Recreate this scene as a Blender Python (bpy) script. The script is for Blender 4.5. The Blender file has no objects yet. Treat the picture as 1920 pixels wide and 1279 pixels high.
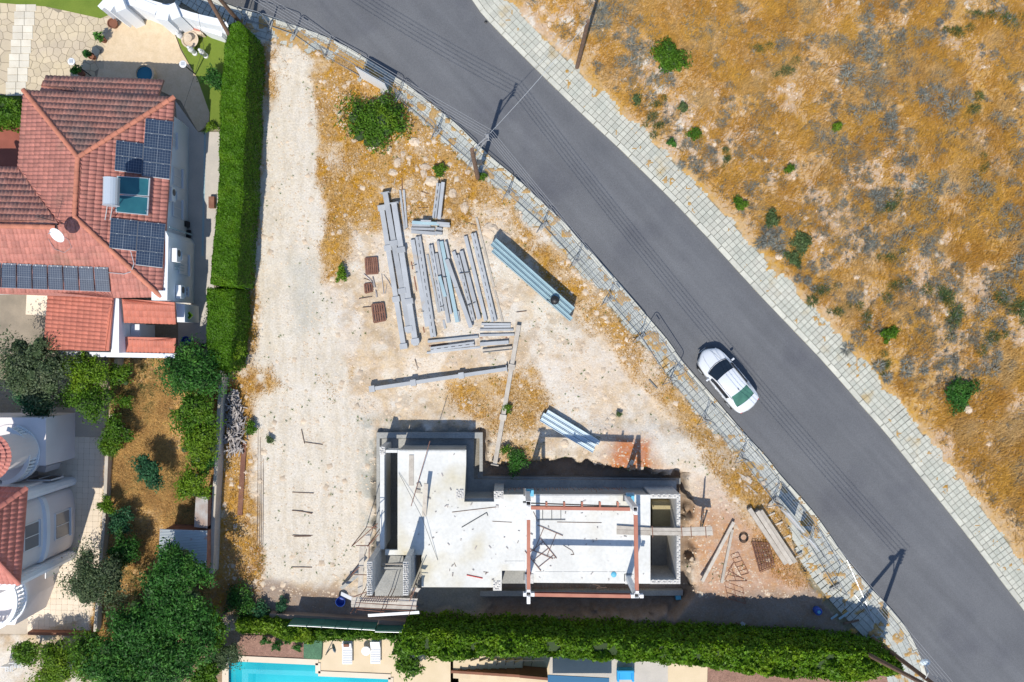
import bpy, math, random
import numpy as np
from mathutils import Vector, Matrix
random.seed(7); RNG = np.random.default_rng(7)
SC = bpy.context.scene
# ------------------------------------------------------------------ camera, sky, sun, exposure
CAM_H = 50.0
cd = bpy.data.cameras.new('camera'); cam = bpy.data.objects.new('camera', cd); SC.collection.objects.link(cam)
cam.location = (0, 0, CAM_H); cam.rotation_euler = (0, 0, 0)
cd.sensor_width = 36.0; cd.lens = 36.0 * 1500 / 1920; cd.clip_start = 1.0; cd.clip_end = 2000
SC.camera = cam
SUN_EL, SUN_AZ = math.radians(56.2), (0.287, 0.958)      # SUN_AZ: direction in which shadows fall
w = bpy.data.worlds.new('World'); SC.world = w; w.use_nodes = True
nt = w.node_tree; nt.nodes.clear()
sky = nt.nodes.new('ShaderNodeTexSky'); sky.sky_type = 'NISHITA'; sky.sun_disc = False
sky.sun_elevation = SUN_EL; sky.sun_rotation = math.atan2(-SUN_AZ[0], -SUN_AZ[1]); sky.air_density = 1.0; sky.dust_density = 0.4; sky.ozone_density = 3.0
bg = nt.nodes.new('ShaderNodeBackground'); bg.inputs[1].default_value = 0.145
wo = nt.nodes.new('ShaderNodeOutputWorld'); nt.links.new(sky.outputs[0], bg.inputs[0]); nt.links.new(bg.outputs[0], wo.inputs[0])
sl = bpy.data.lights.new('sun', 'SUN'); sl.energy = 4.4; sl.angle = math.radians(0.53); sl.color = (1.0, 0.935, 0.83)
so = bpy.data.objects.new('sun', sl); SC.collection.objects.link(so); so.location = (-10, -30, 60)
so.rotation_euler = Vector((SUN_AZ[0]*math.cos(SUN_EL), SUN_AZ[1]*math.cos(SUN_EL), -math.sin(SUN_EL))).to_track_quat('-Z', 'Y').to_euler()
SC.view_settings.view_transform = 'Standard'; SC.view_settings.look = 'None'
SC.view_settings.exposure = 0.10; SC.view_settings.gamma = 1.0; SC.view_settings.use_curve_mapping = False
SC.render.engine = 'CYCLES'; SC.cycles.max_bounces = 6; SC.cycles.diffuse_bounces = 3; SC.cycles.transparent_max_bounces = 6
SC.cycles.use_denoising = True

# ------------------------------------------------------------------ helpers
def W(px, py, z=0.1):
    """photo survey: pixel of the 1920 px wide nadir photograph + height -> metres"""
    k = (CAM_H - z) / 1500.0
    return Vector(((px - 960) * k, (639.5 - py) * k, z))
def Wp(pts, z=0.1): return [W(x, y, z) for x, y in pts]
def crop(x0, y0, s): return lambda x, y: (x0 + x / s, y0 + y / s)
cA = crop(640, 310, 3.654); cB = crop(640, 580, 3.692); cC = crop(620, 780, 3.197); cD = crop(940, 840, 3.998)
cE = crop(640, 980, 6.732); cG = crop(180, 0, 7.308); cH = crop(0, 0, 3.7625); cI = crop(0, 330, 3.654)
cJ = crop(0, 770, 6.09); cK = crop(0, 960, 4.01); cL = crop(400, 1130, 5.053); cM = crop(1260, 860, 3.052); cN = crop(820, 1190, 3.692)

ORG = {}
def origin(o): return ORG.get(o.name, Vector((0, 0, 0)))
def link(o): SC.collection.objects.link(o)
def thing(name, label, cat, loc=(0, 0, 0), group=None):
    o = bpy.data.objects.new(name, None); link(o); o.location = loc; ORG[o.name] = Vector(loc)
    o.empty_display_size = .2
    o['label'] = label; o['category'] = cat; o['kind'] = 'thing'
    if group: o['group'] = group
    return o
def tag(o, label=None, cat=None, group=None, kind=None):
    if label: o['label'] = label
    if cat:
        o['category'] = cat
        if 'kind' not in o: o['kind'] = 'thing'
    if group: o['group'] = group
    if kind: o['kind'] = kind
    return o
def struct(name, loc=(0, 0, 0)):
    o = bpy.data.objects.new(name, None); link(o); o.location = loc; ORG[o.name] = Vector(loc); o['kind'] = 'structure'; return o
def npmesh(name, V, F, mat, smooth=False):
    V = np.asarray(V, dtype=np.float32); F = np.asarray(F, dtype=np.int32)
    me = bpy.data.meshes.new(name); n, k = F.shape
    me.vertices.add(len(V)); me.vertices.foreach_set('co', V.ravel())
    me.loops.add(n * k); me.loops.foreach_set('vertex_index', F.ravel())
    me.polygons.add(n); me.polygons.foreach_set('loop_start', np.arange(n, dtype=np.int32) * k)
    me.polygons.foreach_set('loop_total', np.full(n, k, dtype=np.int32))
    if smooth: me.polygons.foreach_set('use_smooth', np.ones(n, dtype=bool))
    me.update(calc_edges=True); me.materials.append(mat); return me
def npobj(name, V, F, mat, parent=None, smooth=False):
    V = np.asarray(V, dtype=np.float64)
    if parent is not None: org = origin(parent)
    else:
        org = Vector((float((V[:, 0].min()+V[:, 0].max())/2), float((V[:, 1].min()+V[:, 1].max())/2), float(V[:, 2].min())))
    o = bpy.data.objects.new(name, npmesh(name, V - np.array(org), F, mat, smooth)); link(o)
    if parent is not None: o.parent = parent
    else: o.location = org
    ORG[o.name] = org
    return o
class MB:
    def __init__(s): s.v = []; s.f = []
    def quad(s, *p):
        b = len(s.v); s.v += [tuple(q) for q in p]; s.f.append(tuple(range(b, b + len(p)))); return s
    def prism(s, poly, z0, z1):
        n = len(poly); b = len(s.v)
        a = sum(poly[i][0]*poly[(i+1) % n][1] - poly[(i+1) % n][0]*poly[i][1] for i in range(n))
        if a < 0: poly = list(poly)[::-1]
        z0f = z0 if callable(z0) else (lambda q: z0); z1f = z1 if callable(z1) else (lambda q: z1)
        s.v += [(q[0], q[1], z0f(q)) for q in poly] + [(q[0], q[1], z1f(q)) for q in poly]
        for i in range(n):
            j = (i + 1) % n; s.f.append((b+i, b+j, b+n+j, b+n+i))
        s.f.append(tuple(b+n+i for i in range(n))); s.f.append(tuple(b+i for i in reversed(range(n)))); return s
    def box(s, c, d, rz=0.0, M=None):
        R = M if M is not None else Matrix.Rotation(rz, 3, 'Z'); b = len(s.v); c = Vector(c)
        for sx, sy, sz in ((-1,-1,-1),(1,-1,-1),(1,1,-1),(-1,1,-1),(-1,-1,1),(1,-1,1),(1,1,1),(-1,1,1)):
            s.v.append(tuple(c + R @ Vector((sx*d[0]/2, sy*d[1]/2, sz*d[2]/2))))
        for f in ((0,3,2,1),(4,5,6,7),(0,1,5,4),(1,2,6,5),(2,3,7,6),(3,0,4,7)): s.f.append(tuple(b+i for i in f))
        return s
    def frame(s, a, b, up=(0, 0, 1)):
        a = Vector(a); b = Vector(b); X = (b - a).normalized(); Z = Vector(up)
        Z = (Z - X * Z.dot(X))
        Z = Z.normalized() if Z.length > 1e-5 else X.orthogonal().normalized()
        Y = Z.cross(X); return Matrix((X, Y, Z)).transposed(), (b - a).length
    def bar(s, a, b, wd, ht):
        M, L = s.frame(a, b); return s.box((Vector(a) + Vector(b)) / 2, (L, wd, ht), M=M)
    def tube(s, a, b, r, n=6, r2=None, cap=True):
        M, L = s.frame(a, b); a = Vector(a); r2 = r if r2 is None else r2; k = len(s.v)
        for e, rr in ((0, r), (L, r2)):
            for i in range(n):
                t = 2*math.pi*i/n; s.v.append(tuple(a + M @ Vector((e, rr*math.cos(t), rr*math.sin(t)))))
        for i in range(n):
            j = (i+1) % n; s.f.append((k+i, k+j, k+n+j, k+n+i))
        if cap: s.f.append(tuple(k+i for i in reversed(range(n)))); s.f.append(tuple(k+n+i for i in range(n)))
        return s
    def path(s, pts, r, n=5):
        for i in range(len(pts)-1): s.tube(pts[i], pts[i+1], r, n, cap=(i in (0, len(pts)-2)))
        return s
    def lathe(s, c, prof, n=16, M=None):
        c = Vector(c); k = len(s.v); R = M if M is not None else Matrix.Identity(3)
        for r, z in prof:
            for i in range(n):
                t = 2*math.pi*i/n; s.v.append(tuple(c + R @ Vector((r*math.cos(t), r*math.sin(t), z))))
        m = len(prof)
        for q in range(m-1):
            for i in range(n):
                j = (i+1) % n; s.f.append((k+q*n+i, k+q*n+j, k+(q+1)*n+j, k+(q+1)*n+i))
        if prof[0][0] > 1e-4: s.f.append(tuple(k+i for i in reversed(range(n))))
        if prof[-1][0] > 1e-4: s.f.append(tuple(k+(m-1)*n+i for i in range(n)))
        return s
    def mesh(s, name, mat, org=Vector((0, 0, 0)), smooth=False):
        me = bpy.data.meshes.new(name); o = org
        me.from_pydata([(x-o[0], y-o[1], z-o[2]) for x, y, z in s.v], [], s.f)
        if smooth: me.polygons.foreach_set('use_smooth', [True]*len(me.polygons))
        me.update(); me.materials.append(mat); return me
    def build(s, name, mat, parent=None, smooth=False, bevel=0.0):
        if parent is not None: org = origin(parent)
        else:
            xs = [q[0] for q in s.v]; ys = [q[1] for q in s.v]
            org = Vector(((min(xs)+max(xs))/2, (min(ys)+max(ys))/2, min(q[2] for q in s.v)))
        o = bpy.data.objects.new(name, s.mesh(name, mat, org, smooth)); link(o)
        if parent is not None: o.parent = parent
        else: o.location = org
        ORG[o.name] = org
        if bevel:
            m = o.modifiers.new('bevel', 'BEVEL'); m.width = bevel; m.segments = 2; m.limit_method = 'ANGLE'
        return o
def inst(name, me, parent, pos, rz=0.0, M=None, scale=None):
    o = bpy.data.objects.new(name, me); link(o); o.parent = parent
    R = M.to_4x4() if M is not None else Matrix.Rotation(rz, 4, 'Z')
    S = Matrix.Diagonal((*(scale or (1, 1, 1)), 1))
    o.matrix_local = Matrix.Translation(Vector(pos) - (origin(parent) if parent else Vector((0,0,0)))) @ R @ S
    return o
def copy_tree(o, loc, rz=0.0, label=None):
    c = o.copy(); link(c); c.location = loc; c.rotation_euler = (0, 0, rz)
    if label: c['label'] = label
    for ch in o.children:
        d = ch.copy(); link(d); d.parent = c
        for g in ch.children:
            e = g.copy(); link(e); e.parent = d
    return c

# numpy value noise
_T = np.random.default_rng(3).random((256, 256))
def vnoise(x, y):
    xi = np.floor(x).astype(int); yi = np.floor(y).astype(int); fx = x-xi; fy = y-yi
    fx = fx*fx*(3-2*fx); fy = fy*fy*(3-2*fy)
    a = _T[xi & 255, yi & 255]; b = _T[(xi+1) & 255, yi & 255]; c = _T[xi & 255, (yi+1) & 255]; d = _T[(xi+1) & 255, (yi+1) & 255]
    return (a*(1-fx)+b*fx)*(1-fy) + (c*(1-fx)+d*fx)*fy
def fbm(x, y, s=1.0, o=4, seed=0):
    x = x/s + 37.1*seed; y = y/s + 91.7*seed; t = 0; a = .5; n = 0
    for i in range(o):
        t = t + a*vnoise(x*2**i + 13*i, y*2**i + 7*i); n += a; a *= .5
    return t/n
def inpoly(X, Y, poly):
    r = np.zeros(X.shape, bool); n = len(poly)
    for i in range(n):
        x1, y1 = poly[i][0], poly[i][1]; x2, y2 = poly[(i+1) % n][0], poly[(i+1) % n][1]
        if y1 == y2: continue
        c = ((y1 > Y) != (y2 > Y)) & (X < (x2-x1)*(Y-y1)/(y2-y1)+x1); r ^= c
    return r
def sdline(X, Y, pts, closed=False):
    """distance to a polyline and side (positive = left of its direction)"""
    best = np.full(X.shape, 1e9); side = np.ones(X.shape); n = len(pts)
    for i in range(n if closed else n-1):
        a = pts[i]; b = pts[(i+1) % n]; dx, dy = b[0]-a[0], b[1]-a[1]; L = dx*dx+dy*dy
        t = np.clip(((X-a[0])*dx+(Y-a[1])*dy)/L, 0, 1); qx = X-(a[0]+t*dx); qy = Y-(a[1]+t*dy); d = np.hypot(qx, qy)
        c = dx*(Y-a[1])-dy*(X-a[0]); m = d < best; best = np.where(m, d, best); side = np.where(m, np.sign(c), side)
    return best, side
def sdpoly(X, Y, poly):
    d, _ = sdline(X, Y, poly, True); return np.where(inpoly(X, Y, poly), -d, d)

# ------------------------------------------------------------------ materials
def mat(name, col, col2=None, rough=.8, ns=1.2, nd=5, fine=0.0, fs=30, bump=0.0, bs=20, vary=0.0, metal=0.0, trans=0.0, spec=None, contrast=(.35, .65), stain=None, stain_s=.6, stain_t=(.55, .7), coat=0):
    m = bpy.data.materials.new(name); m.use_nodes = True; t = m.node_tree; N = t.nodes; L = t.links; b = N['Principled BSDF']
    geo = N.new('ShaderNodeNewGeometry')
    def noise(sc, det=4, off=0):
        n = N.new('ShaderNodeTexNoise'); n.inputs['Scale'].default_value = sc; n.inputs['Detail'].default_value = det
        n.noise_dimensions = '4D'; n.inputs['W'].default_value = off
        L.new(geo.outputs['Position'], n.inputs['Vector']); return n.outputs['Fac']
    def ramp(f, lo, hi):
        r = N.new('ShaderNodeMapRange'); r.inputs['From Min'].default_value = lo; r.inputs['From Max'].default_value = hi; L.new(f, r.inputs['Value']); return r.outputs[0]
    def mix(f, a, c):
        x = N.new('ShaderNodeMix'); x.data_type = 'RGBA'
        if f is None: pass
        elif isinstance(f, float): x.inputs[0].default_value = f
        else: L.new(f, x.inputs[0])
        for i, q in ((6, a), (7, c)):
            if isinstance(q, tuple): x.inputs[i].default_value = (*q, 1)
            else: L.new(q, x.inputs[i])
        return x.outputs[2]
    c = mix(ramp(noise(ns, nd), *contrast), col, col2) if col2 else None
    if c is None:
        r = N.new('ShaderNodeRGB'); r.outputs[0].default_value = (*col, 1); c = r.outputs[0]
    if stain: c = mix(ramp(noise(stain_s, 5, 7.3), *stain_t), c, stain)
    def mul(c, f, lo, hi):
        r = N.new('ShaderNodeMapRange'); r.inputs['To Min'].default_value = lo; r.inputs['To Max'].default_value = hi; L.new(f, r.inputs['Value'])
        h = N.new('ShaderNodeHueSaturation'); h.inputs['Hue'].default_value = .5; L.new(r.outputs[0], h.inputs['Value']); L.new(c, h.inputs['Color']); return h.outputs[0]
    if fine: c = mul(c, ramp(noise(fs, 3, 2.2), .3, .7), 1-fine, 1+fine)
    if vary:
        oi = N.new('ShaderNodeObjectInfo'); a = N.new('ShaderNodeMath'); a.operation = 'ADD'; L.new(oi.outputs['Random'], a.inputs[0]); L.new(geo.outputs['Random Per Island'], a.inputs[1])
        f = N.new('ShaderNodeMath'); f.operation = 'FRACT'; L.new(a.outputs[0], f.inputs[0]); c = mul(c, f.outputs[0], 1-vary, 1+vary)
    L.new(c, b.inputs['Base Color']); b.inputs['Roughness'].default_value = rough; b.inputs['Metallic'].default_value = metal
    if spec is not None: b.inputs['Specular IOR Level'].default_value = spec
    if coat: b.inputs['Coat Weight'].default_value = coat; b.inputs['Coat Roughness'].default_value = .08
    if bump:
        bp = N.new('ShaderNodeBump'); bp.inputs['Strength'].default_value = bump; bp.inputs['Distance'].default_value = .02; L.new(noise(bs, 4, 1.1), bp.inputs['Height']); L.new(bp.outputs[0], b.inputs['Normal'])
    if trans:
        tr = N.new('ShaderNodeBsdfTranslucent'); L.new(c, tr.inputs[0]); ms = N.new('ShaderNodeMixShader'); ms.inputs[0].default_value = trans
        L.new(b.outputs[0], ms.inputs[1]); L.new(tr.outputs[0], ms.inputs[2]); L.new(ms.outputs[0], N['Material Output'].inputs[0])
    return m
M = {}
M['asphalt'] = mat('asphalt', (.108, .113, .124), (.128, .133, .143), rough=.85, ns=.35, fine=.16, fs=22, bump=.3, bs=60, stain=(.092, .096, .11), stain_s=.25)
M['kerb'] = mat('kerb_concrete', (.56, .55, .47), (.46, .46, .40), ns=1.5, fine=.12, vary=.08, bump=.2)
M['slab'] = mat('paving_concrete', (.42, .43, .37), (.50, .49, .42), ns=.8, fine=.12, fs=18, vary=.10, stain=(.42, .33, .18), stain_s=.7, stain_t=(.60, .72), bump=.2)
M['slab_left'] = mat('paving_concrete_grey', (.38, .40, .37), (.46, .47, .43), ns=.8, fine=.12, fs=18, vary=.08, stain=(.42, .27, .09), stain_s=1.1, stain_t=(.56, .62), bump=.2)
M['joint'] = mat('joint_dirt', (.26, .23, .17), (.2, .18, .14), fine=.2)
M['roof'] = mat('roof_tile', (.44, .175, .135), (.37, .15, .12), ns=1.3, fine=.14, fs=14, vary=.15, stain=(.30, .15, .11), stain_s=.8, stain_t=(.55, .75), rough=.75)
M['roof_north'] = mat('roof_tile_weathered_lightened', (.54, .24, .175), (.44, .20, .15), ns=1.5, fine=.13, fs=14, vary=.15, stain=(.33, .20, .16), stain_s=.9, stain_t=(.48, .7), rough=.8)  # weathered tile, lightened to offset the weaker sun on north slopes
M['roof_new'] = mat('roof_tile_bright', (.49, .16, .105), (.43, .14, .095), ns=1.3, fine=.1, fs=14, vary=.1, rough=.7)
M['roof_pink'] = mat('roof_tile_pink', (.54, .20, .16), (.46, .17, .135), ns=1.3, fine=.1, fs=14, vary=.1, rough=.7)
M['ridge'] = mat('ridge_tile', (.50, .19, .12), (.42, .16, .10), ns=2, fine=.12, vary=.1)
M['white_wall'] = mat('white_render', (.77, .80, .84), (.71, .74, .77), ns=.8, fine=.03, rough=.85)
M['cream_wall'] = mat('cream_render', (.76, .71, .70), (.70, .65, .64), ns=.7, fine=.04, rough=.9)
M['garden_wall'] = mat('garden_wall_render', (.52, .47, .40), (.40, .36, .30), ns=1.0, fine=.1, rough=.9)
M['crazy'] = mat('crazy_paving_stone', (.56, .47, .32), (.50, .42, .31), ns=.9, fine=.08, vary=.10)
M['mortar'] = mat('mortar', (.30, .26, .19), (.24, .20, .15), fine=.15)
M['beige'] = mat('beige_paving', (.56, .44, .29), (.62, .50, .35), ns=2.4, fine=.07, fs=12)
M['grey_pave'] = mat('grey_paving', (.52, .48, .43), (.45, .42, .38), ns=1.0, fine=.1)
M['drive'] = mat('driveway_tile', (.66, .56, .43), (.72, .62, .50), ns=.5, fine=.04, vary=.045)
M['deck'] = mat('pool_deck_tile', (.62, .50, .33), (.68, .55, .38), ns=.9, fine=.06, vary=.06)
M['conc_new'] = mat('pale_concrete', (.665, .67, .645), (.60, .605, .58), ns=.6, fine=.07, fs=5, stain=(.52, .475, .35), stain_s=.33, stain_t=(.52, .70), bump=.2, contrast=(.42,.60))
M['conc'] = mat('raw_concrete', (.36, .36, .34), (.28, .285, .275), ns=1.1, fine=.15, fs=10, bump=.3)
M['block'] = mat('concrete_block', (.62, .61, .58), (.50, .49, .47), ns=4, fine=.2, fs=14, vary=.12, bump=.4)
M['steel_grey'] = mat('galvanised_steel', (.34, .36, .38), (.40, .42, .44), ns=1.5, rough=.5, fine=.06, metal=.0, vary=.10, stain=(.36, .28, .18), stain_s=.9, stain_t=(.66, .8))
M['steel_blue'] = mat('blue_grey_sheet', (.29, .42, .47), (.33, .46, .51), ns=1.2, rough=.45, fine=.05, vary=.05)
M['steel_white'] = mat('white_sheet', (.52, .62, .68), (.58, .68, .73), ns=1.2, rough=.4, fine=.05)
M['rust'] = mat('rusty_steel', (.17, .075, .05), (.24, .12, .08), ns=3, fine=.25, vary=.15, rough=.9)
M['oxide'] = mat('red_oxide_primer', (.36, .12, .075), (.42, .16, .10), ns=2, fine=.06, rough=.6)
M['primer_white'] = mat('white_primer', (.74, .74, .74), rough=.5)
M['timber_pale'] = mat('pale_timber', (.50, .46, .40), (.40, .36, .31), ns=3, fine=.15, vary=.15)
M['timber'] = mat('pole_timber', (.13, .075, .05), (.19, .12, .08), ns=3, fine=.2, vary=.1)
M['scrap'] = mat('weathered_scrap_timber', (.40, .37, .36), (.30, .27, .26), ns=3, fine=.2, vary=.35)
M['metal_dark'] = mat('dark_metal', (.06, .065, .07), rough=.5)
M['black'] = mat('black_plastic', (.015, .015, .017), rough=.5)
M['metal_light'] = mat('light_metal', (.55, .58, .60), rough=.4, metal=.3)
M['wire'] = mat('wire_aluminium', (.24, .25, .27), rough=.6)
M['fence_metal'] = mat('weathered_fence_tube', (.20, .22, .24), rough=.6)
M['white'] = mat('white_paint', (.70, .71, .72), rough=.5)
M['carpaint'] = mat('car_paint_silver_white', (.66, .69, .73), rough=.25, coat=1.0)
M['tyre'] = mat('tyre_rubber', (.02, .02, .02), rough=.9)
M['glass_dark'] = mat('dark_glass', (.012, .02, .032), rough=.05, spec=.6)
M['glass_green'] = mat('green_rear_glass', (.07, .19, .14), (.05, .14, .105), ns=2.5, rough=.12)
M['red_lamp'] = mat('red_lamp', (.5, .03, .02), rough=.3)
M['bluebin'] = mat('blue_plastic', (.02, .07, .35), rough=.5)
M['lightblue'] = mat('light_blue_plastic', (.10, .42, .60), rough=.5)
M['pink'] = mat('pink_plastic', (.6, .03, .25), rough=.5)
M['terracotta'] = mat('terracotta', (.22, .09, .05), rough=.8, vary=.2)
M['greenpaint'] = mat('green_screen_sheet', (.015, .11, .085), (.02, .14, .11), rough=.6)
M['matgreen'] = mat('clipped_ground_cover', (.05, .13, .07), (.07, .17, .09), fine=.35, fs=16, bump=.6)
M['mulch'] = mat('brown_mulch', (.23, .125, .09), (.30, .17, .125), ns=5, fine=.4, fs=22, bump=.6)
M['lawn'] = mat('lawn_turf', (.11, .17, .012), (.15, .21, .02), ns=.9, fine=.12, fs=24)
M['stone'] = mat('pale_limestone', (.62, .52, .40), (.50, .40, .30), ns=2.5, fine=.15, vary=.12, bump=.5, bs=8)
M['tank'] = mat('tank_enamel', (.50, .56, .62), rough=.35, metal=.2)
M['tin'] = mat('corrugated_tin', (.42, .46, .48), (.36, .40, .42), ns=1.0, fine=.08, rough=.45, stain=(.33, .12, .06), stain_s=1.6, stain_t=(.58, .66))
M['tin_rust'] = mat('rusty_corrugated_tin', (.34, .25, .20), (.44, .42, .40), ns=1.6, fine=.1, rough=.6)
M['pool_tile'] = mat('pool_lining', (.12, .58, .66), (.16, .66, .74), ns=3, fine=.05)
M['pool_step'] = mat('pool_step_tile', (.45, .82, .88), rough=.5)
M['porch'] = mat('porch_terracotta', (.24, .07, .045), (.30, .09, .06), fine=.1)
M['oldpave'] = mat('old_yard_concrete', (.30, .25, .19), (.20, .17, .13), ns=.9, fine=.12)
def leafmat(name, c1, c2, c3, tr=.38, ns=1.2, vary=.35):
    return mat(name, c1, c2, rough=.55, ns=ns, vary=vary, stain=c3, stain_s=.9, stain_t=(.52, .68), trans=tr, spec=.3)
M['hedge'] = leafmat('cypress_hedge_leaf', (.095, .225, .006), (.07, .18, .005), (.125, .25, .007), vary=.3)
M['hedge2'] = leafmat('ficus_hedge_leaf', (.13, .25, .008), (.085, .20, .008), (.185, .30, .01), vary=.5, ns=2.2)
M['leaf_dark'] = leafmat('dark_leaf', (.055, .18, .024), (.030, .115, .02), (.11, .27, .04), vary=.5)
M['leaf_mid'] = leafmat('mid_leaf', (.10, .215, .012), (.07, .17, .015), (.15, .26, .015), vary=.45)
M['leaf_bright'] = leafmat('bright_leaf', (.16, .275, .014), (.11, .22, .012), (.21, .31, .016), vary=.45)
M['leaf_teal'] = leafmat('bluish_leaf', (.045, .16, .065), (.035, .12, .055), (.06, .19, .07), vary=.5)
M['leaf_olive'] = leafmat('olive_leaf', (.12, .17, .075), (.08, .125, .06), (.16, .20, .11), vary=.45)
M['scrub'] = leafmat('grey_scrub_leaf', (.27, .285, .25), (.215, .225, .205), (.31, .30, .24), vary=.35, tr=.15)
M['scrub_green'] = leafmat('green_scrub_leaf', (.13, .19, .07), (.09, .15, .05), (.17, .2, .09), vary=.4)
M['core'] = mat('shaded_foliage_core', (.030, .060, .012), (.022, .045, .010), fine=.3)  # dark tone stands for the shade inside crowns and hedges
M['bark'] = mat('bark', (.11, .08, .055), (.16, .12, .08), fine=.2)
M['straw'] = mat('dry_grass_blade', (.54, .315, .062), (.43, .225, .045), rough=.8, ns=.45, vary=.32, trans=.22, stain=(.52, .35, .15), stain_s=.5, stain_t=(.50, .68), spec=.15)
# ------------------------------------------------------------------ survey lines (pixels of the photograph)
ROAD_L = [(300,-70),(380,-18),(434,12),(488,28),(544,46),(585,60),(623,75),(660,94),(692,114),(764,160),(831,213),(860,237),(912,287),(971,337),(1030,392),(1061,421),(1089,453),(1151,520),(1210,589.5),(1253,640),(1275,672),(1333.5,740.5),(1398,815.5),(1439,860),(1463,891),(1525,961),(1588,1050),(1633.5,1104),(1670,1142),(1702,1184),(1725,1233),(1736,1268),(1765,1400)]
ROAD_R = [(790,-120),(850,-48),(885,0),(900,22),(935,60),(1015,140),(1090,213),(1160,278),(1203,320),(1260,376),(1320,439),(1423,552),(1539,674),(1626.5,774),(1654,805),(1711,876),(1825,1020),(1879.5,1093),(1920,1145.6),(1990,1240),(2080,1370)]
def dens(pts, step=.5, z=0.0):
    P = [W(x, y, z) for x, y in pts]; out = [P[0]]
    # smooth a little with Catmull-Rom
    for i in range(len(P)-1):
        a = P[max(i-1,0)]; b = P[i]; c = P[i+1]; d = P[min(i+2,len(P)-1)]; n = max(1, int((c-b).length/step))
        for k in range(1, n+1):
            t = k/n; out.append(.5*((2*b)+(c-a)*t+(2*a-5*b+4*c-d)*t*t+(3*b-a-3*c+d)*t**3))
    return out
LL = dens(ROAD_L); RR = dens(ROAD_R)
def arclen(P):
    s = [0]
    for i in range(len(P)-1): s.append(s[-1]+(P[i+1]-P[i]).length)
    return np.array(s)
class Line:
    def __init__(s, P, sign): s.P = np.array([(p.x, p.y) for p in P]); s.s = arclen(P); s.L = s.s[-1]; s.sign = sign
    def at(s, u, d):
        x = np.interp(u, s.s, s.P[:,0]); y = np.interp(u, s.s, s.P[:,1]); e = .6
        tx = np.interp(u+e, s.s, s.P[:,0])-np.interp(u-e, s.s, s.P[:,0]); ty = np.interp(u+e, s.s, s.P[:,1])-np.interp(u-e, s.s, s.P[:,1]); l = math.hypot(tx, ty)
        tx /= l; ty /= l; return x - ty*d*s.sign, y + tx*d*s.sign, math.atan2(ty, tx)
LN = Line(LL, -1); RN = Line(RR, 1)     # +d points away from the road
LW, RW = 1.75, 2.15
# ------------------------------------------------------------------ terrain
def axis(lim, step, far):
    a = np.arange(-lim, lim+step/2, step); return np.concatenate([-np.array(far[::-1]), a, np.array(far)])
gx = axis(35, .125, [36, 39, 46, 60, 90, 150, 300, 600]); gy = axis(24, .125, [25, 28, 35, 50, 90, 150, 300, 600])
GX, GY = np.meshgrid(gx, gy, indexing='xy')
dl, sl_ = sdline(GX, GY, [tuple(p[:2]) for p in LL]); DL = np.where(sl_ < 0, dl, -dl)   # + on the plot side
dr, sr_ = sdline(GX, GY, [tuple(p[:2]) for p in RR]); DR = np.where(sr_ > 0, dr, -dr)   # + on the field side
def w2(pts): return [tuple(W(x, y, 0)[:2]) for x, y in pts]
def sm(a, b, x): t = np.clip((x-a)/(b-a), 0, 1); return t*t*(3-2*t)
wx = GX + 1.1*(fbm(GX, GY, 1.6, 4, 1)-.5); wy = GY + 1.1*(fbm(GX, GY, 1.6, 4, 2)-.5)
wX = GX + 3.0*(fbm(GX, GY, 3.5, 4, 3)-.5); wY = GY + 3.0*(fbm(GX, GY, 3.5, 4, 4)-.5)
def reg(poly, soft=.5, warp=1):
    a, b = (wx, wy) if warp == 1 else (wX, wY) if warp == 2 else (GX, GY)
    return 1 - sm(-soft, soft, sdpoly(a, b, w2(poly)))
fine = fbm(GX, GY, .55, 4, 5); mid = fbm(GX, GY, 1.8, 4, 6); big = fbm(GX, GY, 5, 4, 7)
field = DR > 0; plot = DL > 0
PIT = [(706,806),(912,806),(918,868),(960,872),(1010,862),(1100,868),(1190,880),(1284,890),(1292,1000),(1300,1110),(1270,1150),(1000,1156),(790,1150),(775,1118),(690,1122),(702,1040),(706,900)]
pit = 1 - sm(-.18, .22, sdpoly(GX + .9*(fine-.5), GY + .9*(fine-.5), w2(PIT)))
pitdeep = sm(W(880,0,0).x, W(930,0,0).x, GX)
POOL = [(424,1234),(596,1242),(596,1262),(732,1268),(732,1420),(424,1420)]
GARD = [(205,668),(418,676),(412,760),(402,960),(396,1120),(380,1200),(170,1200),(190,1060),(200,900),(208,760)]
HOUSEZONE = [(-400,-400),(487,-400),(487,60),(470,400),(440,690),(205,668),(205,760),(190,1150),(40,1190),(-400,1190)]
Z = np.full(GX.shape, .10)
Z = Z + .10*(mid-.5) + .05*(fine-.5)
Z = np.where(field, .13 + .5*(big-.5)*sm(1.5, 6, DR) + .16*(mid-.5) + .10*(fine-.5) + .12*sm(1.9, 3.4, DR), Z)
mound = reg([(1110,800),(1330,800),(1430,900),(1500,1000),(1560,1100),(1400,1130),(1320,1120),(1310,900),(1120,872)], .9)
Z = Z + .30*mound*sm(.8, 2.6, DL)*plot
low = reg([(690,700),(900,700),(940,850),(930,900),(700,900),(680,800)], 1.2, 0)
Z = Z - .35*low
roadm = (DL <= 0) & (DR <= 0); Z = np.where(roadm, -.10, Z)
es = fbm(GX, GY, .8, 3, 8)
edgeR = (RW - .42 + .75*(es-.45)); Z = np.where(field & (DR < edgeR), .04, Z); Z = np.where(field & (DR >= edgeR) & (DR < 3), np.maximum(Z, .175), Z)
LWid = LW + 1.6*reg([(1480,960),(1640,1060),(1760,1290),(1600,1290),(1490,1060)], .8, 0) - .5*reg([(520,40),(760,160),(860,260),(700,160)], .5, 0)
edgeL = LWid - .38 + .65*(es-.5)
onL = plot & (DL < edgeL); Z = np.where(onL, .04, Z); Z = np.where(plot & (DL >= edgeL) & (DL < 3), np.maximum(Z, .175), Z)
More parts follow.
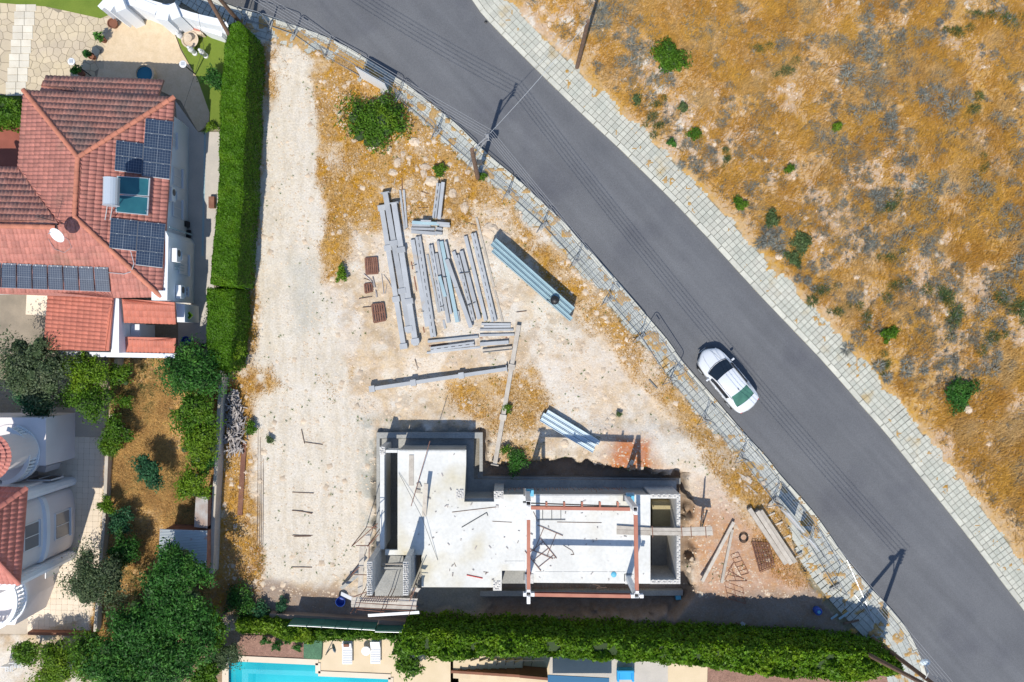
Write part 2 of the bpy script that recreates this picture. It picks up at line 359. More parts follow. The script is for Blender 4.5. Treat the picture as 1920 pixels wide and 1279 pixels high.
cover = onL & (fbm(GX, GY, .45, 3, 9) > .63); cover |= onL & reg([(430,0),(700,110),(830,215),(830,235),(700,150),(560,90)], .3).astype(bool) & (fbm(GX,GY,.6,3,12) > .42) & (DL > .33)
Z = np.where(cover, .18, Z)
coverR = field & (DR < edgeR) & (DR > .4) & (fbm(GX, GY, .5, 3, 10) > .72); Z = np.where(coverR, .18, Z)
hz = sdpoly(GX, GY, w2(HOUSEZONE)) < 0; gz = sdpoly(GX, GY, w2(GARD)) < 0
south = sdpoly(GX, GY, w2([(400,1178),(1700,1262),(1740,1500),(300,1500),(300,1210)])) < 0
Z = np.where(hz & ~gz, .02, Z); Z = np.where(south & (DL > 1.2), .02, Z)
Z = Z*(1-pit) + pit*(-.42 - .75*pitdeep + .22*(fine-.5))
poolm = sdpoly(GX, GY, w2(POOL)) < -.1; Z = np.where(poolm, -2.0, Z)
# colours of the ground, with the hedge shade strip painted in
C = np.zeros(GX.shape + (3,))
def put(mask, col):
    global C
    m = np.clip(mask, 0, 1)[..., None]; C = C*(1-m) + np.array(col)*m
def pick(n, lo, hi): return sm(lo, hi, n)
CH, SA, RE, ST, GO, BR, GR = (.60,.55,.475), (.55,.445,.32), (.41,.225,.135), (.44,.30,.15), (.46,.275,.085), (.25,.16,.095), (.36,.365,.325)
put(np.ones(GX.shape), SA); put(pick(mid, .42, .58)*plot, CH)
put(pick(fbm(GX,GY,.9,4,13), .50, .64)*.65*plot, (.47,.36,.25)); put(pick(fbm(GX,GY,.5,4,23), .56, .68)*.5*plot, (.37,.29,.20)); put(pick(fbm(GX,GY,2.3,4,24), .54, .62)*.5*plot, (.66,.62,.56))
grass = np.zeros(GX.shape)
def gr(mask, amt=1.0):
    global grass
    grass = np.maximum(grass, np.clip(mask, 0, 1)*amt)
gr(reg([(480,30),(560,70),(640,90),(760,180),(900,320),(960,400),(1100,540),(1080,560),(980,470),(930,430),(850,440),(800,400),(760,420),(700,440),(660,430),(640,520),(600,540),(596,470),(590,250),(560,70),(500,60)], .45), 1)
gr(reg([(880,330),(960,400),(1090,520),(1200,640),(1320,790),(1400,870),(1500,960),(1580,1060),(1540,1110),(1450,1080),(1380,960),(1330,880),(1280,800),(1180,690),(1100,600),(1010,500),(940,440),(880,400)], .45), .95)
gr(reg([(495,90),(600,85),(590,150),(540,170),(500,260),(485,200)], .8)*pick(fbm(GX,GY,.8,4,25),.44,.56), .9)
gr(reg([(470,80),(512,85),(500,240),(494,420),(490,540),(480,690),(440,700),(466,500)], .35), .95)
gr(reg([(410,690),(500,690),(515,720),(470,760),(462,900),(480,960),(492,1040),(480,1150),(400,1160),(398,900),(408,760)], .4), 1)
gr(reg([(840,715),(1000,690),(1030,760),(1010,850),(960,880),(925,840),(900,790),(840,760)], .5), .85)
gr(reg([(590,700),(650,690),(640,740),(595,760)], .6), .7)
gr(reg([(1370,920),(1440,940),(1480,1040),(1560,1060),(1540,1095),(1480,1090),(1420,1000)], .4), .6)
track = reg([(528,85),(585,90),(592,250),(596,420),(610,560),(640,640),(660,760),(700,800),(690,1080),(500,1090),(484,900),(480,700),(478,520),(492,330),(512,200)], .25)
trackgrass = pick(fbm(GX, GY, 1.1, 4, 21), .56, .66)*.75
grass = grass*(1-track*(1-trackgrass*0.35)); grass = grass*(.35+.65*pick(fbm(GX, GY, 1.3, 5, 14), .34, .50)); grass = np.maximum(grass, .95*reg([(408,695),(505,690),(512,722),(474,760),(464,900),(482,960),(494,1040),(484,1150),(398,1160),(396,900),(406,760)], .4)*pick(fine, .3, .5))
put(grass*plot, ST); put(grass*pick(fine, .45, .6)*plot, GO)
strip_ = reg([(408,695),(505,690),(512,722),(474,760),(464,900),(482,960),(494,1040),(484,1150),(398,1160),(396,900),(406,760)], .4)
put(strip_*.9*pick(fine+.2*(mid-.5), .30, .50), (.47,.285,.10)); put(strip_*pick(fbm(GX,GY,.7,4,26), .54, .64)*.8, (.34,.20,.10))
put(track*.92*(1-strip_), (.62,.57,.49)); put(track*pick(fbm(GX*2.2, GY*.35, .5, 4, 15), .48, .62)*.45, (.50,.44,.35))
put(reg([(680,790),(742,790),(715,840),(705,1010),(680,1000)], .5)*.8*pick(fine,.3,.55), GR)
put(reg([(545,480),(590,480),(600,610),(560,620)], .7)*.45, GR)
red = reg([(1130,818),(1215,818),(1235,880),(1320,900),(1380,960),(1490,1060),(1530,1110),(1300,1130),(1300,890),(1140,878)], .7)
put(red*.75*plot, RE); put(red*pick(fine, .5, .66)*.6*plot, (.50,.33,.21))
put(reg([(1150,822),(1208,822),(1212,880),(1152,880)], .25)*.8, (.44,.17,.08))
put(reg([(1240,760),(1330,850),(1340,950),(1290,940),(1250,850)], .7)*.5, CH)
put(reg([(1000,640),(1180,640),(1260,760),(1200,780),(1050,740)], .9)*.3, (.58,.46,.34))
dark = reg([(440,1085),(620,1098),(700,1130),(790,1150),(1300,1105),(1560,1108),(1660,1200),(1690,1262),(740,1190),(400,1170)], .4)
put(dark*.85*plot, (.24,.175,.135)); put(dark*pick(mid,.5,.62)*.5, (.33,.26,.21))  # brown soil, painted darker where the hedge shade falls
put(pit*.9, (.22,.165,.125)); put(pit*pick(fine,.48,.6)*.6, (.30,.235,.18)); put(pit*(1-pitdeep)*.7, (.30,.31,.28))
# field
FM = field.astype(float)
put(FM, (.49,.34,.185)); put(FM*pick(fbm(GX,GY,2.2,5,16), .44, .58)*.85, (.46,.285,.10)); put(FM*pick(fbm(GX,GY,1.2,5,17), .52, .64)*.6, (.48,.34,.21))
bare = np.clip(reg([(1690,480),(1790,470),(1840,560),(1850,660),(1760,640),(1700,560)], .9, 2)*.9 + reg([(960,0),(1130,0),(1120,60),(1060,110),(990,60)], .6)*1 + reg([(1165,60),(1250,110),(1300,190),(1340,300),(1280,320),(1200,210)], .7)*1 + reg([(1320,225),(1385,250),(1380,320),(1325,330)], .5)*.9 + reg([(1600,540),(1660,560),(1650,630),(1600,600)], .6)*.8 + reg([(1560,120),(1590,130),(1575,210),(1555,200)], .4)*.7 + reg([(1400,350),(1520,400),(1560,480),(1480,470)], .9, 2)*.5 + .9*pick(fbm(GX,GY,2.4,4,18), .60, .68), 0, 1)
bare = bare*FM*pick(fine+.15*(mid-.5), .34, .52)
put(bare*.9, (.50,.37,.26)); put(bare*pick(fbm(GX,GY,.8,4,19), .5, .62)*reg([(930,-40),(1180,-40),(1390,240),(1380,330),(1200,250),(960,60)], .5), CH)
grassF = FM*(1-.85*bare)*(.25+.75*pick(fbm(GX,GY,1.6,5,20), .32, .52))*sm(1.8,2.7,DR)
# gardens
gm = gz.astype(float)*(sdpoly(GX, GY, w2(GARD)) < 0)
put(gm, (.56,.38,.18)); put(gm*pick(fine,.50,.64), (.34,.22,.11)); put(gm*pick(mid,.50,.60)*.8, (.50,.34,.18))
grassG = gm*(.4+.6*pick(mid,.4,.55))
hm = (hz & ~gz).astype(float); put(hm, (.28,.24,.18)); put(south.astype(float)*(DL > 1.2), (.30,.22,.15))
put((cover | coverR).astype(float)*.9, (.42,.27,.11))
sidej = (((DR > 0) & (DR < edgeR)) | onL) & ~cover & ~coverR; put(sidej.astype(float), (.26,.23,.16))
put(roadm.astype(float), (.12,.12,.12))
far = ((np.abs(GX) > 35) | (np.abs(GY) > 24)).astype(float)
ny, nx = GX.shape; idx = np.arange(nx*ny).reshape(ny, nx)
quads = np.stack([idx[:-1,:-1].ravel(), idx[:-1,1:].ravel(), idx[1:,1:].ravel(), idx[1:,:-1].ravel()], 1)
gm_ = bpy.data.materials.new('ground_soil'); gm_.use_nodes = True; t = gm_.node_tree; N = t.nodes; L = t.links; b = N['Principled BSDF']; b.inputs['Roughness'].default_value = .95; b.inputs['Specular IOR Level'].default_value = .15
at = N.new('ShaderNodeAttribute'); at.attribute_name = 'soil'; geo = N.new('ShaderNodeNewGeometry')
def nz(sc, det=5, rough=.6):
    n = N.new('ShaderNodeTexNoise'); n.inputs['Scale'].default_value = sc; n.inputs['Detail'].default_value = det; n.inputs['Roughness'].default_value = rough; L.new(geo.outputs['Position'], n.inputs['Vector']); return n
def rmp(f, a, c, lo=0, hi=1):
    r = N.new('ShaderNodeMapRange'); r.inputs[1].default_value = a; r.inputs[2].default_value = c; r.inputs[3].default_value = lo; r.inputs[4].default_value = hi; L.new(f, r.inputs[0]); return r.outputs[0]
hs = N.new('ShaderNodeHueSaturation'); L.new(at.outputs['Color'], hs.inputs['Color']); L.new(rmp(nz(9, 6, .75).outputs['Fac'], .3, .7, .78, 1.20), hs.inputs['Value']); L.new(rmp(nz(3.3, 5).outputs['Fac'], .3, .7, .80, 1.25), hs.inputs['Saturation'])
vo = N.new('ShaderNodeTexVoronoi'); vo.inputs['Scale'].default_value = 5.5; vo.inputs['Randomness'].default_value = 1; L.new(geo.outputs['Position'], vo.inputs['Vector'])
th = N.new('ShaderNodeMath'); th.operation = 'LESS_THAN'; L.new(vo.outputs['Distance'], th.inputs[0]); L.new(rmp(nz(1.3, 4).outputs['Fac'], .45, .72, .0, .22), th.inputs[1])
mx = N.new('ShaderNodeMix'); mx.data_type = 'RGBA'; mx.inputs[7].default_value = (.60,.52,.42,1)
ml = N.new('ShaderNodeMath'); ml.operation = 'MULTIPLY'; ml.inputs[1].default_value = .55; L.new(th.outputs[0], ml.inputs[0]); L.new(ml.outputs[0], mx.inputs[0]); L.new(hs.outputs[0], mx.inputs[6]); L.new(mx.outputs[2], b.inputs['Base Color'])
bp = N.new('ShaderNodeBump'); bp.inputs['Strength'].default_value = .8; bp.inputs['Distance'].default_value = .05; L.new(nz(7, 7, .7).outputs['Fac'], bp.inputs['Height']); L.new(bp.outputs[0], b.inputs['Normal'])
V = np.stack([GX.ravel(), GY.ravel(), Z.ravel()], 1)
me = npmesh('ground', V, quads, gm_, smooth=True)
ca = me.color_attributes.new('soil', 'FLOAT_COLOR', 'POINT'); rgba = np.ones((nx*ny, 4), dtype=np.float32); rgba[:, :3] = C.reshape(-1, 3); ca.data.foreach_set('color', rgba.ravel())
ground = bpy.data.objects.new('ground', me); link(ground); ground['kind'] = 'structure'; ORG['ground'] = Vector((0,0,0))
I0 = 8; SX = gx[I0]; SY = gy[I0]
def sample(A, x, y):
    i = np.clip(np.round((np.asarray(x)-SX)/.125).astype(int)+I0, 0, nx-1); j = np.clip(np.round((np.asarray(y)-SY)/.125).astype(int)+I0, 0, ny-1); return A[j, i]
def gz_at(x, y): return float(sample(Z, x, y))
def Gp(px, py, dz=0.0):
    p = W(px, py, .1); z = gz_at(p.x, p.y); p = W(px, py, z); p.z = z + dz; return p
# ------------------------------------------------------------------ road
n = 160
a_ = [LN.at(u, -.0) for u in np.linspace(0, LN.L, n)]
# pair each left point with its counterpart by projecting on the right line
rpts = []
for u in np.linspace(0, RN.L, n): rpts.append(RN.at(u, 0)[:2])
V = []; 
for (x, y, _), (x2, y2) in zip(a_, rpts):
    for k in range(9): f = k/8; V.append((x+(x2-x)*f, y+(y2-y)*f, .0 + .07*(1-(2*f-1)**2)*0.6))
F_ = [(i*9+k, i*9+k+9, i*9+k+10, i*9+k+1) for i in range(n-1) for k in range(8)]
F_ = [tuple(reversed(f)) for f in F_]
# asphalt with long wear streaks that run along the road
m = M['asphalt']; t = m.node_tree; N = t.nodes; L = t.links; b = N['Principled BSDF']; src = b.inputs['Base Color'].links[0].from_socket
g = N.new('ShaderNodeNewGeometry'); mp = N.new('ShaderNodeMapping'); mp.vector_type = 'TEXTURE'; mp.inputs['Rotation'].default_value = (0, 0, math.radians(-47)); mp.inputs['Scale'].default_value = (9, .55, 1); L.new(g.outputs['Position'], mp.inputs[0])
no = N.new('ShaderNodeTexNoise'); no.inputs['Scale'].default_value = .8; no.inputs['Detail'].default_value = 5; L.new(mp.outputs[0], no.inputs['Vector'])
mr = N.new('ShaderNodeMapRange'); mr.inputs[1].default_value = .35; mr.inputs[2].default_value = .68; mr.inputs[3].default_value = .92; mr.inputs[4].default_value = 1.08; L.new(no.outputs['Fac'], mr.inputs[0])
hh = N.new('ShaderNodeHueSaturation'); L.new(mr.outputs[0], hh.inputs['Value']); L.new(src, hh.inputs['Color']); L.new(hh.outputs[0], b.inputs['Base Color'])
road = npobj('road', V, F_, M['asphalt'], smooth=True); road['kind'] = 'structure'
# ------------------------------------------------------------------ pavements: kerb stones and slabs
def slab_mesh(name, sx, sy, h, mt, ch=.012):
    mb = MB(); a, c = sx/2, sy/2
    mb.v = [(-a,-c,0),(a,-c,0),(a,c,0),(-a,c,0),(-a,-c,h-ch),(a,-c,h-ch),(a,c,h-ch),(-a,c,h-ch),(-a+ch,-c+ch,h),(a-ch,-c+ch,h),(a-ch,c-ch,h),(-a+ch,c-ch,h)]
    for i in range(4):
        j = (i+1) % 4; mb.f += [(i,j,4+j,4+i),(4+i,4+j,8+j,8+i)]
    mb.f.append((8,9,10,11)); return mb.mesh(name, mt)
def pavement(line, width, mt, kw, cell, keep, visible, sgn):
    root = struct('sidewalk')
    km = slab_mesh('kerb_stone', .97, kw, .20, M['kerb'], .02)
    for i in range(int(line.L)):
        x, y, a = line.at(i+.5, kw/2)
        if abs(x) < 36 and abs(y) < 25: inst('kerb_stone', km, root, (x, y, -.05 + RNG.normal(0, .004)), a + RNG.normal(0, .006))
    pm = slab_mesh('paving_slab', cell-.018, cell-.018, .12, mt)
    cells = []
    for i in range(int(line.L/cell)):
        for j in range(int(width((i+.5)*cell)/cell)):
            d = kw + .015 + cell*(j+.5); x, y, a = line.at((i+.5)*cell, d)
            if abs(x) < 34 and abs(y) < 23.5 and keep(x, y): cells.append((x, y, a, visible(x, y)))
    cells.sort(key=lambda c: c[3]); mb = MB(); base = [tuple(v.co) for v in pm.vertices]; fs = [tuple(p.vertices) for p in pm.polygons]
    for q, (x, y, a, _) in enumerate(cells):
        dz = .02 + RNG.normal(0, .0035); a += RNG.normal(0, .008)
        if q < 290: inst('paving_slab', pm, root, (x, y, dz), a)
        else:
            k = len(mb.v); c, s = math.cos(a), math.sin(a)
            mb.v += [(x+c*vx-s*vy, y+s*vx+c*vy, dz+vz) for vx, vy, vz in base]; mb.f += [tuple(k+i for i in f) for f in fs]
    o = mb.build('paving_slab_field', mt, root); o['kind'] = 'stuff'; return root
TILE = ((DR > 0) & (DR < edgeR+.1)) | ((DL > 0) & (DL < edgeL+.1))
zs = lambda x, y: bool(sample(TILE, x, y))
swR = pavement(RN, lambda u: RW, M['slab'], .30, .345, zs, lambda x, y: math.hypot(x-14, y+1), 1)
def wl(u):
    x, y, a = LN.at(u, .5); return 2.5 if (x > 17 and y < -12) else 2.1 if x > 3 else 1.6
swL = pavement(LN, wl, M['slab_left'], .26, .36, zs, lambda x, y: math.hypot(x-8, y+1), -1)
# ------------------------------------------------------------------ grass as one mass of blades
def blades(name, gmask, n, L0, L1, lean, wid, mt, seed, box=(-33, 33, -22.5, 22.5), az=None):
    r = np.random.default_rng(seed); x = r.uniform(box[0], box[1], n); y = r.uniform(box[2], box[3], n)
    gmv = sample(gmask, x, y); k = r.random(n) < gmv; x = x[k]; y = y[k]; n = len(x)
    # clumping
    z = sample(Z, x, y) - .02; l = r.uniform(L0, L1, n)*(.6+.8*sample(mid, x, y)); th = (r.normal(az, .9, n) if az is not None else r.uniform(0, 6.283, n)); th = th + 2.2*(sample(big, x, y)-.5)
    le = np.clip(r.normal(lean, .2, n), .1, 1.35); dx = np.cos(th)*np.sin(le)*l; dy = np.sin(th)*np.sin(le)*l; dz = np.cos(le)*l
    px, py = -np.sin(th)*wid*r.uniform(.6, 1.5, n), np.cos(th)*wid*r.uniform(.6, 1.5, n)
    V = np.empty((n*3, 3)); V[0::3] = np.stack([x-px, y-py, z], 1); V[1::3] = np.stack([x+px, y+py, z], 1); V[2::3] = np.stack([x+dx, y+dy, z+dz], 1)
    o = npobj(name, V, np.arange(n*3).reshape(-1, 3), mt); o['kind'] = 'stuff'; return o
f = blades('dry_grass', grassF, 520000, .18, .46, .95, .017, M['straw'], 11, (0, 34, -20, 23), az=.9)
tag(f, 'golden dry grass covering the open field beyond the road', 'grass')
f = blades('dry_grass', np.clip(grass*1.1, 0, 1)*plot*(1-pit)*(DL > LWid-.6)*(~south)*(~hz), 420000, .10, .30, .85, .013, M['straw'], 12, (-20, 22, -17, 22))
tag(f, 'dry golden grass growing along the edges of the building plot', 'grass')
M['straw_dark'] = mat('brown_garden_grass', (.74,.50,.19), (.54,.33,.12), rough=.8, ns=1.1, vary=.35, trans=.2)
f = blades('garden_grass', grassG*(1.0)*(sample(Z,GX,GY) > 0), 240000, .12, .34, .85, .013, M['straw_dark'], 13, (-27, -18, -19, -.5))
tag(f, 'brown dry grass on the strip of garden between the two walls', 'grass')
# ------------------------------------------------------------------ the half-built house
HS = 2.2
bld = thing('unfinished_house', 'half built house with white concrete floor slab over an open basement', 'building', tuple(W(960, 1000, 0)))
def P2(pts, z): return [tuple(W(x, y, z)[:2]) for x, y in pts]
# floor slab: an L with two notches, built as butted panels
slab = [(745.5,844),(874,844),(874,872),(870.5,941),(926.5,941),(926.5,927.5),(1219.5,928),(1219.5,1094.5),(985.5,1092.5),(985,1070),(941,1070),(941,1091),(924,1101.5),(790.5,1101),(790.5,1040),(745.5,1031)]
MB().prism(P2(slab, HS), HS-.28, HS).build('floor_slab', M['conc_new'], bld)
# formwork strips round the slab edge, a hair proud
strip = MB()
for (x0, y0, x1, y1) in [(749,845.5,862,849.5),(862,845.5,872.5,849.5)]:
    strip.prism(P2([(x0,y0),(x1,y0),(x1,y1),(x0,y1)], HS), HS+.002, HS+.03)
for x0, x1 in [(1000,1055),(1057,1102),(1104,1145),(1147,1174)]: strip.prism(P2([(x0,929.5),(x1,929.5),(x1,934.5),(x0,934.5)], HS), HS+.002, HS+.025)
for x0, x1 in [(1003,1018),(1020,1053),(1055.5,1088),(1091,1138),(1140.5,1172)]: strip.prism(P2([(x0+1,1072),(x1+1,1072),(x1,1091),(x0,1091)], HS), HS+.002, HS+.02)
strip.prism(P2([(946,1052),(984,1052),(984,1068),(943,1068)], HS), HS+.002, HS+.02)
strip.build('edge_board', M['conc_new'], bld)['kind'] = 'stuff'
# retaining walls and footings
def wall(name, pts, z0, z1, th, mt, parent=bld, ztop_px=None):
    zt = ztop_px if ztop_px is not None else z1; mb = MB(); P = [W(x, y, zt) for x, y in pts]
    for i in range(len(P)-1):
        a, b = P[i].copy(), P[i+1].copy(); a.z = b.z = (z0+z1)/2; d = (b-a).normalized()
        if i > 0: a = a + d*th*.502
        if i < len(P)-2: b = b + d*th*.5
        mb.bar(a, b, th, z1-z0 - .004*i)
    return mb.build(name, mt, parent)
wall('basement_wall', [(749,846),(868,846),(868,938)], -.9, HS-.285, .22, M['conc'])
wall('basement_wall', [(868,938),(931,938),(931,931),(1214,931)], -1.3, HS-.285, .22, M['conc'])
wall('basement_wall', [(797,1097),(920,1097)], -1.3, HS-.285, .22, M['conc'])
wall('basement_wall', [(990,1088),(1214,1090)], -1.3, HS-.285, .22, M['conc'])
wall('basement_wall', [(1214,936),(1214,1086)], -1.3, HS-.285, .22, M['conc'])
wall('side_wall', [(716.5,846),(716.5,1030)], -.9, HS, .26, M['conc_new'])
wall('side_wall', [(723,846.5),(745,846.5)], HS-.9, HS-.02, .16, M['conc_new'])
MB().prism(P2([(706,811),(905,811),(905,884),(899,884),(899,822),(712,822),(712,1110),(706,1110)], 0), -.75, .02).build('footing_ledge', M['conc'], bld)
MB().prism(P2([(712.5,822.5),(888.5,822.5),(888.5,898.5),(1268,900.5),(1268,905),(1268,926),(876,926),(876,840),(712.5,840)], -.4), -1.6, -.34).build('footing_ledge', M['conc'], bld)
MB().prism(P2([(905.5,884),(905.5,893),(1276,897),(1276,908),(1268.5,908),(1268.5,900),(889,898),(889,884.5)], -.6), -1.6, -.62).build('footing_ledge', M['conc'], bld)
MB().prism(P2([(790,1108),(1280,1106),(1280,1116),(790,1118)], -.8), -1.6, -.72).build('footing_ledge', M['conc'], bld)
# block piers at the slab edge, with patterned block tops
def blockwall(name, poly, z0, z1, rows=None):
    o = MB().prism(P2(poly, z1), z0, z1-.05).build(name, M['block'], bld)
    xs = [q[0] for q in poly]; ys = [q[1] for q in poly]; x0, x1, y0, y1 = min(xs), max(xs), min(ys), max(ys)
    mb = MB(); s = 3.4
    for i in range(max(1, int((x1-x0)/s))):
        for j in range(max(1, int((y1-y0)/s))):
            cx, cy = x0+(i+.5)*s, y0+(j+.5)*s; p = W(cx, cy, z1)
            if (i+j) % 3 != 1: mb.box((p.x, p.y, z1-.03+RNG.uniform(-.01,.02)), (.085, .085, .07), RNG.uniform(-.15, .15))
    k = mb.build('block_rib', M['block'], o); k['kind'] = 'stuff'; return o
for poly in ([(711.5,838),(722,838),(722,853),(711.5,853)], [(855,918),(870,918),(870,935),(855,935)], [(926,921),(944,921),(944,936),(926,936)], [(924.5,1090),(940.5,1090),(940.5,1108),(924.5,1108)]):
    blockwall('block_pier', poly, -1.2, HS+.06)
# open chambers on the east side
for poly in ([(1219.5,927),(1269,927),(1269,935),(1219.5,935)], [(1269,927),(1276,927),(1276,1095.5),(1269,1095.5)], [(1219.5,1087.5),(1269,1087.5),(1269,1095.5),(1219.5,1095.5)]):
    blockwall('chamber_wall', poly, -1.3, HS+.04)
MB().prism(P2([(1223,940),(1266,940),(1266,1000),(1223,1000)], .2), -1.0, .25).build('chamber_fill', mat('yellow_sand', (.42,.36,.20), (.34,.29,.17), fine=.2), bld)
MB().prism(P2([(1221,1001),(1268,1001),(1268,1004.5),(1221,1004.5)], HS), -1.2, HS-.3).build('chamber_partition', M['conc'], bld)
MB().prism(P2([(1222,1005),(1267,1005),(1267,1085),(1222,1085)], -.8), -1.4, -.85).build('chamber_floor', M['conc'], bld)
# stair shaft at the south-west corner: two block walls that stand above the slab
ST_ = HS + 3.0
for i, (xt, wx_) in enumerate([(692.5, .30), (760.5, .30)]):
    a = W(xt, 1054, ST_); c = W(xt, 1117, ST_)
    ymin = c.y; ymax = a.y
    mb = MB(); mb.prism([(a.x-wx_/2, ymin), (a.x+wx_/2, ymin), (a.x+wx_/2, ymax), (a.x-wx_/2, ymax)], -.6, lambda q: ST_-.05)
    o = mb.build('stair_wall', M['block'], bld)
    mb = MB()
    for j in range(int((ymax-ymin)/.12)):
        for k in range(3): mb.box((a.x-.09+.09*k+RNG.uniform(-.02,.02), ymin+.07+.12*j, ST_-.03+RNG.uniform(0,.05)), (.06,.06,.10), RNG.uniform(0,1))
    mb.build('block_rib', M['block'], o)['kind'] = 'stuff'
    # coursing on the faces
    mb = MB()
    for r in range(1, 22):
        z = -.6 + r*.22
        for sgn in (-1, 1): mb.box((a.x+sgn*(wx_/2+.006), (ymin+ymax)/2, z), (.012, ymax-ymin-.05, .02))
    mb.build('block_course', M['conc'], o)['kind'] = 'stuff'
for nm, poly, zt in (('landing_slab', [(722,1031.5),(790,1031.5),(790,1041),(722,1041)], HS), ('shaft_floor', [(703,1040),(756,1040),(756,1118),(703,1118)], .3)):
    MB().prism(P2(poly, zt), zt-.25, zt-.02).build(nm, M['conc_new'] if zt > 1 else M['conc'], bld)
wall('shaft_beam', [(715,1066),(755,1066)], 1.9, 2.1, .16, M['conc'])
wall('shaft_beam', [(715,1058),(755,1058)], 2.1, 2.2, .05, M['timber_pale'])
# grey gusset under slab edge on the south
MB().prism(P2([(941.5,1070.5),(984.5,1070.5),(984.5,1096),(941.5,1096)], .6), -.9, .4).build('light_well_floor', M['conc'], bld)
# ------------------------------------------------------------------ steel portal frame (stands on the slab)
FZ = HS + 3.4
fr = thing('steel_portal_frame', 'rust red steel portal frame with white corner joints standing on the white slab', 'steel frame', tuple(W(1092, 1035, HS)))
cols = [(991,944.5),(1191.5,955),(991,1114),(1194,1117)]
for i, (x, y) in enumerate(cols):
    p = W(x, y, FZ); s = .27; t_ = .025
    mb = MB(); z0 = HS+.03
    for dx, dy, sx, sy in ((-1,0,t_,s),(1,0,t_,s),(0,-1,s-2*t_,t_),(0,1,s-2*t_,t_)):
        mb.box((p.x+dx*(s-t_)/2, p.y+dy*(s-t_)/2, (z0+FZ)/2), (sx, sy, FZ-z0))
    c = mb.build('column', M['primer_white'], fr)
    b = MB(); b.box((p.x, p.y, HS+.015), (.46, .46, .03)); b.build('base_plate', M['metal_dark'], c)
    b = MB(); b.box((p.x, p.y, FZ-.8), (s-.07, s-.07, .04)); b.build('hollow_shade_plate', M['black'], c)  # black plate added inside as the darkness of the hollow column
def beam_h(mb, a, b, wd=.24, ht=.28, tf=.02):
    a = Vector(a); b = Vector(b); up = Vector((0,0,1))
    mb.bar(a+up*(ht/2-tf/2), b+up*(ht/2-tf/2), wd, tf); mb.bar(a-up*(ht/2-tf/2), b-up*(ht/2-tf/2), wd, tf); mb.bar(a, b, .018, ht-2*tf); return mb
def fb(x0, y0, x1, y1, m_, nm='beam', wd=.20): 
    a = W(x0, y0, FZ-.14); b = W(x1, y1, FZ-.14); return beam_h(MB(), a, b, wd).build(nm, m_, fr)
for g in [(995.5,951.5,1181,954),(991,974,991,1104),(1191.8,965,1194,1106),(1002.5,1114,1182,1117)]: fb(*g, M['oxide'], wd=.19)
for g in [(990.8,949,990.8,973.5),(991,1104.5,991,1109.5),(991,1118.5,991,1131),(981,1114,986,1114),(996,1114,1002,1114),(1182.5,1117,1189,1117),(1199,1117,1206,1117),(1194,1107,1194,1112.5),(1191.5,959.5,1191.5,964.5)]: fb(*g, M['primer_white'], 'joint_stub', .19)
for g in [(980.5,941.5,987,941.5)]: fb(*g, M['metal_dark'], 'joint_stub', .06)
fb(995.3,943.5,1180.5,949.8, M['metal_dark'], 'tie_rod', .02)
for x in (1024.5,1057.8,1091,1124.5,1158): fb(x, 940.5, x, 950, M['oxide'], 'beam_stub', .11)
# column pads cast on the slab
for x, y in ((992.5,925),(1181,932.5),(992,1085),(1180,1086)):
    o = MB().prism(P2([(x-8,y-9),(x+8,y-9),(x+8,y+9),(x-8,y+9)], HS), HS+.003, HS+.045).build('column_pad', M['block'], bld)
# ------------------------------------------------------------------ starter bars and bits lying on the slab
def rods(name, label, cat, L_, z, r, mt, group=None, n=5):
    mb = MB()
    for x0, y0, x1, y1 in L_: mb.tube(W(x0, y0, z), W(x1, y1, z), r, n)
    o = mb.build(name, mt); tag(o, label, cat, group); return o
def rod(p, z, r, mt, name, label, cat='steel bar', group=None):
    mb = MB(); mb.path([W(x, y, zz) for (x, y), zz in zip(p, z if isinstance(z, (list, tuple)) else [z]*len(p))], r); return tag(mb.build(name, mt), label, cat, group)
rod([cC(595,150), cC(482,540)], [HS+1.3, HS+.05], .022, M['rust'], 'brace_pole', 'slanting reddish brace pole leaning over the upper left part of the slab', 'pole')
rod([cC(408,340), cC(548,610), cC(642,865)], [HS+.06, HS+.5, HS+.04], .012, M['black'], 'cable', 'thin black cable running diagonally over the white slab', 'cable')
rod([cC(728,577), cC(993,546)], HS+.02, .02, M['timber'], 'wooden_lath', 'long thin brown lath lying below the notch of the slab', 'lath')
rod([cC(786,668), cC(935,580), cC(942,598)], HS+.03, .026, M['metal_dark'], 'bent_bar', 'dark bar with a hooked end lying below the notch of the slab')
rod([cC(970,632), cC(1087,638)], HS+.02, .016, M['timber'], 'wooden_lath', 'short brown lath lying left of the steel frame', 'lath')
rod([cC(815,953), cC(911,973)], HS+.03, .035, M['red_lamp'], 'red_plank', 'short red painted batten near the lower slab edge', 'batten')
rod([cC(740,880), cC(752,905)], HS+.02, .015, M['timber'], 'wooden_lath', 'tiny brown stick lying in the middle of the white slab', 'lath')
rod([cC(915,935), cC(946,938)], HS+.02, .015, M['rust'], 'wooden_lath', 'tiny rusty stick lying above the red batten', 'lath')
rod([cD(418,556), cD(752,561)], HS+.02, .018, M['timber'], 'wooden_lath', 'long thin lath lying inside the steel frame near its upper beam', 'lath')
def plank(poly, z, th, mt, name, label, cat='plank', crop_=None, parent=None):
    o = MB().prism(P2([crop_(*q) for q in poly] if crop_ else poly, z+th), z, z+th).build(name, mt, parent)
    if parent is None: tag(o, label, cat)
    return o
plank([(470,235),(498,235),(496,418),(468,418)], HS+.003, .05, M['timber_pale'], 'grey_plank', 'grey plank lying near the top edge of the white slab', crop_=cC)
a_, b_ = Vector(W(*cC(560,600), HS+.05)), Vector(W(*cC(572,405), HS+.9)); o = MB().bar(a_, b_, .25, .05).build('leaning_plank', M['timber_pale']); tag(o, 'grey plank propped up on the white slab left of its middle', 'plank')
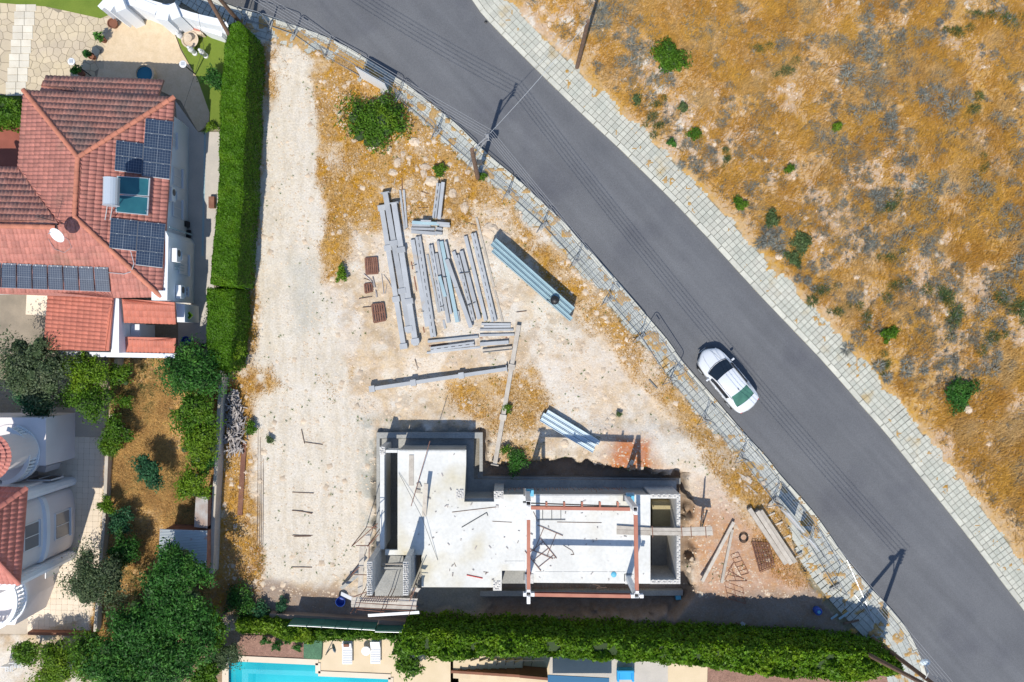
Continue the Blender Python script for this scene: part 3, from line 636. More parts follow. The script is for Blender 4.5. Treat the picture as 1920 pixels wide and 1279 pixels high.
for i, ((ax, ay), lab) in enumerate([((530,415), 'small wood offcut lying right of the leaning plank, upper one'), ((522,450), 'small tan wood offcut lying beside the leaning plank')]):
    p = W(*cC(ax, ay), HS); tag(MB().box((p.x, p.y, HS+.06), (.22,.30,.1), .4+i).build('wood_offcut', M['timber_pale']), lab, 'wood offcut')
# ladders on the slab
def ladder(a, b, wd, mt, label, rungs=5, z=HS+.06, r=.022, z2=None):
    a = W(*a, z); b = W(*b, z2 or z); d = (b-a).normalized(); n = Vector((-d.y, d.x, 0)).normalized()*wd/2
    t = thing('ladder', label, 'ladder', tuple(a)); 
    for s in (-1, 1): MB().tube(a+n*s, b+n*s, r).build('rail', mt, t)
    for i in range(rungs):
        p = a.lerp(b, (i+.5)/rungs); MB().tube(p-n, p+n, r*.8).build('rung', mt, t)
ladder(cD(235,665), cD(425,745), 1.5, M['rust'], 'rusty scaffold frame lying by the left beam of the steel frame', 2)
ladder(cD(235,725), cD(355,875), 1.2, M['rust'], 'second rusty scaffold frame lying lower, overlapping the left beam', 3)
ladder(cD(275,495), cD(480,495), .7, M['metal_dark'], 'grey scaffold frame lying just below the upper steel beam', 3)
for i, (p, lab) in enumerate([([(240,478),(275,555)], 'bent wire scrap lying at the upper left corner of the steel frame'), ([(465,730),(530,770),(545,800),(520,800)], 'tangle of thin wire offcuts lying inside the steel frame'), ([(685,1020),(740,1035),(715,1050),(790,1045)], 'pale wire offcuts at the lower edge of the slab')]):
    rod([cD(*q) for q in p], HS+.03, .016, M['timber'], 'wire_scrap', lab, 'wire')
p = W(*cD(842,948), HS); tag(MB().lathe((p.x, p.y, HS+.003), [(.15,0),(.17,.05),(.10,.08),(0,.09)], 10).build('blue_rag', M['lightblue']), 'small crumpled blue rag on the lower edge of the slab', 'rag')
sb = MB()
for i in range(46):
    x = 52 + i*19.3; p = W(*cD(x, 300+RNG.uniform(-8,8)), 1.2); q = p + Vector((RNG.normal(0,.05), RNG.normal(.05,.05), .95)); sb.tube(p, q, .016, 4)
o = sb.build('starter_bar', M['rust'], bld); o['kind'] = 'stuff'
sb = MB()
for i in range(36):
    x = 250+i*24.; p = W(*cD(x, 1032), 1.3); sb.tube(p, p+Vector((RNG.normal(0,.04), -.05+RNG.normal(0,.04), .6)), .014, 4)
o = sb.build('starter_bar', M['rust'], bld); o['kind'] = 'stuff'
for i, (x, y) in enumerate([(215,330),(962,372)]):
    p = W(*cD(x, y), HS); o = MB().box((p.x, p.y, HS+.25), (.42,.36,.40)).build('blue_crate', M['lightblue']); tag(o, ['blue tub standing beside the upper left column of the frame', 'blue tub standing beside the upper right column of the frame'][i], 'tub')
# ------------------------------------------------------------------ plank walkway across the open chamber
wk = thing('plank_walkway', 'grey plank walkway bridging the open chamber and the pit edge', 'walkway', tuple(W(1247, 995, HS)))
for poly, z in (([(865,582),(1130,600),(1118,618),(865,612)], .10), ([(865,614),(1118,620),(1118,656),(865,648)], .09), ([(1122,598),(1345,600),(1345,625),(1118,622)], .14), ([(1118,624),(1345,628),(1345,656),(1112,654)], .13), ([(1347,598),(1580,588),(1583,620),(1347,628)], .08), ([(1347,630),(1583,622),(1588,655),(1347,660)], .09)):
    plank(poly, HS+z, .05, M['timber_pale'], 'board', '', crop_=cD, parent=wk)
for x in (1130, 1350, 1420, 1530): MB().tube(W(*cD(x,585), HS+.2), W(*cD(x+6,672), HS+.2), .025).build('crossbar', M['rust'], wk)
MB().tube(W(*cD(1490,655), .4), W(*cD(1540,465), 2.6), .04).build('prop', M['metal_dark'], wk); MB().tube(W(*cD(1510,575), .4), W(*cD(1545,470), 2.8), .035).build('prop', M['metal_dark'], wk)
# ------------------------------------------------------------------ scaffold round the stair shaft
sc_ = thing('scaffold', 'rusty tube scaffold with pale boards round the corner stair shaft', 'scaffold', tuple(W(700, 1130, 0)))
zb = 3.6
for poly, z in (([(130,940),(965,960),(950,1000),(125,985)], zb), ([(125,987),(950,1002),(945,1042),(122,1032)], zb+.01), ([(122,1035),(945,1044),(945,1098),(125,1068)], zb), ([(232,300),(296,300),(262,880),(205,880)], zb), ([(300,165),(368,140),(350,330),(298,330)], zb-.1), ([(850,850),(900,820),(1003,830),(965,880)], zb)):
    plank(poly, z, .05, M['timber_pale'], 'scaffold_board', '', crop_=cE, parent=sc_)
def tb(p, z0, q, z1, r=.026): MB().tube(W(*cE(*p), z0), W(*cE(*q), z1), r).build('scaffold_tube', M['rust'], sc_)
for p in ((180,1130),(120,1140),(490,1135),(535,1130),(850,1170),(130,300),(115,670),(330,300),(350,480),(870,930)): 
    a = W(*cE(*p), 4.6); MB().tube((a.x, a.y, -.2), a, .026).build('scaffold_tube', M['rust'], sc_)
for p, q in (((130,300),(460,10)),((330,300),(470,150)),((115,670),(230,560)),((180,1010),(960,1055)),((180,1070),(910,1115)),((190,1095),(540,1125)),((185,290),(335,290)),((160,655),(330,660)),((350,480),(350,250)),((150,940),(330,870)),((860,990),(940,820)),((320,55),(455,60))): tb(p, 4.2, q, 4.25)
for i in range(16):
    x = 300+i*30; tb((x-60, 1005), zb+.1, (x, 920), zb+.12, .014)
tag(MB().prism(P2([cE(335,1155),cE(980,1115),cE(985,1150),cE(340,1190)], 3.5), 3.45, 3.52).build('white_plank', M['white']), 'long white plank sticking out over the dark trench below the scaffold', 'plank')
tag(MB().bar(W(*cE(0,895), 1.4), W(*cE(135,960), 2.0), .22, .05).build('white_plank', M['white']), 'short white plank at the left foot of the scaffold', 'plank')
tag(MB().bar(W(*cE(0,830), .3), W(*cE(225,650), 1.3), .20, .05).build('grey_plank', M['conc']), 'grey plank sloping up to the left side of the scaffold', 'plank')
p = Gp(*cE(8,970)); tag(MB().lathe(p, [(.26,0),(.30,.5),(.27,.52),(.24,.1)], 14).build('blue_barrel', M['bluebin']), 'dark blue barrel standing in shade left of the scaffold', 'barrel')
# ------------------------------------------------------------------ stacked steel on the plot
def tube_section(mb, a, b, wd, ht, sub=None):
    M_, L_ = mb.frame(a, b); a = Vector(a); t = .02; k = len(mb.v)
    pts = [(-wd/2,-ht/2),(wd/2,-ht/2),(wd/2,ht/2),(-wd/2,ht/2)]; ins = [(x*(1-2*t/wd), y*(1-2*t/ht)) for x, y in pts]
    for e in (0, L_):
        for q in pts+ins: mb.v.append(tuple(a + M_ @ Vector((e, q[0], q[1]))))
    for i in range(4):
        j = (i+1) % 4; mb.f += [(k+i, k+j, k+8+j, k+8+i), (k+4+j, k+4+i, k+12+i, k+12+j), (k+j, k+i, k+4+i, k+4+j), (k+8+i, k+8+j, k+12+j, k+12+i)]
    return mb
def steel(fn, x0, y0, x1, y1, wpx, z, label, mt='steel_grey', kind='tube', ht=None, cat='steel beam', group=None, slots=False, corbels=(), plates=()):
    (ax, ay), (bx, by) = fn(x0, y0), fn(x1, y1); wd = wpx/{'cA':3.654,'cB':3.692}.get(fn_name(fn), 3.6)*.0325
    ht = ht or min(.22, wd*.9); a = W(ax, ay, z+ht/2); b = W(bx, by, z+ht/2); d = (b-a).normalized(); n_ = Vector((-d.y, d.x, 0))
    mb = MB()
    if kind == 'H':      # open side up: two flanges and a sunken web
        mb.bar(a+n_*(wd/2-.02), b+n_*(wd/2-.02), .04, ht); mb.bar(a-n_*(wd/2-.02), b-n_*(wd/2-.02), .04, ht); mb.bar(a, b, wd-.09, .03)
    elif kind == 'twin':
        tube_section(mb, a+n_*(wd/4+.008), b+n_*(wd/4+.008), wd/2-.02, ht); tube_section(mb, a-n_*(wd/4+.008), b-n_*(wd/4+.008), wd/2-.02, ht)
    else: tube_section(mb, a, b, wd, ht)
    parts = bool(corbels or plates or kind == 'twin')
    nm = 'steel_beam' if mt != 'rust' else 'rusty_beam'
    if not parts: return tag(mb.build(nm, M[mt]), label, cat, group)
    t = thing(nm, label, cat, tuple(a), group); mb.build('section', M[mt], t)
    if kind == 'twin':
        L_ = (b-a).length; s_ = MB()
        for i in range(int(L_/.45)): q = a+d*(.3+.45*i); s_.bar(q-d*.10+Vector((0,0,ht/2)), q+d*.10+Vector((0,0,ht/2)), .035, .012)
        s_.build('weld_strap', M[mt], t)['kind'] = 'stuff'
    for f in corbels: q = a.lerp(b, f); MB().box(q+Vector((0,0,.02)), (.34, wd+.16, ht+.08), math.atan2(d.y, d.x)).build('bracket', M[mt], t); 
    for f in plates: q = a.lerp(b, f); MB().box(q, (.05, wd+.22, ht+.2), math.atan2(d.y, d.x)).build('end_plate', M[mt], t)
    return t
def fn_name(f): return 'cA' if f is cA else 'cB' if f is cB else ''
g1 = 'long bracketed columns lying side by side'
steel(cA,275,275,430,1250,34,.05,'leftmost long grey column with brackets, rust stained at its lower end', kind='tube', ht=.30, group=g1, corbels=(.02,.30,.66,.99), cat='steel column')
steel(cA,302,190,468,1150,36,.22,'middle long grey column of the left bundle, flared plate at its top end', ht=.30, group=g1, corbels=(.36,.70,.97), plates=(0,), cat='steel column')
steel(cA,362,260,512,1235,38,.25,'right long grey column of the left bundle, flared plate at its top end', ht=.30, group=g1, corbels=(.33,.69,.97), plates=(0,), cat='steel column')
steel(cA,402,170,435,440,14,.12,'short grey beam right of the flared column tops, left of the two')
steel(cA,428,168,448,430,14,.12,'short grey beam right of the flared column tops, right of the two')
steel(cA,668,125,638,362,30,.35,'upper pair of short grey beams, left one, near the rocks', kind='twin', ht=.3)
steel(cA,698,118,670,368,24,.35,'upper pair of short grey beams, right one, near the rocks', ht=.3)
for i, (x0,y0,x1,y1,wd,z,lab) in enumerate([(485,392,670,402,22,.28,'bluish top beam of the small crosswise stack'),(486,412,612,413,16,.2,'thin grey beam second from top in the small crosswise stack'),(478,434,640,438,16,.15,'grey beam third from top in the small crosswise stack'),(480,455,655,470,22,.1,'lowest grey beam of the small crosswise stack'),(655,395,742,402,16,.35,'short grey offcut at the top right of the crosswise stack'),(672,412,745,418,16,.2,'short grey offcut below the top right one in the crosswise stack'),(650,432,690,438,16,.28,'stub of grey beam in the middle of the crosswise stack'),(640,462,690,468,18,.2,'stub of grey beam at the lower right of the crosswise stack'),(545,380,615,383,10,.5,'thin light bar lying on top of the crosswise stack')]):
    steel(cA,x0,y0,x1,y1,wd,z,lab, mt='steel_blue' if i == 0 else 'steel_grey', ht=.18)  # blue of the top beam is its shade put into the material
row = [(472,615,572,1160,9,.02,'rusty thin bar at the left of the beam row','rust','tube'),(488,512,590,1105,30,.12,'first wide grey beam from the left in the row','steel_grey','tube'),(526,490,632,1178,40,.16,'paired light grey beams, second in the row, reaching lowest','steel_grey','twin'),
 (590,612,668,1010,16,.05,'thin grey beam third in the row','steel_grey','tube'),(612,548,690,1000,30,.14,'paired beams beside the third, rounded dark gap between','steel_grey','twin'),(648,605,735,1080,24,.08,'grey beam fourth in the row from the left','steel_grey','tube'),
 (660,520,752,1020,18,.22,'thin raised grey beam in the middle of the row','steel_grey','tube'),(685,522,795,1075,26,.12,'bluish shaded beam in the middle of the row','steel_blue','tube'),(712,525,738,640,16,.3,'short raised beam at the upper middle of the row','steel_grey','tube'),(700,1060,712,1120,16,.02,'beam stub at the foot of the fourth beam','steel_grey','tube'),
 (722,645,888,1112,28,.30,'slanting grey beam lying across the middle of the row','steel_grey','tube'),(768,592,830,790,24,.10,'short grey beam right of the slanting one','steel_grey','tube'),(795,615,905,1065,28,.12,'paired grey beams right of the slanting one','steel_grey','twin'),(822,588,945,1055,26,.16,'grey beam at the right of the inner bundle','steel_grey','tube'),(790,1000,800,1075,30,.02,'pale beam end at the foot of the row','steel_grey','tube'),
 (850,487,990,1065,24,.14,'long grey beam second from the right end of the row','steel_grey','tube'),(905,467,1048,1070,38,.15,'wide paired grey beams at the right end of the row','steel_grey','twin'),(925,360,1105,1075,16,.05,'long thin pale beam at the far right of the row','timber_pale','tube'),(560,700,600,880,8,.02,'thin bar half hidden between the second and third beam','rust','tube'),(672,760,712,900,22,.28,'bluish short beam lying in the middle of the row','steel_blue','tube')]
for r_ in row: steel(cA, *r_[:5], r_[5], r_[6], mt=r_[7], kind=r_[8])
for i, (x0,y0,x1,y1,z) in enumerate([(808,742,888,732,.45),(855,965,918,938,.42),(482,690,515,680,.4),(545,1000,565,1002,.38),(770,840,795,835,.5),(500,735,520,733,.4),(695,765,720,770,.45),(675,970,700,965,.4)]):
    rod([cA(x0,y0),cA(x1,y1)], z, .03, M['metal_dark'], 'spacer_bar', 'short dark spacer bar '+['crossing the paired beams right of the slanting beam','crossing the inner right bundle near its foot','at the upper end of the first wide beam','at the lower end of the first wide beam','on the slanting beam','just below the uppermost left spacer','in the middle of the narrow beams','on the beam third in the row, low down'][i], 'steel bar', 'spacer bars on the beam row')
lowr = [(970,103,1172,104,16,.1,'topmost short beam of the right crosswise set','steel_grey','tube'),(985,122,1172,120,14,.1,'thin beam second in the right crosswise set','steel_grey','tube'),(960,142,1190,141,15,.12,'beam third in the right crosswise set','steel_grey','tube'),(958,180,1198,175,16,.12,'beam above the rusty one in the right crosswise set','steel_grey','tube'),(955,198,1150,195,10,.03,'rusty bar in the right crosswise set','rust','tube'),(960,242,1158,228,26,.12,'wide beam under the rusty bar in the right crosswise set','steel_grey','tube'),(978,290,1182,268,28,.12,'lowest tan edged beam of the right crosswise set','timber_pale','H'),
 (598,224,948,190,18,.15,'topmost beam of the left crosswise set','steel_grey','tube'),(606,254,930,212,9,.03,'rusty bar in the left crosswise set','rust','tube'),(618,278,920,238,32,.12,'paired beams below the rusty bar in the left crosswise set','steel_grey','twin'),(592,302,962,262,15,.05,'lowest thin beam of the left crosswise set','steel_grey','tube')]
for r_ in lowr: steel(cB, *r_[:5], r_[5], r_[6], mt=r_[7], kind=r_[8])
steel(cB,195,553,1145,412,26,.10,'long bracketed grey column lying almost level across the middle of the plot', kind='tube', ht=.28, corbels=(.02,.32,.67), plates=(1,), cat='steel column')
steel(cB,1228,110,1062,1075,30,.18,'long pale column lying upright in the picture, its foot at the bush by the pit', mt='timber_pale', ht=.26, corbels=(.30,.66), plates=(1,), cat='steel column')
rod([cB(1212,20),cB(1282,12)], .15, .03, M['timber'], 'stick', 'dark stick lying above the end of the long pale column', 'stick'); rod([cB(508,345),cB(530,418)], .15, .02, M['timber'], 'stick', 'dark stick lying between the crosswise beams and the long level column', 'stick')
# profiled sheets on a raised stack
def sheets(name, label, fn, q, z, th, mt, ribs, side, extra=None, bearers=0):
    P = [W(*fn(*p), z) for p in q]; t = thing(name, label, 'metal sheets', tuple((P[0]+P[2])/2 - Vector((0,0,z))))
    A, B, Cc, D = P            # A->B long edge (upper right), D->C the other
    ns = ribs; lay = max(1, int(th/.09))
    for k in range(ns):
        a0 = A.lerp(D, k/ns+.004); a1 = A.lerp(D, (k+1)/ns-.004); b0 = B.lerp(Cc, k/ns+.004); b1 = B.lerp(Cc, (k+1)/ns-.004)
        off = (b0-a0).normalized()*(RNG.uniform(-.25,.25)); a0=a0+off; a1=a1+off; b0=b0+off; b1=b1+off
        mb = MB(); prof = [(0,0),(.06,.09),(.12,.09),(.18,.0),(.45,0),(.50,.03),(.55,0),(.82,0),(.88,.09),(.94,.09),(1,0)]
        for i in range(len(prof)-1):
            f0, h0 = prof[i]; f1, h1 = prof[i+1]; u0 = Vector((0,0,h0)); u1 = Vector((0,0,h1))
            mb.quad(a0.lerp(a1,f0)+u0, b0.lerp(b1,f0)+u0, b0.lerp(b1,f1)+u1, a0.lerp(a1,f1)+u1)
        for L_ in range(1, lay+1):
            c = (a0+a1+b0+b1)/4; d = (b0-a0); mb.bar((a0+a1)/2-Vector((0,0,.09*L_)), (b0+b1)/2-Vector((0,0,.09*L_)), (a1-a0).length*.97, .07)
        mb.build('sheet_stack', M[mt], t)
    for i in range(bearers):
        f = (i+.5)/bearers; c0 = A.lerp(B, f); c1 = D.lerp(Cc, f); dz = Vector((0,0,th+.09)); 
        MB().bar(c0-dz+Vector((0,0,-(z-th)/2+.0)), c1-dz+Vector((0,0,-(z-th)/2)), .14, max(.06, z-th-.05)).build('bearer', M['timber_pale'], t)
    return t
sheets('roof_sheet_stack', 'large raised stack of pale blue ribbed metal sheets beside the beam row', cA, [(1072,508),(1612,985),(1552,1055),(1013,577)], 1.25, .8, 'steel_blue', 3, 1, bearers=3)
sheets('roof_sheet_stack', 'small low stack of white-blue ribbed metal sheets above the steel frame shadow', cB, [(1440,698),(1800,915),(1752,1004),(1385,782)], .45, .25, 'steel_white', 3, 1, bearers=2)
rb = thing('black_bag', 'black crumpled bag lying on the large sheet stack', 'bag', tuple(W(*cA(1462,925), 1.35)))
mb = MB(); p = W(*cA(1462,925), 1.33); mb.lathe(p, [(.12,0),(.26,.08),(.28,.2),(.16,.32),(.05,.36)], 9); mb.build('sack', M['black'], rb); MB().path([p+Vector((-.1,0,.2)), p+Vector((-.35,-.05,.05)), p+Vector((-.5,.02,.03))], .02).build('strap', M['black'], rb)
# pallets / steel gratings
def grate(fn, q, z, mt, nx_, ny_, name, label):
    P = [W(*fn(*p), z) for p in q]; t = thing(name, label, 'pallet', tuple((P[0]+P[2])/2))
    for j in range(ny_+1):
        a, b = P[0].lerp(P[3], j/ny_), P[1].lerp(P[2], j/ny_); MB().bar(a, b, .09, .10).build('cross_rail', M[mt], t)
    for i in range(nx_+1):
        a, b = P[0].lerp(P[1], i/nx_), P[3].lerp(P[2], i/nx_); MB().bar(a+Vector((0,0,.07)), b+Vector((0,0,.07)), .09, .03).build('slat', M[mt], t)
grate(cA, [(165,638),(242,632),(252,740),(172,746)], .18, 'rust', 6, 2, 'pallet', 'light brown wooden pallet, uppermost of the three left of the columns')
grate(cA, [(160,815),(208,808),(215,862),(165,875)], .15, 'rust', 3, 1, 'pallet', 'smallest brown pallet beside the bent metal scraps')
grate(cA, [(210,955),(288,945),(304,1062),(225,1078)], .22, 'rust', 5, 2, 'pallet', 'dark rusty pallet, lowest of the three left of the columns')
for i, (p, lab, r) in enumerate([([(155,745),(205,790),(235,850)], 'pale bent metal strip above the smallest pallet', .05), ([(215,765),(240,880),(242,905)], 'grey metal post scrap right of the smallest pallet', .06), ([(275,745),(290,880)], 'pale stick lying near the left bundle, left one', .03), ([(290,750),(320,790),(345,840)], 'pale bent rod lying near the left bundle', .025), ([(310,815),(300,880)], 'thin pale rod lying below the bent rod', .02), ([(120,915),(210,900)], 'brown stick lying above the rusty pallet', .03), ([(145,975),(210,968)], 'brown stick lying left of the rusty pallet', .03), ([(155,775),(225,800)], 'thin rusty rod across the metal scraps', .02)]):
    rod([cA(*q) for q in p], .15, r*.8, M['scrap'] if 'pale' in lab or 'grey' in lab else M['timber'], 'metal_scrap', lab, 'scrap metal')
rod([cA(415,85),cA(417,172)], [.15,.2], .025, M['rust'], 'rusty_rod', 'thin rusty rod sticking out above the two short beams'); rod([cA(372,90),cA(358,135)], .15, .03, M['timber_pale'], 'stick', 'pale stick lying above the left bundle of columns', 'stick')
rod([cA(850,385),cA(925,412)], .15, .02, M['timber'], 'stick', 'thin dark stick left of the long thin beam', 'stick'); rod([cA(545,178),cA(598,196)], .15, .025, M['timber'], 'stick', 'dark stick lying right of the short beam pair near the rocks', 'stick'); rod([cA(525,292),cA(595,292)], .15, .02, M['timber'], 'stick', 'dark stick lying above the crosswise stack', 'stick')
# pieces east of the building
def pbar(fn, x0, y0, x1, y1, wd, z, mt, name, label, cat='beam', ht=.16): 
    (ax, ay), (bx, by) = fn(x0, y0), fn(x1, y1); return tag(MB().bar(W(ax, ay, z+ht/2), W(bx, by, z+ht/2), wd, ht).build(name, M[mt]), label, cat)
pbar(cM,352,362,172,702,.20,.50,'timber_pale','pale_beam','pale slanting beam leaning from the V apex down to the pit corner')
pbar(cM,345,405,283,710,.16,.40,'timber_pale','pale_beam','shorter pale beam of the V beside the pit corner')
for i, (x0,y0,x1,y1,wd,z,lab) in enumerate([(440,285,650,600,.26,.5,'left pale beam of the slanting stack near the sidewalk'),(485,300,680,600,.26,.55,'middle pale beam of the slanting stack near the sidewalk'),(505,295,703,592,.24,.50,'right pale beam of the slanting stack near the sidewalk')]): pbar(cM,x0,y0,x1,y1,wd,z,'timber_pale','pale_beam',lab,ht=.28)
for i, (x0,y0,x1,y1) in enumerate([(540,330,588,310),(590,378,632,362),(632,455,676,438),(700,570,746,546),(620,620,645,598)]): pbar(cM,x0,y0,x1,y1,.10,.3,'timber_pale','timber_bearer',['uppermost','second','third','fourth','lowest'][i]+' timber bearer sticking out from under the slanting beam stack','timber bearer',ht=.1)['group'] = 'bearers under the slanting beam stack'
pbar(cM,365,85,455,135,.24,.3,'timber_pale','pale_board','pale board lying in the grass near the sidewalk, upper one','board',.05); pbar(cM,415,140,488,205,.10,.3,'timber_pale','pale_board','thin pale board lying in the grass near the sidewalk, lower one','board',.05)
mb = MB()
ct = W(*cM(410,452), .45); mb2 = MB()
for r_ in (.22,.27,.32): 
    pts = [ct+Vector((r_*math.cos(a)*.9, r_*math.sin(a), .02*r_)) for a in np.linspace(0, 6.283, 15)]; mb2.path(pts, .018, 4)
tag(mb2.build('cable_coil', M['black']), 'black coil of cable lying beside the V of pale beams', 'cable coil')
def rebar(fn, q, nx_, ny_, z, name, label, r=.02, z2=None):
    P = [W(*fn(*p), z) for p in q]; mb = MB()
    for layer in range(2 if z2 else 1):
        dz = Vector((0,0,.22*layer))
        for j in range(ny_+1): mb.tube(P[0].lerp(P[3], j/ny_)+dz, P[1].lerp(P[2], j/ny_)+dz, r, 4)
        for i in range(nx_+1): mb.tube(P[0].lerp(P[1], i/nx_)+dz, P[3].lerp(P[2], i/nx_)+dz, r, 4)
    return tag(mb.build(name, M['rust']), label, 'reinforcement cage')
rebar(cM, [(455,475),(545,480),(582,610),(500,645)], 6, 5, .45, 'rebar_cage', 'rusty bundle of reinforcement cages beside the slanting beams', z2=1)
rebar(cM, [(335,550),(378,535),(438,655),(395,668)], 1, 5, .42, 'rebar_ladder', 'rusty ladder shaped reinforcement left of the bundle')
rebar(cM, [(355,590),(320,640),(430,700),(300,700)], 2, 3, .42, 'rebar_tangle', 'rusty tangle of bars below the reinforcement ladder')
rebar(cM, [(300,700),(405,740),(420,830),(320,800)], 2, 3, .4, 'rebar_mesh', 'bent reinforcement mesh lying half in shade')
def sbox(fn, x, y, d, rz, z, mt, name, label, cat): p = Gp(*fn(x, y), 0); return tag(MB().box((p.x, p.y, p.z+d[2]/2), d, rz).build(name, M[mt], bevel=.02), label, cat)
sbox(cD,1318,1105,(.34,.34,.4),.1,0,'lightblue','blue_bucket','light blue square tub standing in the pit below the chamber','tub')
b_ = thing('blue_drum', 'small deep blue plastic drum standing in the shade near the hedge', 'drum', tuple(Gp(*cM(823,862)))); p = Gp(*cM(823,862)); MB().lathe(p, [(.20,0),(.24,.1),(.24,.45),(.20,.5)], 16).build('body', M['bluebin'], b_); MB().lathe(p+Vector((0,0,.5)), [(.10,0),(.10,.05),(0,.05)], 12).build('lid', M['lightblue'], b_)
sbox(cM,395,955,(.5,.26,.2),1.1,0,'steel_grey','grey_box','grey metal box lying in deep shade above the hedge','box'); sbox(cM,370,960,(.4,.4,.1),.9,0,'rust','rusty_plate','rusty plate lying in deep shade beside the grey box','plate'); sbox(cM,500,995,(.25,.2,.15),.3,0,'steel_grey','grey_brick','small grey lump right at the hedge in deep shade','debris')
for i, (x0,y0,x1,y1,lab) in enumerate([(910,918,948,890,'bluish short plank in the shade near the sidewalk, left one'),(955,918,1010,880,'bluish short plank in the shade near the sidewalk, right one'),(980,945,1070,925,'thin brown plank in the shade near the sidewalk')]): pbar(cM,x0,y0,x1,y1,.12,.2,'steel_blue' if i<2 else 'timber','shaded_plank',lab,'plank',.05)
rod([(1217,712),(1232,728)], .2, .07, M['metal_dark'], 'dark_post', 'short dark post lying at the edge of the grass near the fence', 'post'); rod([cD(1397,62),cD(1505,62)], .35, .03, M['metal_dark'], 'steel_rod', 'dark rod lying level on the pale soil above the pit')
# stakes and bars on the track
for i, (x0,y0,x1,y1) in enumerate([(556,66,632,70),(632,72,698,88),(570,250,690,248),(556,466,698,468)]):
    f_ = crop(400,940,3.774); rod([f_(x0,y0),f_(x1,y1)], .14, .022, M['timber'], 'ground_stake', ['tilted dark stake in the lower track, left half of a broken pair','tilted dark stake in the lower track, right half of a broken pair','dark stake lying level in the lower track, second from below','lowest dark stake lying level across the track'][i], 'stake', 'stakes lying across the chalky track')
for i, (x0,y0,x1,y1) in enumerate([(565,805,571,832),(571,829,605,834),(548,923,588,925),(548,957,586,962),(548,1004,586,1004)]):
    rod([(x0,y0),(x1,y1)], .14, .022, M['timber'], 'ground_stake', ['short upright dark stake at the top of the stakes','dark stake slanting right at the top of the stakes','highest of the level stakes on the track','second of the level stakes on the track','third of the level stakes on the track'][i], 'stake', 'stakes lying across the chalky track')
for i, x in enumerate((484, 488, 491, 494)): rod([(x, 800+20*i), (x-1, 945+15*i), (x-2, 1030+28*i)], .13, .012, M['timber'], 'string_line', ['leftmost','second from left','third from left','rightmost'][i]+' thin dark line stretched along the left edge of the track', 'string', 'lines along the left edge of the track')
MBk = MB(); a = W(458, 830, .15); b = W(450, 966, .15); MBk.bar(a, b, .30, .12); tag(MBk.build('rusty_edge_beam', M['rust']), 'brown rusted beam lying along the grass strip beside the garden wall', 'beam')

r_ = np.random.default_rng(91); mb = MB()
for i in range(150):
    px_, py_ = r_.uniform(760, 1210), r_.uniform(850, 1090)
    if not inpoly(np.array([px_]), np.array([py_]), slab)[0] or (870 < px_ < 930 and py_ < 945): continue
    p = W(px_, py_, HS+.02); s_ = r_.uniform(.02,.07); mb.box((p.x,p.y,HS+.02+s_*.2), (s_*r_.uniform(1,4), s_, s_*.5), r_.uniform(0,3))
o = mb.build('slab_debris', M['scrap']); tag(o, 'crumbs of wood and mortar strewn over the white slab', 'debris', kind='stuff')
def thing_part(name, parent):
    o = bpy.data.objects.new(name, None); link(o); o.parent = parent; ORG[o.name] = origin(parent); return o
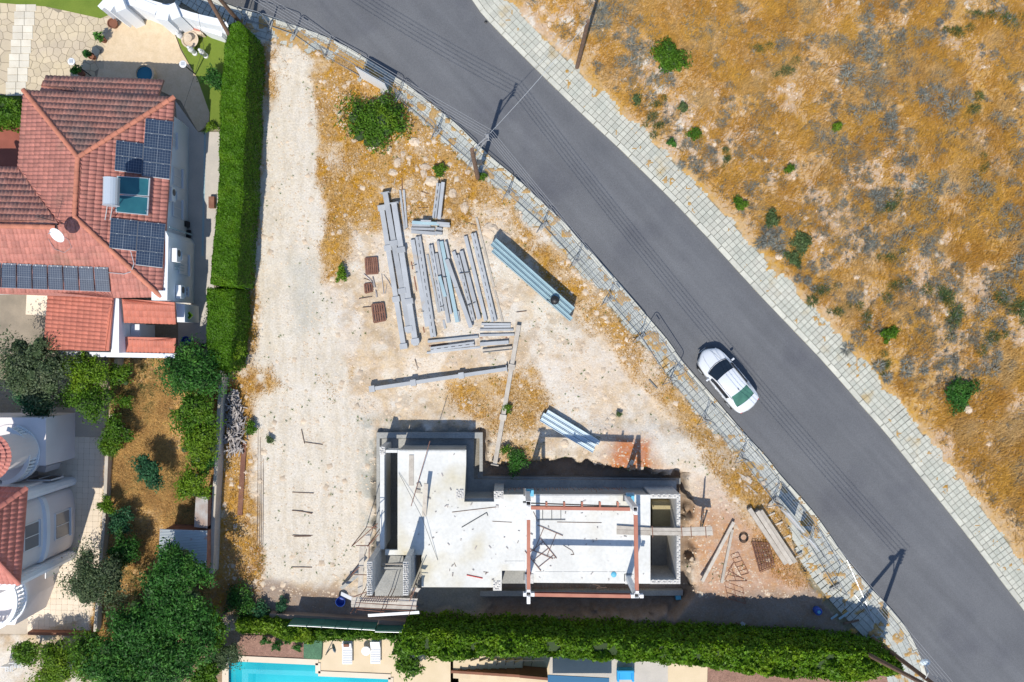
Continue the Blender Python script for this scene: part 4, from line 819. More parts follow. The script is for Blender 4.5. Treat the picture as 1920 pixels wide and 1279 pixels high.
# ------------------------------------------------------------------ roofs
def lsplane(P):
    A = np.array([[p[0], p[1], 1] for p in P]); z = np.array([p[2] for p in P]); s, *_ = np.linalg.lstsq(A, z, rcond=None); return s
def roof_plane(parent, pts, mt, eave=(0, 1), tw=.235, tl=.38, ov=.0, thick=.14, name='roof', flat_fit=True):
    """pts: (px,py,z); eave: the two corners of the low edge"""
    P = [W(*p) for p in pts]; a, b, c = lsplane(P); P = [Vector((p.x, p.y, a*p.x+b*p.y+c)) for p in P]
    mb = MB(); n = len(P); area = sum(P[i].x*P[(i+1)%n].y-P[(i+1)%n].x*P[i].y for i in range(n))
    if area < 0: Q = P[::-1]
    else: Q = P
    mb.v = [tuple(p) for p in Q] + [tuple(p-Vector((0,0,thick))) for p in Q]; mb.f = [tuple(range(n)), tuple(range(2*n-1, n-1, -1))] + [(i, n+i, n+(i+1)%n, (i+1)%n) for i in range(n)]
    deck = mb.build(name, mt, parent)
    E0, E1 = P[eave[0]], P[eave[1]]; U = (E1-E0).normalized(); Nn = Vector((-a, -b, 1)).normalized(); Vv = Nn.cross(U)
    cen = sum(P, Vector())/n
    if (cen-E0).dot(Vv) < 0: Vv = -Vv
    uv = [((p-E0).dot(U), (p-E0).dot(Vv)) for p in P]; vmin = min(q[1] for q in uv); vmax = max(q[1] for q in uv)
    def rng_(v):
        us = []
        for i in range(n):
            (u0,v0),(u1,v1) = uv[i], uv[(i+1)%n]
            if (v0-v)*(v1-v) <= 0 and abs(v1-v0) > 1e-6: us.append(u0+(u1-u0)*(v-v0)/(v1-v0))
        return (min(us), max(us)) if len(us) >= 2 else None
    prof = [(0, 0), (.18, .026), (.38, .042), (.60, .034), (.78, .009), (1, 0)]
    V = []; F = []
    vs = np.arange(vmin-ov, vmax, tl)
    for r_, v0 in enumerate(vs):
        v1 = v0+tl+.02; va, vb = max(v0+.001, vmin+.001), min(v1, vmax-.001)
        A, B = rng_(va), rng_(min(max(vb, va+.001), vmax-.001))
        Cc = rng_(min(vmax-.001, max(vmin+.001, v0+tl/2)))
        if not A or not B or not Cc: continue
        i0 = int(math.floor(min(A[0], B[0])/tw)); i1 = int(math.ceil(max(A[1], B[1])/tw))
        for i in range(i0, i1):
            uc = (i+.5)*tw
            if uc < Cc[0]-tw*.4 or uc > Cc[1]+tw*.4: continue
            k = len(V); jit = RNG.normal(0, .004)
            for e, (vv, lift, lim) in enumerate(((v0, .022, A), (vb, .008, B))):
                for f, h in prof:
                    u = min(max((i+f)*tw, lim[0]), lim[1]); p = E0 + U*u + Vv*vv + Nn*(h+lift+jit); V.append(tuple(p))
            for q in range(5): F.append((k+q, k+q+1, k+7+q, k+6+q))
            k2 = len(V)
            for f, h in prof: u = min(max((i+f)*tw, A[0]), A[1]); V.append(tuple(E0+U*u+Vv*v0+Nn*(-.01)))
            for q in range(5): F.append((k2+q, k2+q+1, k+q+1, k+q))
    o = npobj('roof_tiles', V, F, mt, deck); o['kind'] = 'stuff'; return (a, b, c), deck
def zon(pl, px, py, z0=4.5):
    z = z0
    for _ in range(6): p = W(px, py, z); z = pl[0]*p.x+pl[1]*p.y+pl[2]
    return z
RIDGE = {}
def ridge(parent, a, b, mt='ridge', step=.40, r=.13, lift=.02):
    A, B = W(*a), W(*b); d = B-A; L_ = d.length; n = max(1, int(L_/step)); key = (mt, r)
    if key not in RIDGE:
        mb = MB(); k = []; nn = 7
        for e, rr in ((-.22, r*1.12), (.22, r*.92)):
            for i in range(nn): t = math.pi*i/(nn-1); mb.v.append((e, rr*math.cos(t), rr*math.sin(t)*.8))
        for i in range(nn-1): mb.f.append((i, i+1, nn+i+1, nn+i))
        mb.f.append(tuple(range(nn))[::-1]); RIDGE[key] = mb.mesh('ridge_tile', M[mt], smooth=False)
    X = d.normalized(); Z_ = Vector((0,0,1)); Y = Z_.cross(X).normalized(); Z_ = X.cross(Y); R = Matrix((X, Y, Z_)).transposed()
    for i in range(n): inst('ridge_tile', RIDGE[key], parent, A + d*((i+.5)/n) + Vector((0,0,lift+.004*(i%2))), M=R)
# ------------------------------------------------------------------ house 1 (north-west)
h1 = thing('tiled_house', 'house with weathered red tiled hip roof carrying solar panels, top left', 'house', (-25, 9, 0))
EV, RG = 3.8, 5.1
plN, rN = roof_plane(h1, [(44,169,EV),(327,182,EV),(146,295,RG)], M['roof_north'], (0,1))
plE, rE = roof_plane(h1, [(327,182,EV),(302.5,557,EV),(139.6,406.6,RG),(146,295,RG)], M['roof'], (0,1))
plS, rS = roof_plane(h1, [(302.5,557,EV),(213,558.5,EV),(-70,549,EV),(-70,422,RG),(100,426,RG),(139.6,406.6,RG)], M['roof'], (0,1))
plW, rW = roof_plane(h1, [(44,169,EV),(34.5,313.6,EV),(109,420,RG-.1),(139.6,406.6,RG),(146,295,RG)], M['roof'], (0,1))
plL, rL = roof_plane(h1, [(-70,311,EV),(34.5,313.6,EV),(109,420,RG-.1),(-70,421,RG-.1)], M['roof_north'], (0,1))
for a, b in [((44,169,EV+.06),(146,295,RG+.05)),((327,182,EV+.06),(146,295,RG+.05)),((146,295,RG+.05),(139.6,406.6,RG+.05)),((139.6,406.6,RG+.05),(302.5,557,EV+.06)),((-70,422,RG+.02),(104,426,RG+.02))]: ridge(h1, a, b)
roof_plane(h1, [(86,142,3.1),(307,150,3.1),(296,184,3.55),(74,170,3.55)], M['roof_north'], (0,1))
plC, _ = roof_plane(h1, [(90,553,3.35),(212,558.5,3.75),(204,658,3.75),(82,655.7,3.35)], M['roof_new'], (0,3))
roof_plane(h1, [(229,560,3.5),(327,567,3.5),(330,608,3.1),(232.6,605,3.1)], M['roof_new'], (3,2))
roof_plane(h1, [(215,631,2.75),(330,634,2.75),(328,664,2.6),(212,660,2.6)], M['roof_new'], (3,2))
def gxy(pts, z=0): return [tuple(W(x, y, z)[:2]) for x, y in pts]
MB().prism([(-40,9.75),(-28.3,9.75),(-28.2,13.9),(-20.9,13.9),(-20.15,13.3),(-20.25,6.2),(-19.95,6.0),(-19.95,2.9),(-40,2.9)], 0, EV-.15).build('wall', M['white_wall'], h1)
MB().prism([(-19.95,6.35),(-19.78,6.0),(-19.85,2.35),(-20.75,2.35),(-20.75,2.9),(-19.95,2.9)], 0, 3.95).build('side_wall', M['white_wall'], h1)
MB().prism(gxy([(211,558),(223,560),(223,662),(208,662)], 3.5), 0, 3.5).build('party_wall', M['white_wall'], h1)
MB().prism(gxy([(108,659),(343,663.5),(343,672),(108,668)], 2.75), 0, 2.7).build('parapet_wall', M['white_wall'], h1)
MB().prism(gxy([(328,568),(345,571),(345,604),(331,604)], 2.4), 0, 2.3).build('store_wall', M['white_wall'], h1)
MB().prism(gxy([(245,608),(260,608),(260,632),(243,632)], 2.2), 0, 2.1).build('store_wall', M['white_wall'], h1)
MB().prism(gxy([(224,562),(243,562),(243,632),(224,632)], .3), 0, .3).build('yard_floor', M['porch'], h1)
# windows and blinds on the east walls
def wwin(parent, x, yc, zc, wd, ht, side=1, mt='glass_dark', name='window'):
    o = MB().box((x+.02*side, yc, zc), (.05, wd, ht)).build(name, M['white'], parent)
    MB().box((x+.05*side, yc, zc), (.02, wd-.12, ht-.12)).build('pane', M[mt], o); MB().box((x+.075*side, yc, zc), (.02, .04, ht-.12)).build('mullion', M['white'], o); MB().box((x+.08*side, yc, zc-ht/2-.03), (.16, wd+.1, .05)).build('sill', M['white'], o)
for yc, zc, wd, ht in ((12.0,2.3,.9,.6),(9.9,1.8,1.1,1.2),(8.0,1.8,1.1,1.2)): wwin(h1, -20.2, yc, zc, wd, ht, 1, 'tank')
for yc, zc in ((4.6,1.9),): wwin(h1, -19.78, yc, zc, 1.2, 1.3, 1, 'tank')
wwin(h1, -19.8, 3.0, 1.6, .5, .6)
def ac(x, y, z, label):
    t = thing('air_conditioner', label, 'air conditioner', (x, y, z)); MB().box((x+.18, y, z+.3), (.32, .8, .58)).build('casing', M['white'], t, bevel=.02)
    MB().lathe((x+.345, y+.12, z+.3), [(.2,0),(.2,.015),(.06,.02),(0,.02)], 16, Matrix.Rotation(math.pi/2, 3, 'Y')).build('fan_grille', M['metal_dark'], t); MB().box((x+.2, y, z-.03), (.4,.5,.04)).build('bracket', M['metal_light'], t)
ac(-20.2, 8.6, 2.7, 'white air conditioner box on the wall beside the water heater'); ac(-19.78, 5.0, 3.0, 'white air conditioner box on the lower east wall beside the panels'); ac(-19.83, 2.9, 2.3, 'white air conditioner box at the south end of the east wall')
MB().tube((-19.9,6.6,.2), (-19.9,6.6,3.6), .05).build('drain_pipe', M['steel_blue'], h1); 
for i in range(3): MB().box((-19.7,4.2+.16*i,2.6), (.03,.05,1.3)).build('louvre', M['steel_blue'], h1)
# ------------------------------------------------------------------ solar panels
def panel(pl, q, label, cols, rows, grp, tilt=0):
    P = []
    for x, y in q: z = zon(pl, x, y); p = W(x, y, z+.16); P.append(p)
    t = thing_part('solar_panel', h1); t['label'] = label
    Nn = (P[1]-P[0]).cross(P[3]-P[0]).normalized()
    if Nn.z < 0: Nn = -Nn
    def lay(u0, u1, v0, v1, h0, h1, nm, mt):
        f = lambda u, v: P[0]*(1-u)*(1-v)+P[1]*u*(1-v)+P[2]*u*v+P[3]*(1-u)*v
        c = [f(u0,v0), f(u1,v0), f(u1,v1), f(u0,v1)]; mb = MB(); k = [tuple(p+Nn*h0) for p in c]+[tuple(p+Nn*h1) for p in c]
        mb.v = k; mb.f = [(0,1,5,4),(1,2,6,5),(2,3,7,6),(3,0,4,7),(4,5,6,7),(3,2,1,0)]; return mb.build(nm, M[mt], t)
    lay(0,1,0,1,-.04,.0,'frame','cell_grid'); lay(.012,.988,.018,.982,-.02,.012,'cell_sheet','solar')
    mb = MB()
    f = lambda u, v: P[0]*(1-u)*(1-v)+P[1]*u*(1-v)+P[2]*u*v+P[3]*(1-u)*v
    for i in range(1, cols): u = .02+.96*i/cols; mb.bar(f(u,.03)+Nn*.015, f(u,.97)+Nn*.015, .026 if i == cols//2 and cols > rows else .010, .004)
    for j in range(1, rows): v = .03+.94*j/rows; mb.bar(f(.02,v)+Nn*.018, f(.98,v)+Nn*.018, .026 if j == rows//2 and rows >= cols else .010, .004)
    mb.build('cell_line', M['cell_grid'], t)['kind'] = 'stuff'
    lay(.24,.28,-.03,.02,.0,.03,'clamp','metal_light'); lay(.72,.76,-.03,.02,.0,.03,'clamp','metal_light')
    a = P[3].copy(); MB().bar(P[0]-Nn*.10, P[1]-Nn*.10, .05, .08).build('rail', M['metal_light'], t); MB().bar(P[3]-Nn*.10, P[2]-Nn*.10, .05, .08).build('rail', M['metal_light'], t)
M['cell_grid'] = mat('cell_grid_line', (.22,.25,.29), rough=.4)
M['solar'] = mat('solar_cell', (.014,.028,.060), (.024,.045,.085), rough=.28, ns=1.4, spec=.6)
def quadpanels(pl, c0, c1, c2, c3, n, vert, labels, cols, rows, grp):
    """corner pixels NW,NE,SE,SW split in n"""
    c = [np.array(v, float) for v in (c0, c1, c2, c3)]
    for i in range(n):
        a, b = i/n+.006, (i+1)/n-.006
        if vert: q = [c[0]+(c[3]-c[0])*a, c[1]+(c[2]-c[1])*a, c[1]+(c[2]-c[1])*b, c[0]+(c[3]-c[0])*b]
        else: q = [c[0]+(c[1]-c[0])*a, c[0]+(c[1]-c[0])*b, c[3]+(c[2]-c[3])*b, c[3]+(c[2]-c[3])*a]
        panel(pl, [tuple(v) for v in q], labels[i], cols, rows, grp)
o4 = ['topmost','second from the top','third from the top','bottom']
quadpanels(plE, cH(1028,835), cH(1222,858), cH(1195,1265), cH(1000,1240), 4, True, ['%s panel of the tall solar block by the east eave' % s for s in o4], 10, 5, 'solar panels on the tiled house')
quadpanels(plE, cH(820,990), cH(1012,1015), cH(998,1225), cH(808,1200), 2, True, ['upper panel of the small solar block above the water heater', 'lower panel of the small solar block above the water heater'], 10, 5, 'solar panels on the tiled house')
quadpanels(plE, cI(760,288), cI(945,308), cI(930,512), cI(748,492), 2, True, ['upper panel of the small solar block below the water heater', 'lower panel of the small solar block below the water heater'], 10, 5, 'solar panels on the tiled house')
quadpanels(plE, cI(948,310), cI(1133,330), cI(1112,630), cI(928,608), 3, True, ['top panel of the three by the lower east eave', 'middle panel of the three by the lower east eave', 'bottom panel of the three by the lower east eave'], 10, 5, 'solar panels on the tiled house')
c = lambda x: (x, 330+(600+(x*3.654)*.037)/3.654); 
quadpanels(plS, (-27,494), (203.5,503.5), (207.5,547.5), (-28,538.5), 8, False, ['panel at the %s end of the long south row' % s if s in ('left','right') else '%s panel from the right in the long south row' % s for s in ('left','seventh','sixth','fifth','fourth','third','second','right')], 6, 10, 'solar panels on the tiled house')
# water heater
wh = thing('solar_water_heater', 'solar water heater with pale blue tank and two dark blue collectors', 'water heater', tuple(W(235, 365, 5)))
q = [cI(800,0), cI(1028,15), cI(1012,270), cI(792,248)]
for k, (v0, v1) in enumerate(((0,.49),(.51,1))):
    P = []
    for u, v in ((0,v0),(1,v0),(1,v1),(0,v1)):
        x = q[0][0]*(1-u)*(1-v)+q[1][0]*u*(1-v)+q[2][0]*u*v+q[3][0]*(1-u)*v; y = q[0][1]*(1-u)*(1-v)+q[1][1]*u*(1-v)+q[2][1]*u*v+q[3][1]*(1-u)*v
        P.append(W(x, y, zon(plE, x, y)+.35+.25*(1-u)))
    mb = MB(); mb.v = [tuple(p-Vector((0,0,.1))) for p in P]+[tuple(p) for p in P]; mb.f = [(0,3,7,4),(3,2,6,7),(2,1,5,6),(1,0,4,5),(4,7,6,5),(0,1,2,3)]; col = mb.build('collector', M['metal_light'], wh)
    cc = sum(P, Vector())/4; mb = MB(); Pi = [cc+(p-cc)*.93+Vector((0,0,.006)) for p in P]; mb.quad(*reversed(Pi)); mb.build('collector_glass', M['collector'] if 'collector' in M else M.setdefault('collector', mat('collector_glass', (.02,.10,.135), (.03,.14,.17), rough=.15, ns=1.5)), col)
a, b = W(*cI(765,18), 6.35), W(*cI(760,200), 6.35); MB().tube(a, b, .42, 20).build('tank', M['tank'], wh, smooth=False)
for e, s in ((a, 1), (b, -1)): MB().tube(e, e+(a-b).normalized()*.03*s, .44, 20).build('tank_cap', M['tank'], wh)
MB().tube(W(*cI(720,150), 6.3), W(*cI(765,165), 6.3), .07).build('valve', M['lightblue'], wh)
for x, y in ((735,205),(770,205)): MB().tube(W(*cI(x,y), 5.9), W(*cI(x-15,y+95), 5.0), .025).build('stand_leg', M['metal_light'], wh)
for x, y in ((790,20),(790,230),(1000,240),(1010,20)): 
    px_, py_ = cI(x, y); z = zon(plE, px_, py_); MB().tube(W(px_, py_, z), W(px_, py_, z+.5), .02).build('stand_leg', M['metal_light'], wh)
dish = thing('satellite_dish', 'white satellite dish on the ridge of the tiled house', 'satellite dish', tuple(W(*cI(400,400), 5.5)))
Mr = Matrix.Rotation(math.radians(38), 3, 'X') @ Matrix.Rotation(math.radians(-15), 3, 'Y'); ctr = W(*cI(402,398), 6.1)
MB().lathe(ctr, [(.0,0),(.2,.02),(.38,.08),(.44,.13),(.44,.145),(.37,.10),(.2,.04),(0,.02)], 22, Mr).build('reflector', M['white'], dish, smooth=True)
MB().tube(ctr, W(*cI(385,330), 5.2), .035).build('mast', M['metal_dark'], dish); MB().path([ctr-Vector((.2,-.3,0)), W(*cI(330,398), 6.3)], .02).build('feed_arm', M['metal_light'], dish)
rod([cI(330,430),cI(370,500),cI(440,525),cI(490,490),cI(470,440),cI(445,420)], [zon(plS,*cI(*q_))+.1 for q_ in ((330,430),(370,500),(440,525),(490,490),(470,440),(445,420))], .012, M['wire'], 'roof_cable', 'loose white cable curling on the roof below the dish', 'cable')
rod([cI(895,515),cI(918,600),cI(900,655),cI(850,672),cI(745,662)], [zon(plS,*cI(*q_))+.12 for q_ in ((895,515),(918,600),(900,655),(850,672),(745,662))], .018, M['metal_light'], 'roof_conduit', 'curved white conduit joining two solar blocks over the hip', 'conduit')
an = thing('roof_antenna', 'thin television antenna on the valley beside the satellite dish', 'antenna', tuple(W(100,420,5.2))); A0 = W(100,414,5.2); MB().tube(A0, A0+Vector((0,0,1.5)), .02).build('mast', M['metal_dark'], an)
for i in range(4): MB().tube(A0+Vector((-.3+.05*i,.1*i-.1,1.2+.08*i)), A0+Vector((.3-.05*i,.1*i-.1,1.2+.08*i)), .012, 4).build('antenna_rod', M['metal_dark'], an)
# ------------------------------------------------------------------ yard of house 1
def sheet(name, poly, z, mt, kind='structure', th=.06): o = MB().prism(gxy(poly), z-th, z).build(name, M[mt]); o['kind'] = kind; return o
sheet('patio', [(180,165),(205,30),(232,22),(320,42),(340,95),(372,150),(394,212),(392,236),(372,248),(340,190),(300,170)], .10, 'beige')
sheet('lawn', [(322,40),(425,62),(418,240),(395,238),(394,212),(372,150),(341,92)], .11, 'lawn')
sheet('side_path', [(330,190),(372,248),(415,248),(412,420),(400,560),(392,640),(335,672),(335,560),(345,420)], .08, 'grey_pave')
for x in ((368,250,362,560),): o = MB().prism(gxy([(384,250),(387,250),(383,480),(379,480)]), .0815, .09).build('drain_strip', M['steel_blue']); o['kind'] = 'structure'
sheet('yard_paving', [(-80,550),(92,553),(90,640),(40,668),(-80,668)], .07, 'oldpave'); sheet('porch_floor', [(-80,238),(40,238),(36,315),(-80,315)], .12, 'porch')
o = MB().prism(gxy([(52,552),(92,552),(90,592),(50,590)]), .075, .11).build('pale_pad', M['drive']); o['kind'] = 'structure'
# crazy paving: Voronoi stones, each one an object
cz = struct('crazy_paving', tuple(W(100, 90, 0))); zone = gxy([(-40,10),(60,12),(200,22),(206,30),(182,160),(80,172),(40,178),(-40,180)])
MB().prism(zone, .04, .095).build('mortar_bed', M['mortar'], cz)
x0, x1, y0, y1 = -33.4, -25.0, 15.3, 21.0; sp = .46; seeds = []
for i in range(int((x1-x0)/sp)+1):
    for j in range(int((y1-y0)/sp)+1): seeds.append((x0+sp*(i+.5*(j%2)+RNG.uniform(-.36,.36)), y0+sp*(j+RNG.uniform(-.36,.36))))
seeds = [s for s in seeds if not (-31.5 < s[0]+.0*(s[1]-18)-.12*(s[1]-18) < -30.1)]
sa = np.array(seeds)
def clip(poly, p, q):
    mx_, my_ = (p[0]+q[0])/2, (p[1]+q[1])/2; nx_, ny_ = q[0]-p[0], q[1]-p[1]; out = []
    for i in range(len(poly)):
        a, b = poly[i], poly[(i+1)%len(poly)]; da = (a[0]-mx_)*nx_+(a[1]-my_)*ny_; db = (b[0]-mx_)*nx_+(b[1]-my_)*ny_
        if da <= 0: out.append(a)
        if da*db < 0: t_ = da/(da-db); out.append((a[0]+(b[0]-a[0])*t_, a[1]+(b[1]-a[1])*t_))
    return out
ins = inpoly(sa[:,0], sa[:,1], zone)
for i, s in enumerate(seeds):
    if not ins[i]: continue
    poly = [(s[0]-.5,s[1]-.5),(s[0]+.5,s[1]-.5),(s[0]+.5,s[1]+.5),(s[0]-.5,s[1]+.5)]; d = np.hypot(sa[:,0]-s[0], sa[:,1]-s[1])
    for j in np.argsort(d)[1:14]: poly = clip(poly, s, sa[j])
    if len(poly) < 3: continue
    cx, cy = sum(p[0] for p in poly)/len(poly), sum(p[1] for p in poly)/len(poly); poly = [(cx+(p[0]-cx)*.945, cy+(p[1]-cy)*.945) for p in poly]
    MB().prism(poly, .09, .112+RNG.uniform(0,.006)).build('paving_stone', M['crazy'], cz)
st = struct('garden_path', tuple(W(30, 90, 0)))
pm = slab_mesh('path_slab', .62, .42, .06, mat('pale_path_stone', (.58,.53,.43), (.66,.62,.52), ns=1.5, fine=.05, vary=.08))
for j in range(13):
    for i in range(2): 
        yy = 15.5+.44*j; inst('path_slab', pm, st, (-30.95+.12*(yy-18)+.64*i-.05*(j%2), yy, .085), -.0)
# left garden patches
def grassy(name, poly, label=None):
    o = sheet(name, poly, .10, 'lawn'); return o
sheet('lawn', [(-60,-30),(190,-30),(196,-10),(205,30),(190,36),(90,14),(-60,2)], .14, 'lawn')
sheet('lawn', [(-60,176),(40,180),(38,240),(-60,240)], .09, 'lawn')
# white walls and the gate along the street
wl_ = thing('street_wall', 'white rendered street wall with curved tops beside the slatted gate', 'wall', tuple(W(330, 40, 0)))
def hw(pts, z1, th, nm='wall_section', par=None, mt='white_wall', zs_=None):
    for i in range(len(pts)-1):
        (x0_,y0_),(x1_,y1_) = pts[i], pts[i+1]; za, zb_ = (zs_[i], zs_[i+1]) if zs_ else (z1, z1)
        a, b = W(x0_,y0_,za), W(x1_,y1_,zb_); d = Vector((b.x-a.x, b.y-a.y, 0)).normalized(); n_ = Vector((-d.y, d.x, 0))*th/2
        mb = MB(); c_ = [a-n_, b-n_, b+n_, a+n_]; mb.v = [(v.x, v.y, -.05) for v in c_]+[(v.x, v.y, v.z+.001*i) for v in c_]; mb.f = [(0,1,5,4),(1,2,6,5),(2,3,7,6),(3,0,4,7),(4,5,6,7),(3,2,1,0)]; mb.build(nm, M[mt], par)
hw([cG(50,110), cG(150,0)], 1.9, .35, par=wl_); hw([cG(130,0), cG(250,80), cG(380,30)], 2.6, .8, par=wl_); hw([cG(230,-20), cG(540,20), cG(830,140), cG(1020,110)], 2.2, .55, par=wl_)
hw([cG(830,150), cG(1000,180), cG(1120,130)], 2.6, .9, par=wl_)
hw([cG(1105,150), cG(1300,215), cG(1450,255), cG(1740,320), cG(1810,440)], 2.4, .42, par=wl_)
MB().prism(gxy([cG(540,-60), cG(1100,95), cG(1105,140), cG(800,110), cG(520,10)], 2.2), 1.95, 2.15).build('wall_coping', M['white_wall'], wl_)
MB().prism(gxy([cG(1110,165), cG(1460,250), cG(1740,330), cG(1720,500), cG(1480,420), cG(1330,330), cG(1200,310)], 1.3), 0, 1.3).build('planter_wall', M['white_wall'], wl_)
gt = thing('slatted_gate', 'grey slatted sliding gate set between white walls', 'gate', tuple(W(*cG(650,160), 0)))
for i in range(13):
    a = W(*cG(440+i*36, 50+i*14), 2.0); b = W(*cG(470+i*38, 130+i*11), 1.0); a2 = Vector((a.x, a.y, 2.0)); MB().bar(Vector((a.x,a.y,.15)), a2, .10, .05).build('slat', M['steel_grey'], gt)
for z in (.25, 1.1, 1.95): MB().bar(W(*cG(420,45), z).xy.to_3d()*0+Vector((W(*cG(420,45),2.0).x, W(*cG(420,45),2.0).y+.04, z)), Vector((W(*cG(900,235),2.0).x, W(*cG(900,235),2.0).y+.04, z)), .06, .06).build('rail', M['steel_grey'], gt)
# garden ornaments
def pot(px, py, label, r=.24, bush=True):
    p = W(px, py, .12); p.z = .11; t = thing('potted_plant', label, 'potted plant', tuple(p)); MB().lathe(p, [(r*.7,0),(r,.35),(r*1.08,.38),(r*.9,.38),(r*.85,.3),(0,.3)], 14).build('pot', M['terracotta'], t)
    if bush: leafball('foliage', p+Vector((0,0,.75)), (.32,.32,.42), 160, .13, M['leaf_dark'], t, core=False)
def leafball(name, c, rad, n, size, mt, parent, core=True, seed=None, lump=5, up=.35):
    r = np.random.default_rng(seed if seed is not None else int(abs(c[0]*91+c[1]*37)*10)+n); rad = np.array(rad)
    cl = r.normal(size=(lump, 3)); cl /= np.linalg.norm(cl, axis=1)[:, None]; cl = cl*rad*.45*r.uniform(.5, 1.15, (lump, 1)); cr = r.uniform(.45, .7, lump)
    k = r.integers(0, lump, n); d = r.normal(size=(n, 3)); d /= np.linalg.norm(d, axis=1)[:, None]; d[:, 2] = np.abs(d[:, 2])*1.0 - .25*(r.random(n) < .3)
    q = cl[k] + d*rad*cr[k][:, None]*r.uniform(.72, 1.10, (n, 1)); q = q + np.array(c)
    nrm = d*.8 + r.normal(size=(n, 3))*.55 + np.array([0, 0, up]); nrm /= np.linalg.norm(nrm, axis=1)[:, None]
    t1 = np.cross(nrm, r.normal(size=(n, 3))); t1 /= np.linalg.norm(t1, axis=1)[:, None]; t2 = np.cross(nrm, t1); s = size*r.uniform(.55, 1.25, (n, 1))
    V = np.empty((n*4, 3)); V[0::4] = q-t1*s; V[1::4] = q-t2*s*.48; V[2::4] = q+t1*s; V[3::4] = q+t2*s*.48
    o = npobj(name, V, np.arange(n*4).reshape(-1, 4), mt, parent)
    if core:
        mb = MB()
        for i in range(lump): mb.lathe(Vector(cl[i])+Vector(c)-Vector((0,0,rad[2]*.1)), [(0.0,-rad[2]*cr[i]*.7),(rad[0]*cr[i]*.6,-rad[2]*cr[i]*.35),(rad[0]*cr[i]*.78,0),(rad[0]*cr[i]*.6,rad[2]*cr[i]*.45),(0.0,rad[2]*cr[i]*.7)], 8)
        co = mb.build('crown_shade_core', M['core'], parent)  # dark lumps filling the ball as its inner shade
    return o
for (x, y), lab in zip([cH(840,105), cH(812,180), cH(740,290), cH(665,410), cH(588,525)], ['coiled brown pot by the white gate wall', 'brown potted plant below the coiled pot', 'brown potted plant halfway along the paving edge', 'brown potted plant left of the house shadow', 'brown potted plant nearest the roof edge']): pot(x, y, lab, .30 if 'coiled' in lab else .2, 'coiled' not in lab)
def lamp(top, base, label):
    p = W(*top, 2.6); g = Vector((p.x, p.y, .1)); q = W(*base, .1); t = thing('garden_lamp', label, 'lamp', (q.x, q.y, .1))
    MB().tube(Vector((q.x,q.y,.1)), p-Vector((0,0,.1)), .035).build('post', M['black'], t); MB().lathe(p-Vector((0,0,.16)), [(.08,0),(.20,.04),(.22,.12),(.19,.14)], 16).build('lamp_head', M['white'], t); MB().box(p, (.2,.2,.02)).build('solar_cap', M['metal_light'], t)
lamp(cH(500,432), cH(640,535), 'round garden lamp standing on the crazy paving'); lamp(cH(1288,450), cH(1380,525), 'round garden lamp standing at the edge of the lawn')
ft = thing('round_pond', 'small round pond with blue water in the shade of the house', 'pond', tuple(W(276,142,.1))); p = W(276,143,.1); MB().lathe(p, [(.62,0),(.62,.45),(.52,.45),(.50,.3)], 26).build('pond_rim', M['beige'], ft); MB().lathe(p+Vector((0,0,.3)), [(.5,0),(.5,.02),(0,.02)], 26).build('water', mat('pond_water', (.02,.16,.24), rough=.05), ft)
b_ = thing('white_fountain', 'round white stone fountain on the lawn', 'fountain', tuple(W(*cG(1298,555),.12))); p = W(*cG(1298,555), .5); p.z = .11; MB().lathe(p, [(.22,0),(.25,.3),(.5,.45),(.53,.55),(.44,.55),(.40,.48),(.12,.5),(.1,.8),(.25,.85),(0,.9)], 22).build('basin', M['stone'], b_)
for (x, y), (dx, dy), lab in (((1150,385),(40,60),'white statue lying nearest the gate on the lawn'),((1205,450),(20,20),'white ornament above the stone fountain'),((1185,520),(45,50),'white statue left of the stone fountain'),((1340,705),(40,60),'white statue below the stone fountain'),((1480,745),(60,50),'pale blue statue in the shade on the lawn')):
    t = thing('garden_statue', lab, 'statue', tuple(W(*cG(x+dx*.5, y+dy*.5), .12))); q = W(*cG(x+dx*.5, y+dy*.5), .11); MB().lathe(q, [(.16,0),(.16,.12),(.10,.16),(.15,.5),(.17,.75),(.09,.95),(.05,1.0)], 12).build('figure', M['white'], t); MB().lathe(q+Vector((0,0,1.0)), [(0,0),(.08,.04),(.09,.12),(0,.2)], 10).build('head', M['white'], t)
p = W(*cG(1365,385), 1.4); tt = thing('planter_table', 'pale curved bench with brown tiled top behind the fountain', 'bench', (p.x, p.y, .1)); MB().prism(gxy([cG(1235,320),cG(1300,330),cG(1450,440),cG(1470,470),cG(1380,470),cG(1270,410)], .6), .1, .6).build('base', M['stone'], tt); MB().prism(gxy([cG(1300,345),cG(1415,355),cG(1425,430),cG(1300,400)], .65), .602, .66).build('top', M['roof'], tt)
for i in range(3): 
    p = W(*cI([1460,1280,1290][i], [185,335,400][i]), .1); t_ = [(.35,.7,.3),(.4,.35,.5),(.35,.5,.2)][i]; tag(MB().box((p.x,p.y,.1+t_[2]/2), t_).build('garden_box', M['rust' if i == 0 else 'black']), ['dark framed crate standing against the hedge', 'black box standing at the house wall on the side path', 'dark green planter at the corner of the side path'][i], 'box')
def ring(px, py, label, mt='bluebin', r=.22, h=.3): p = W(px, py, .1); p.z = .09; return tag(MB().lathe(p, [(r*.8,0),(r,h),(r*.85,h),(r*.7,.05)], 14).build('tub', M[mt]), label, 'tub')
ring(*cI(1285,1130), 'blue plastic tub behind the low tiled roof', 'bluebin', .3); ring(*cI(1345,1158), 'bright pink plastic tub behind the low tiled roof', 'pink', .24); ring(*cI(1295,1170), 'brown clay bowl between the blue and pink tubs', 'terracotta', .18)
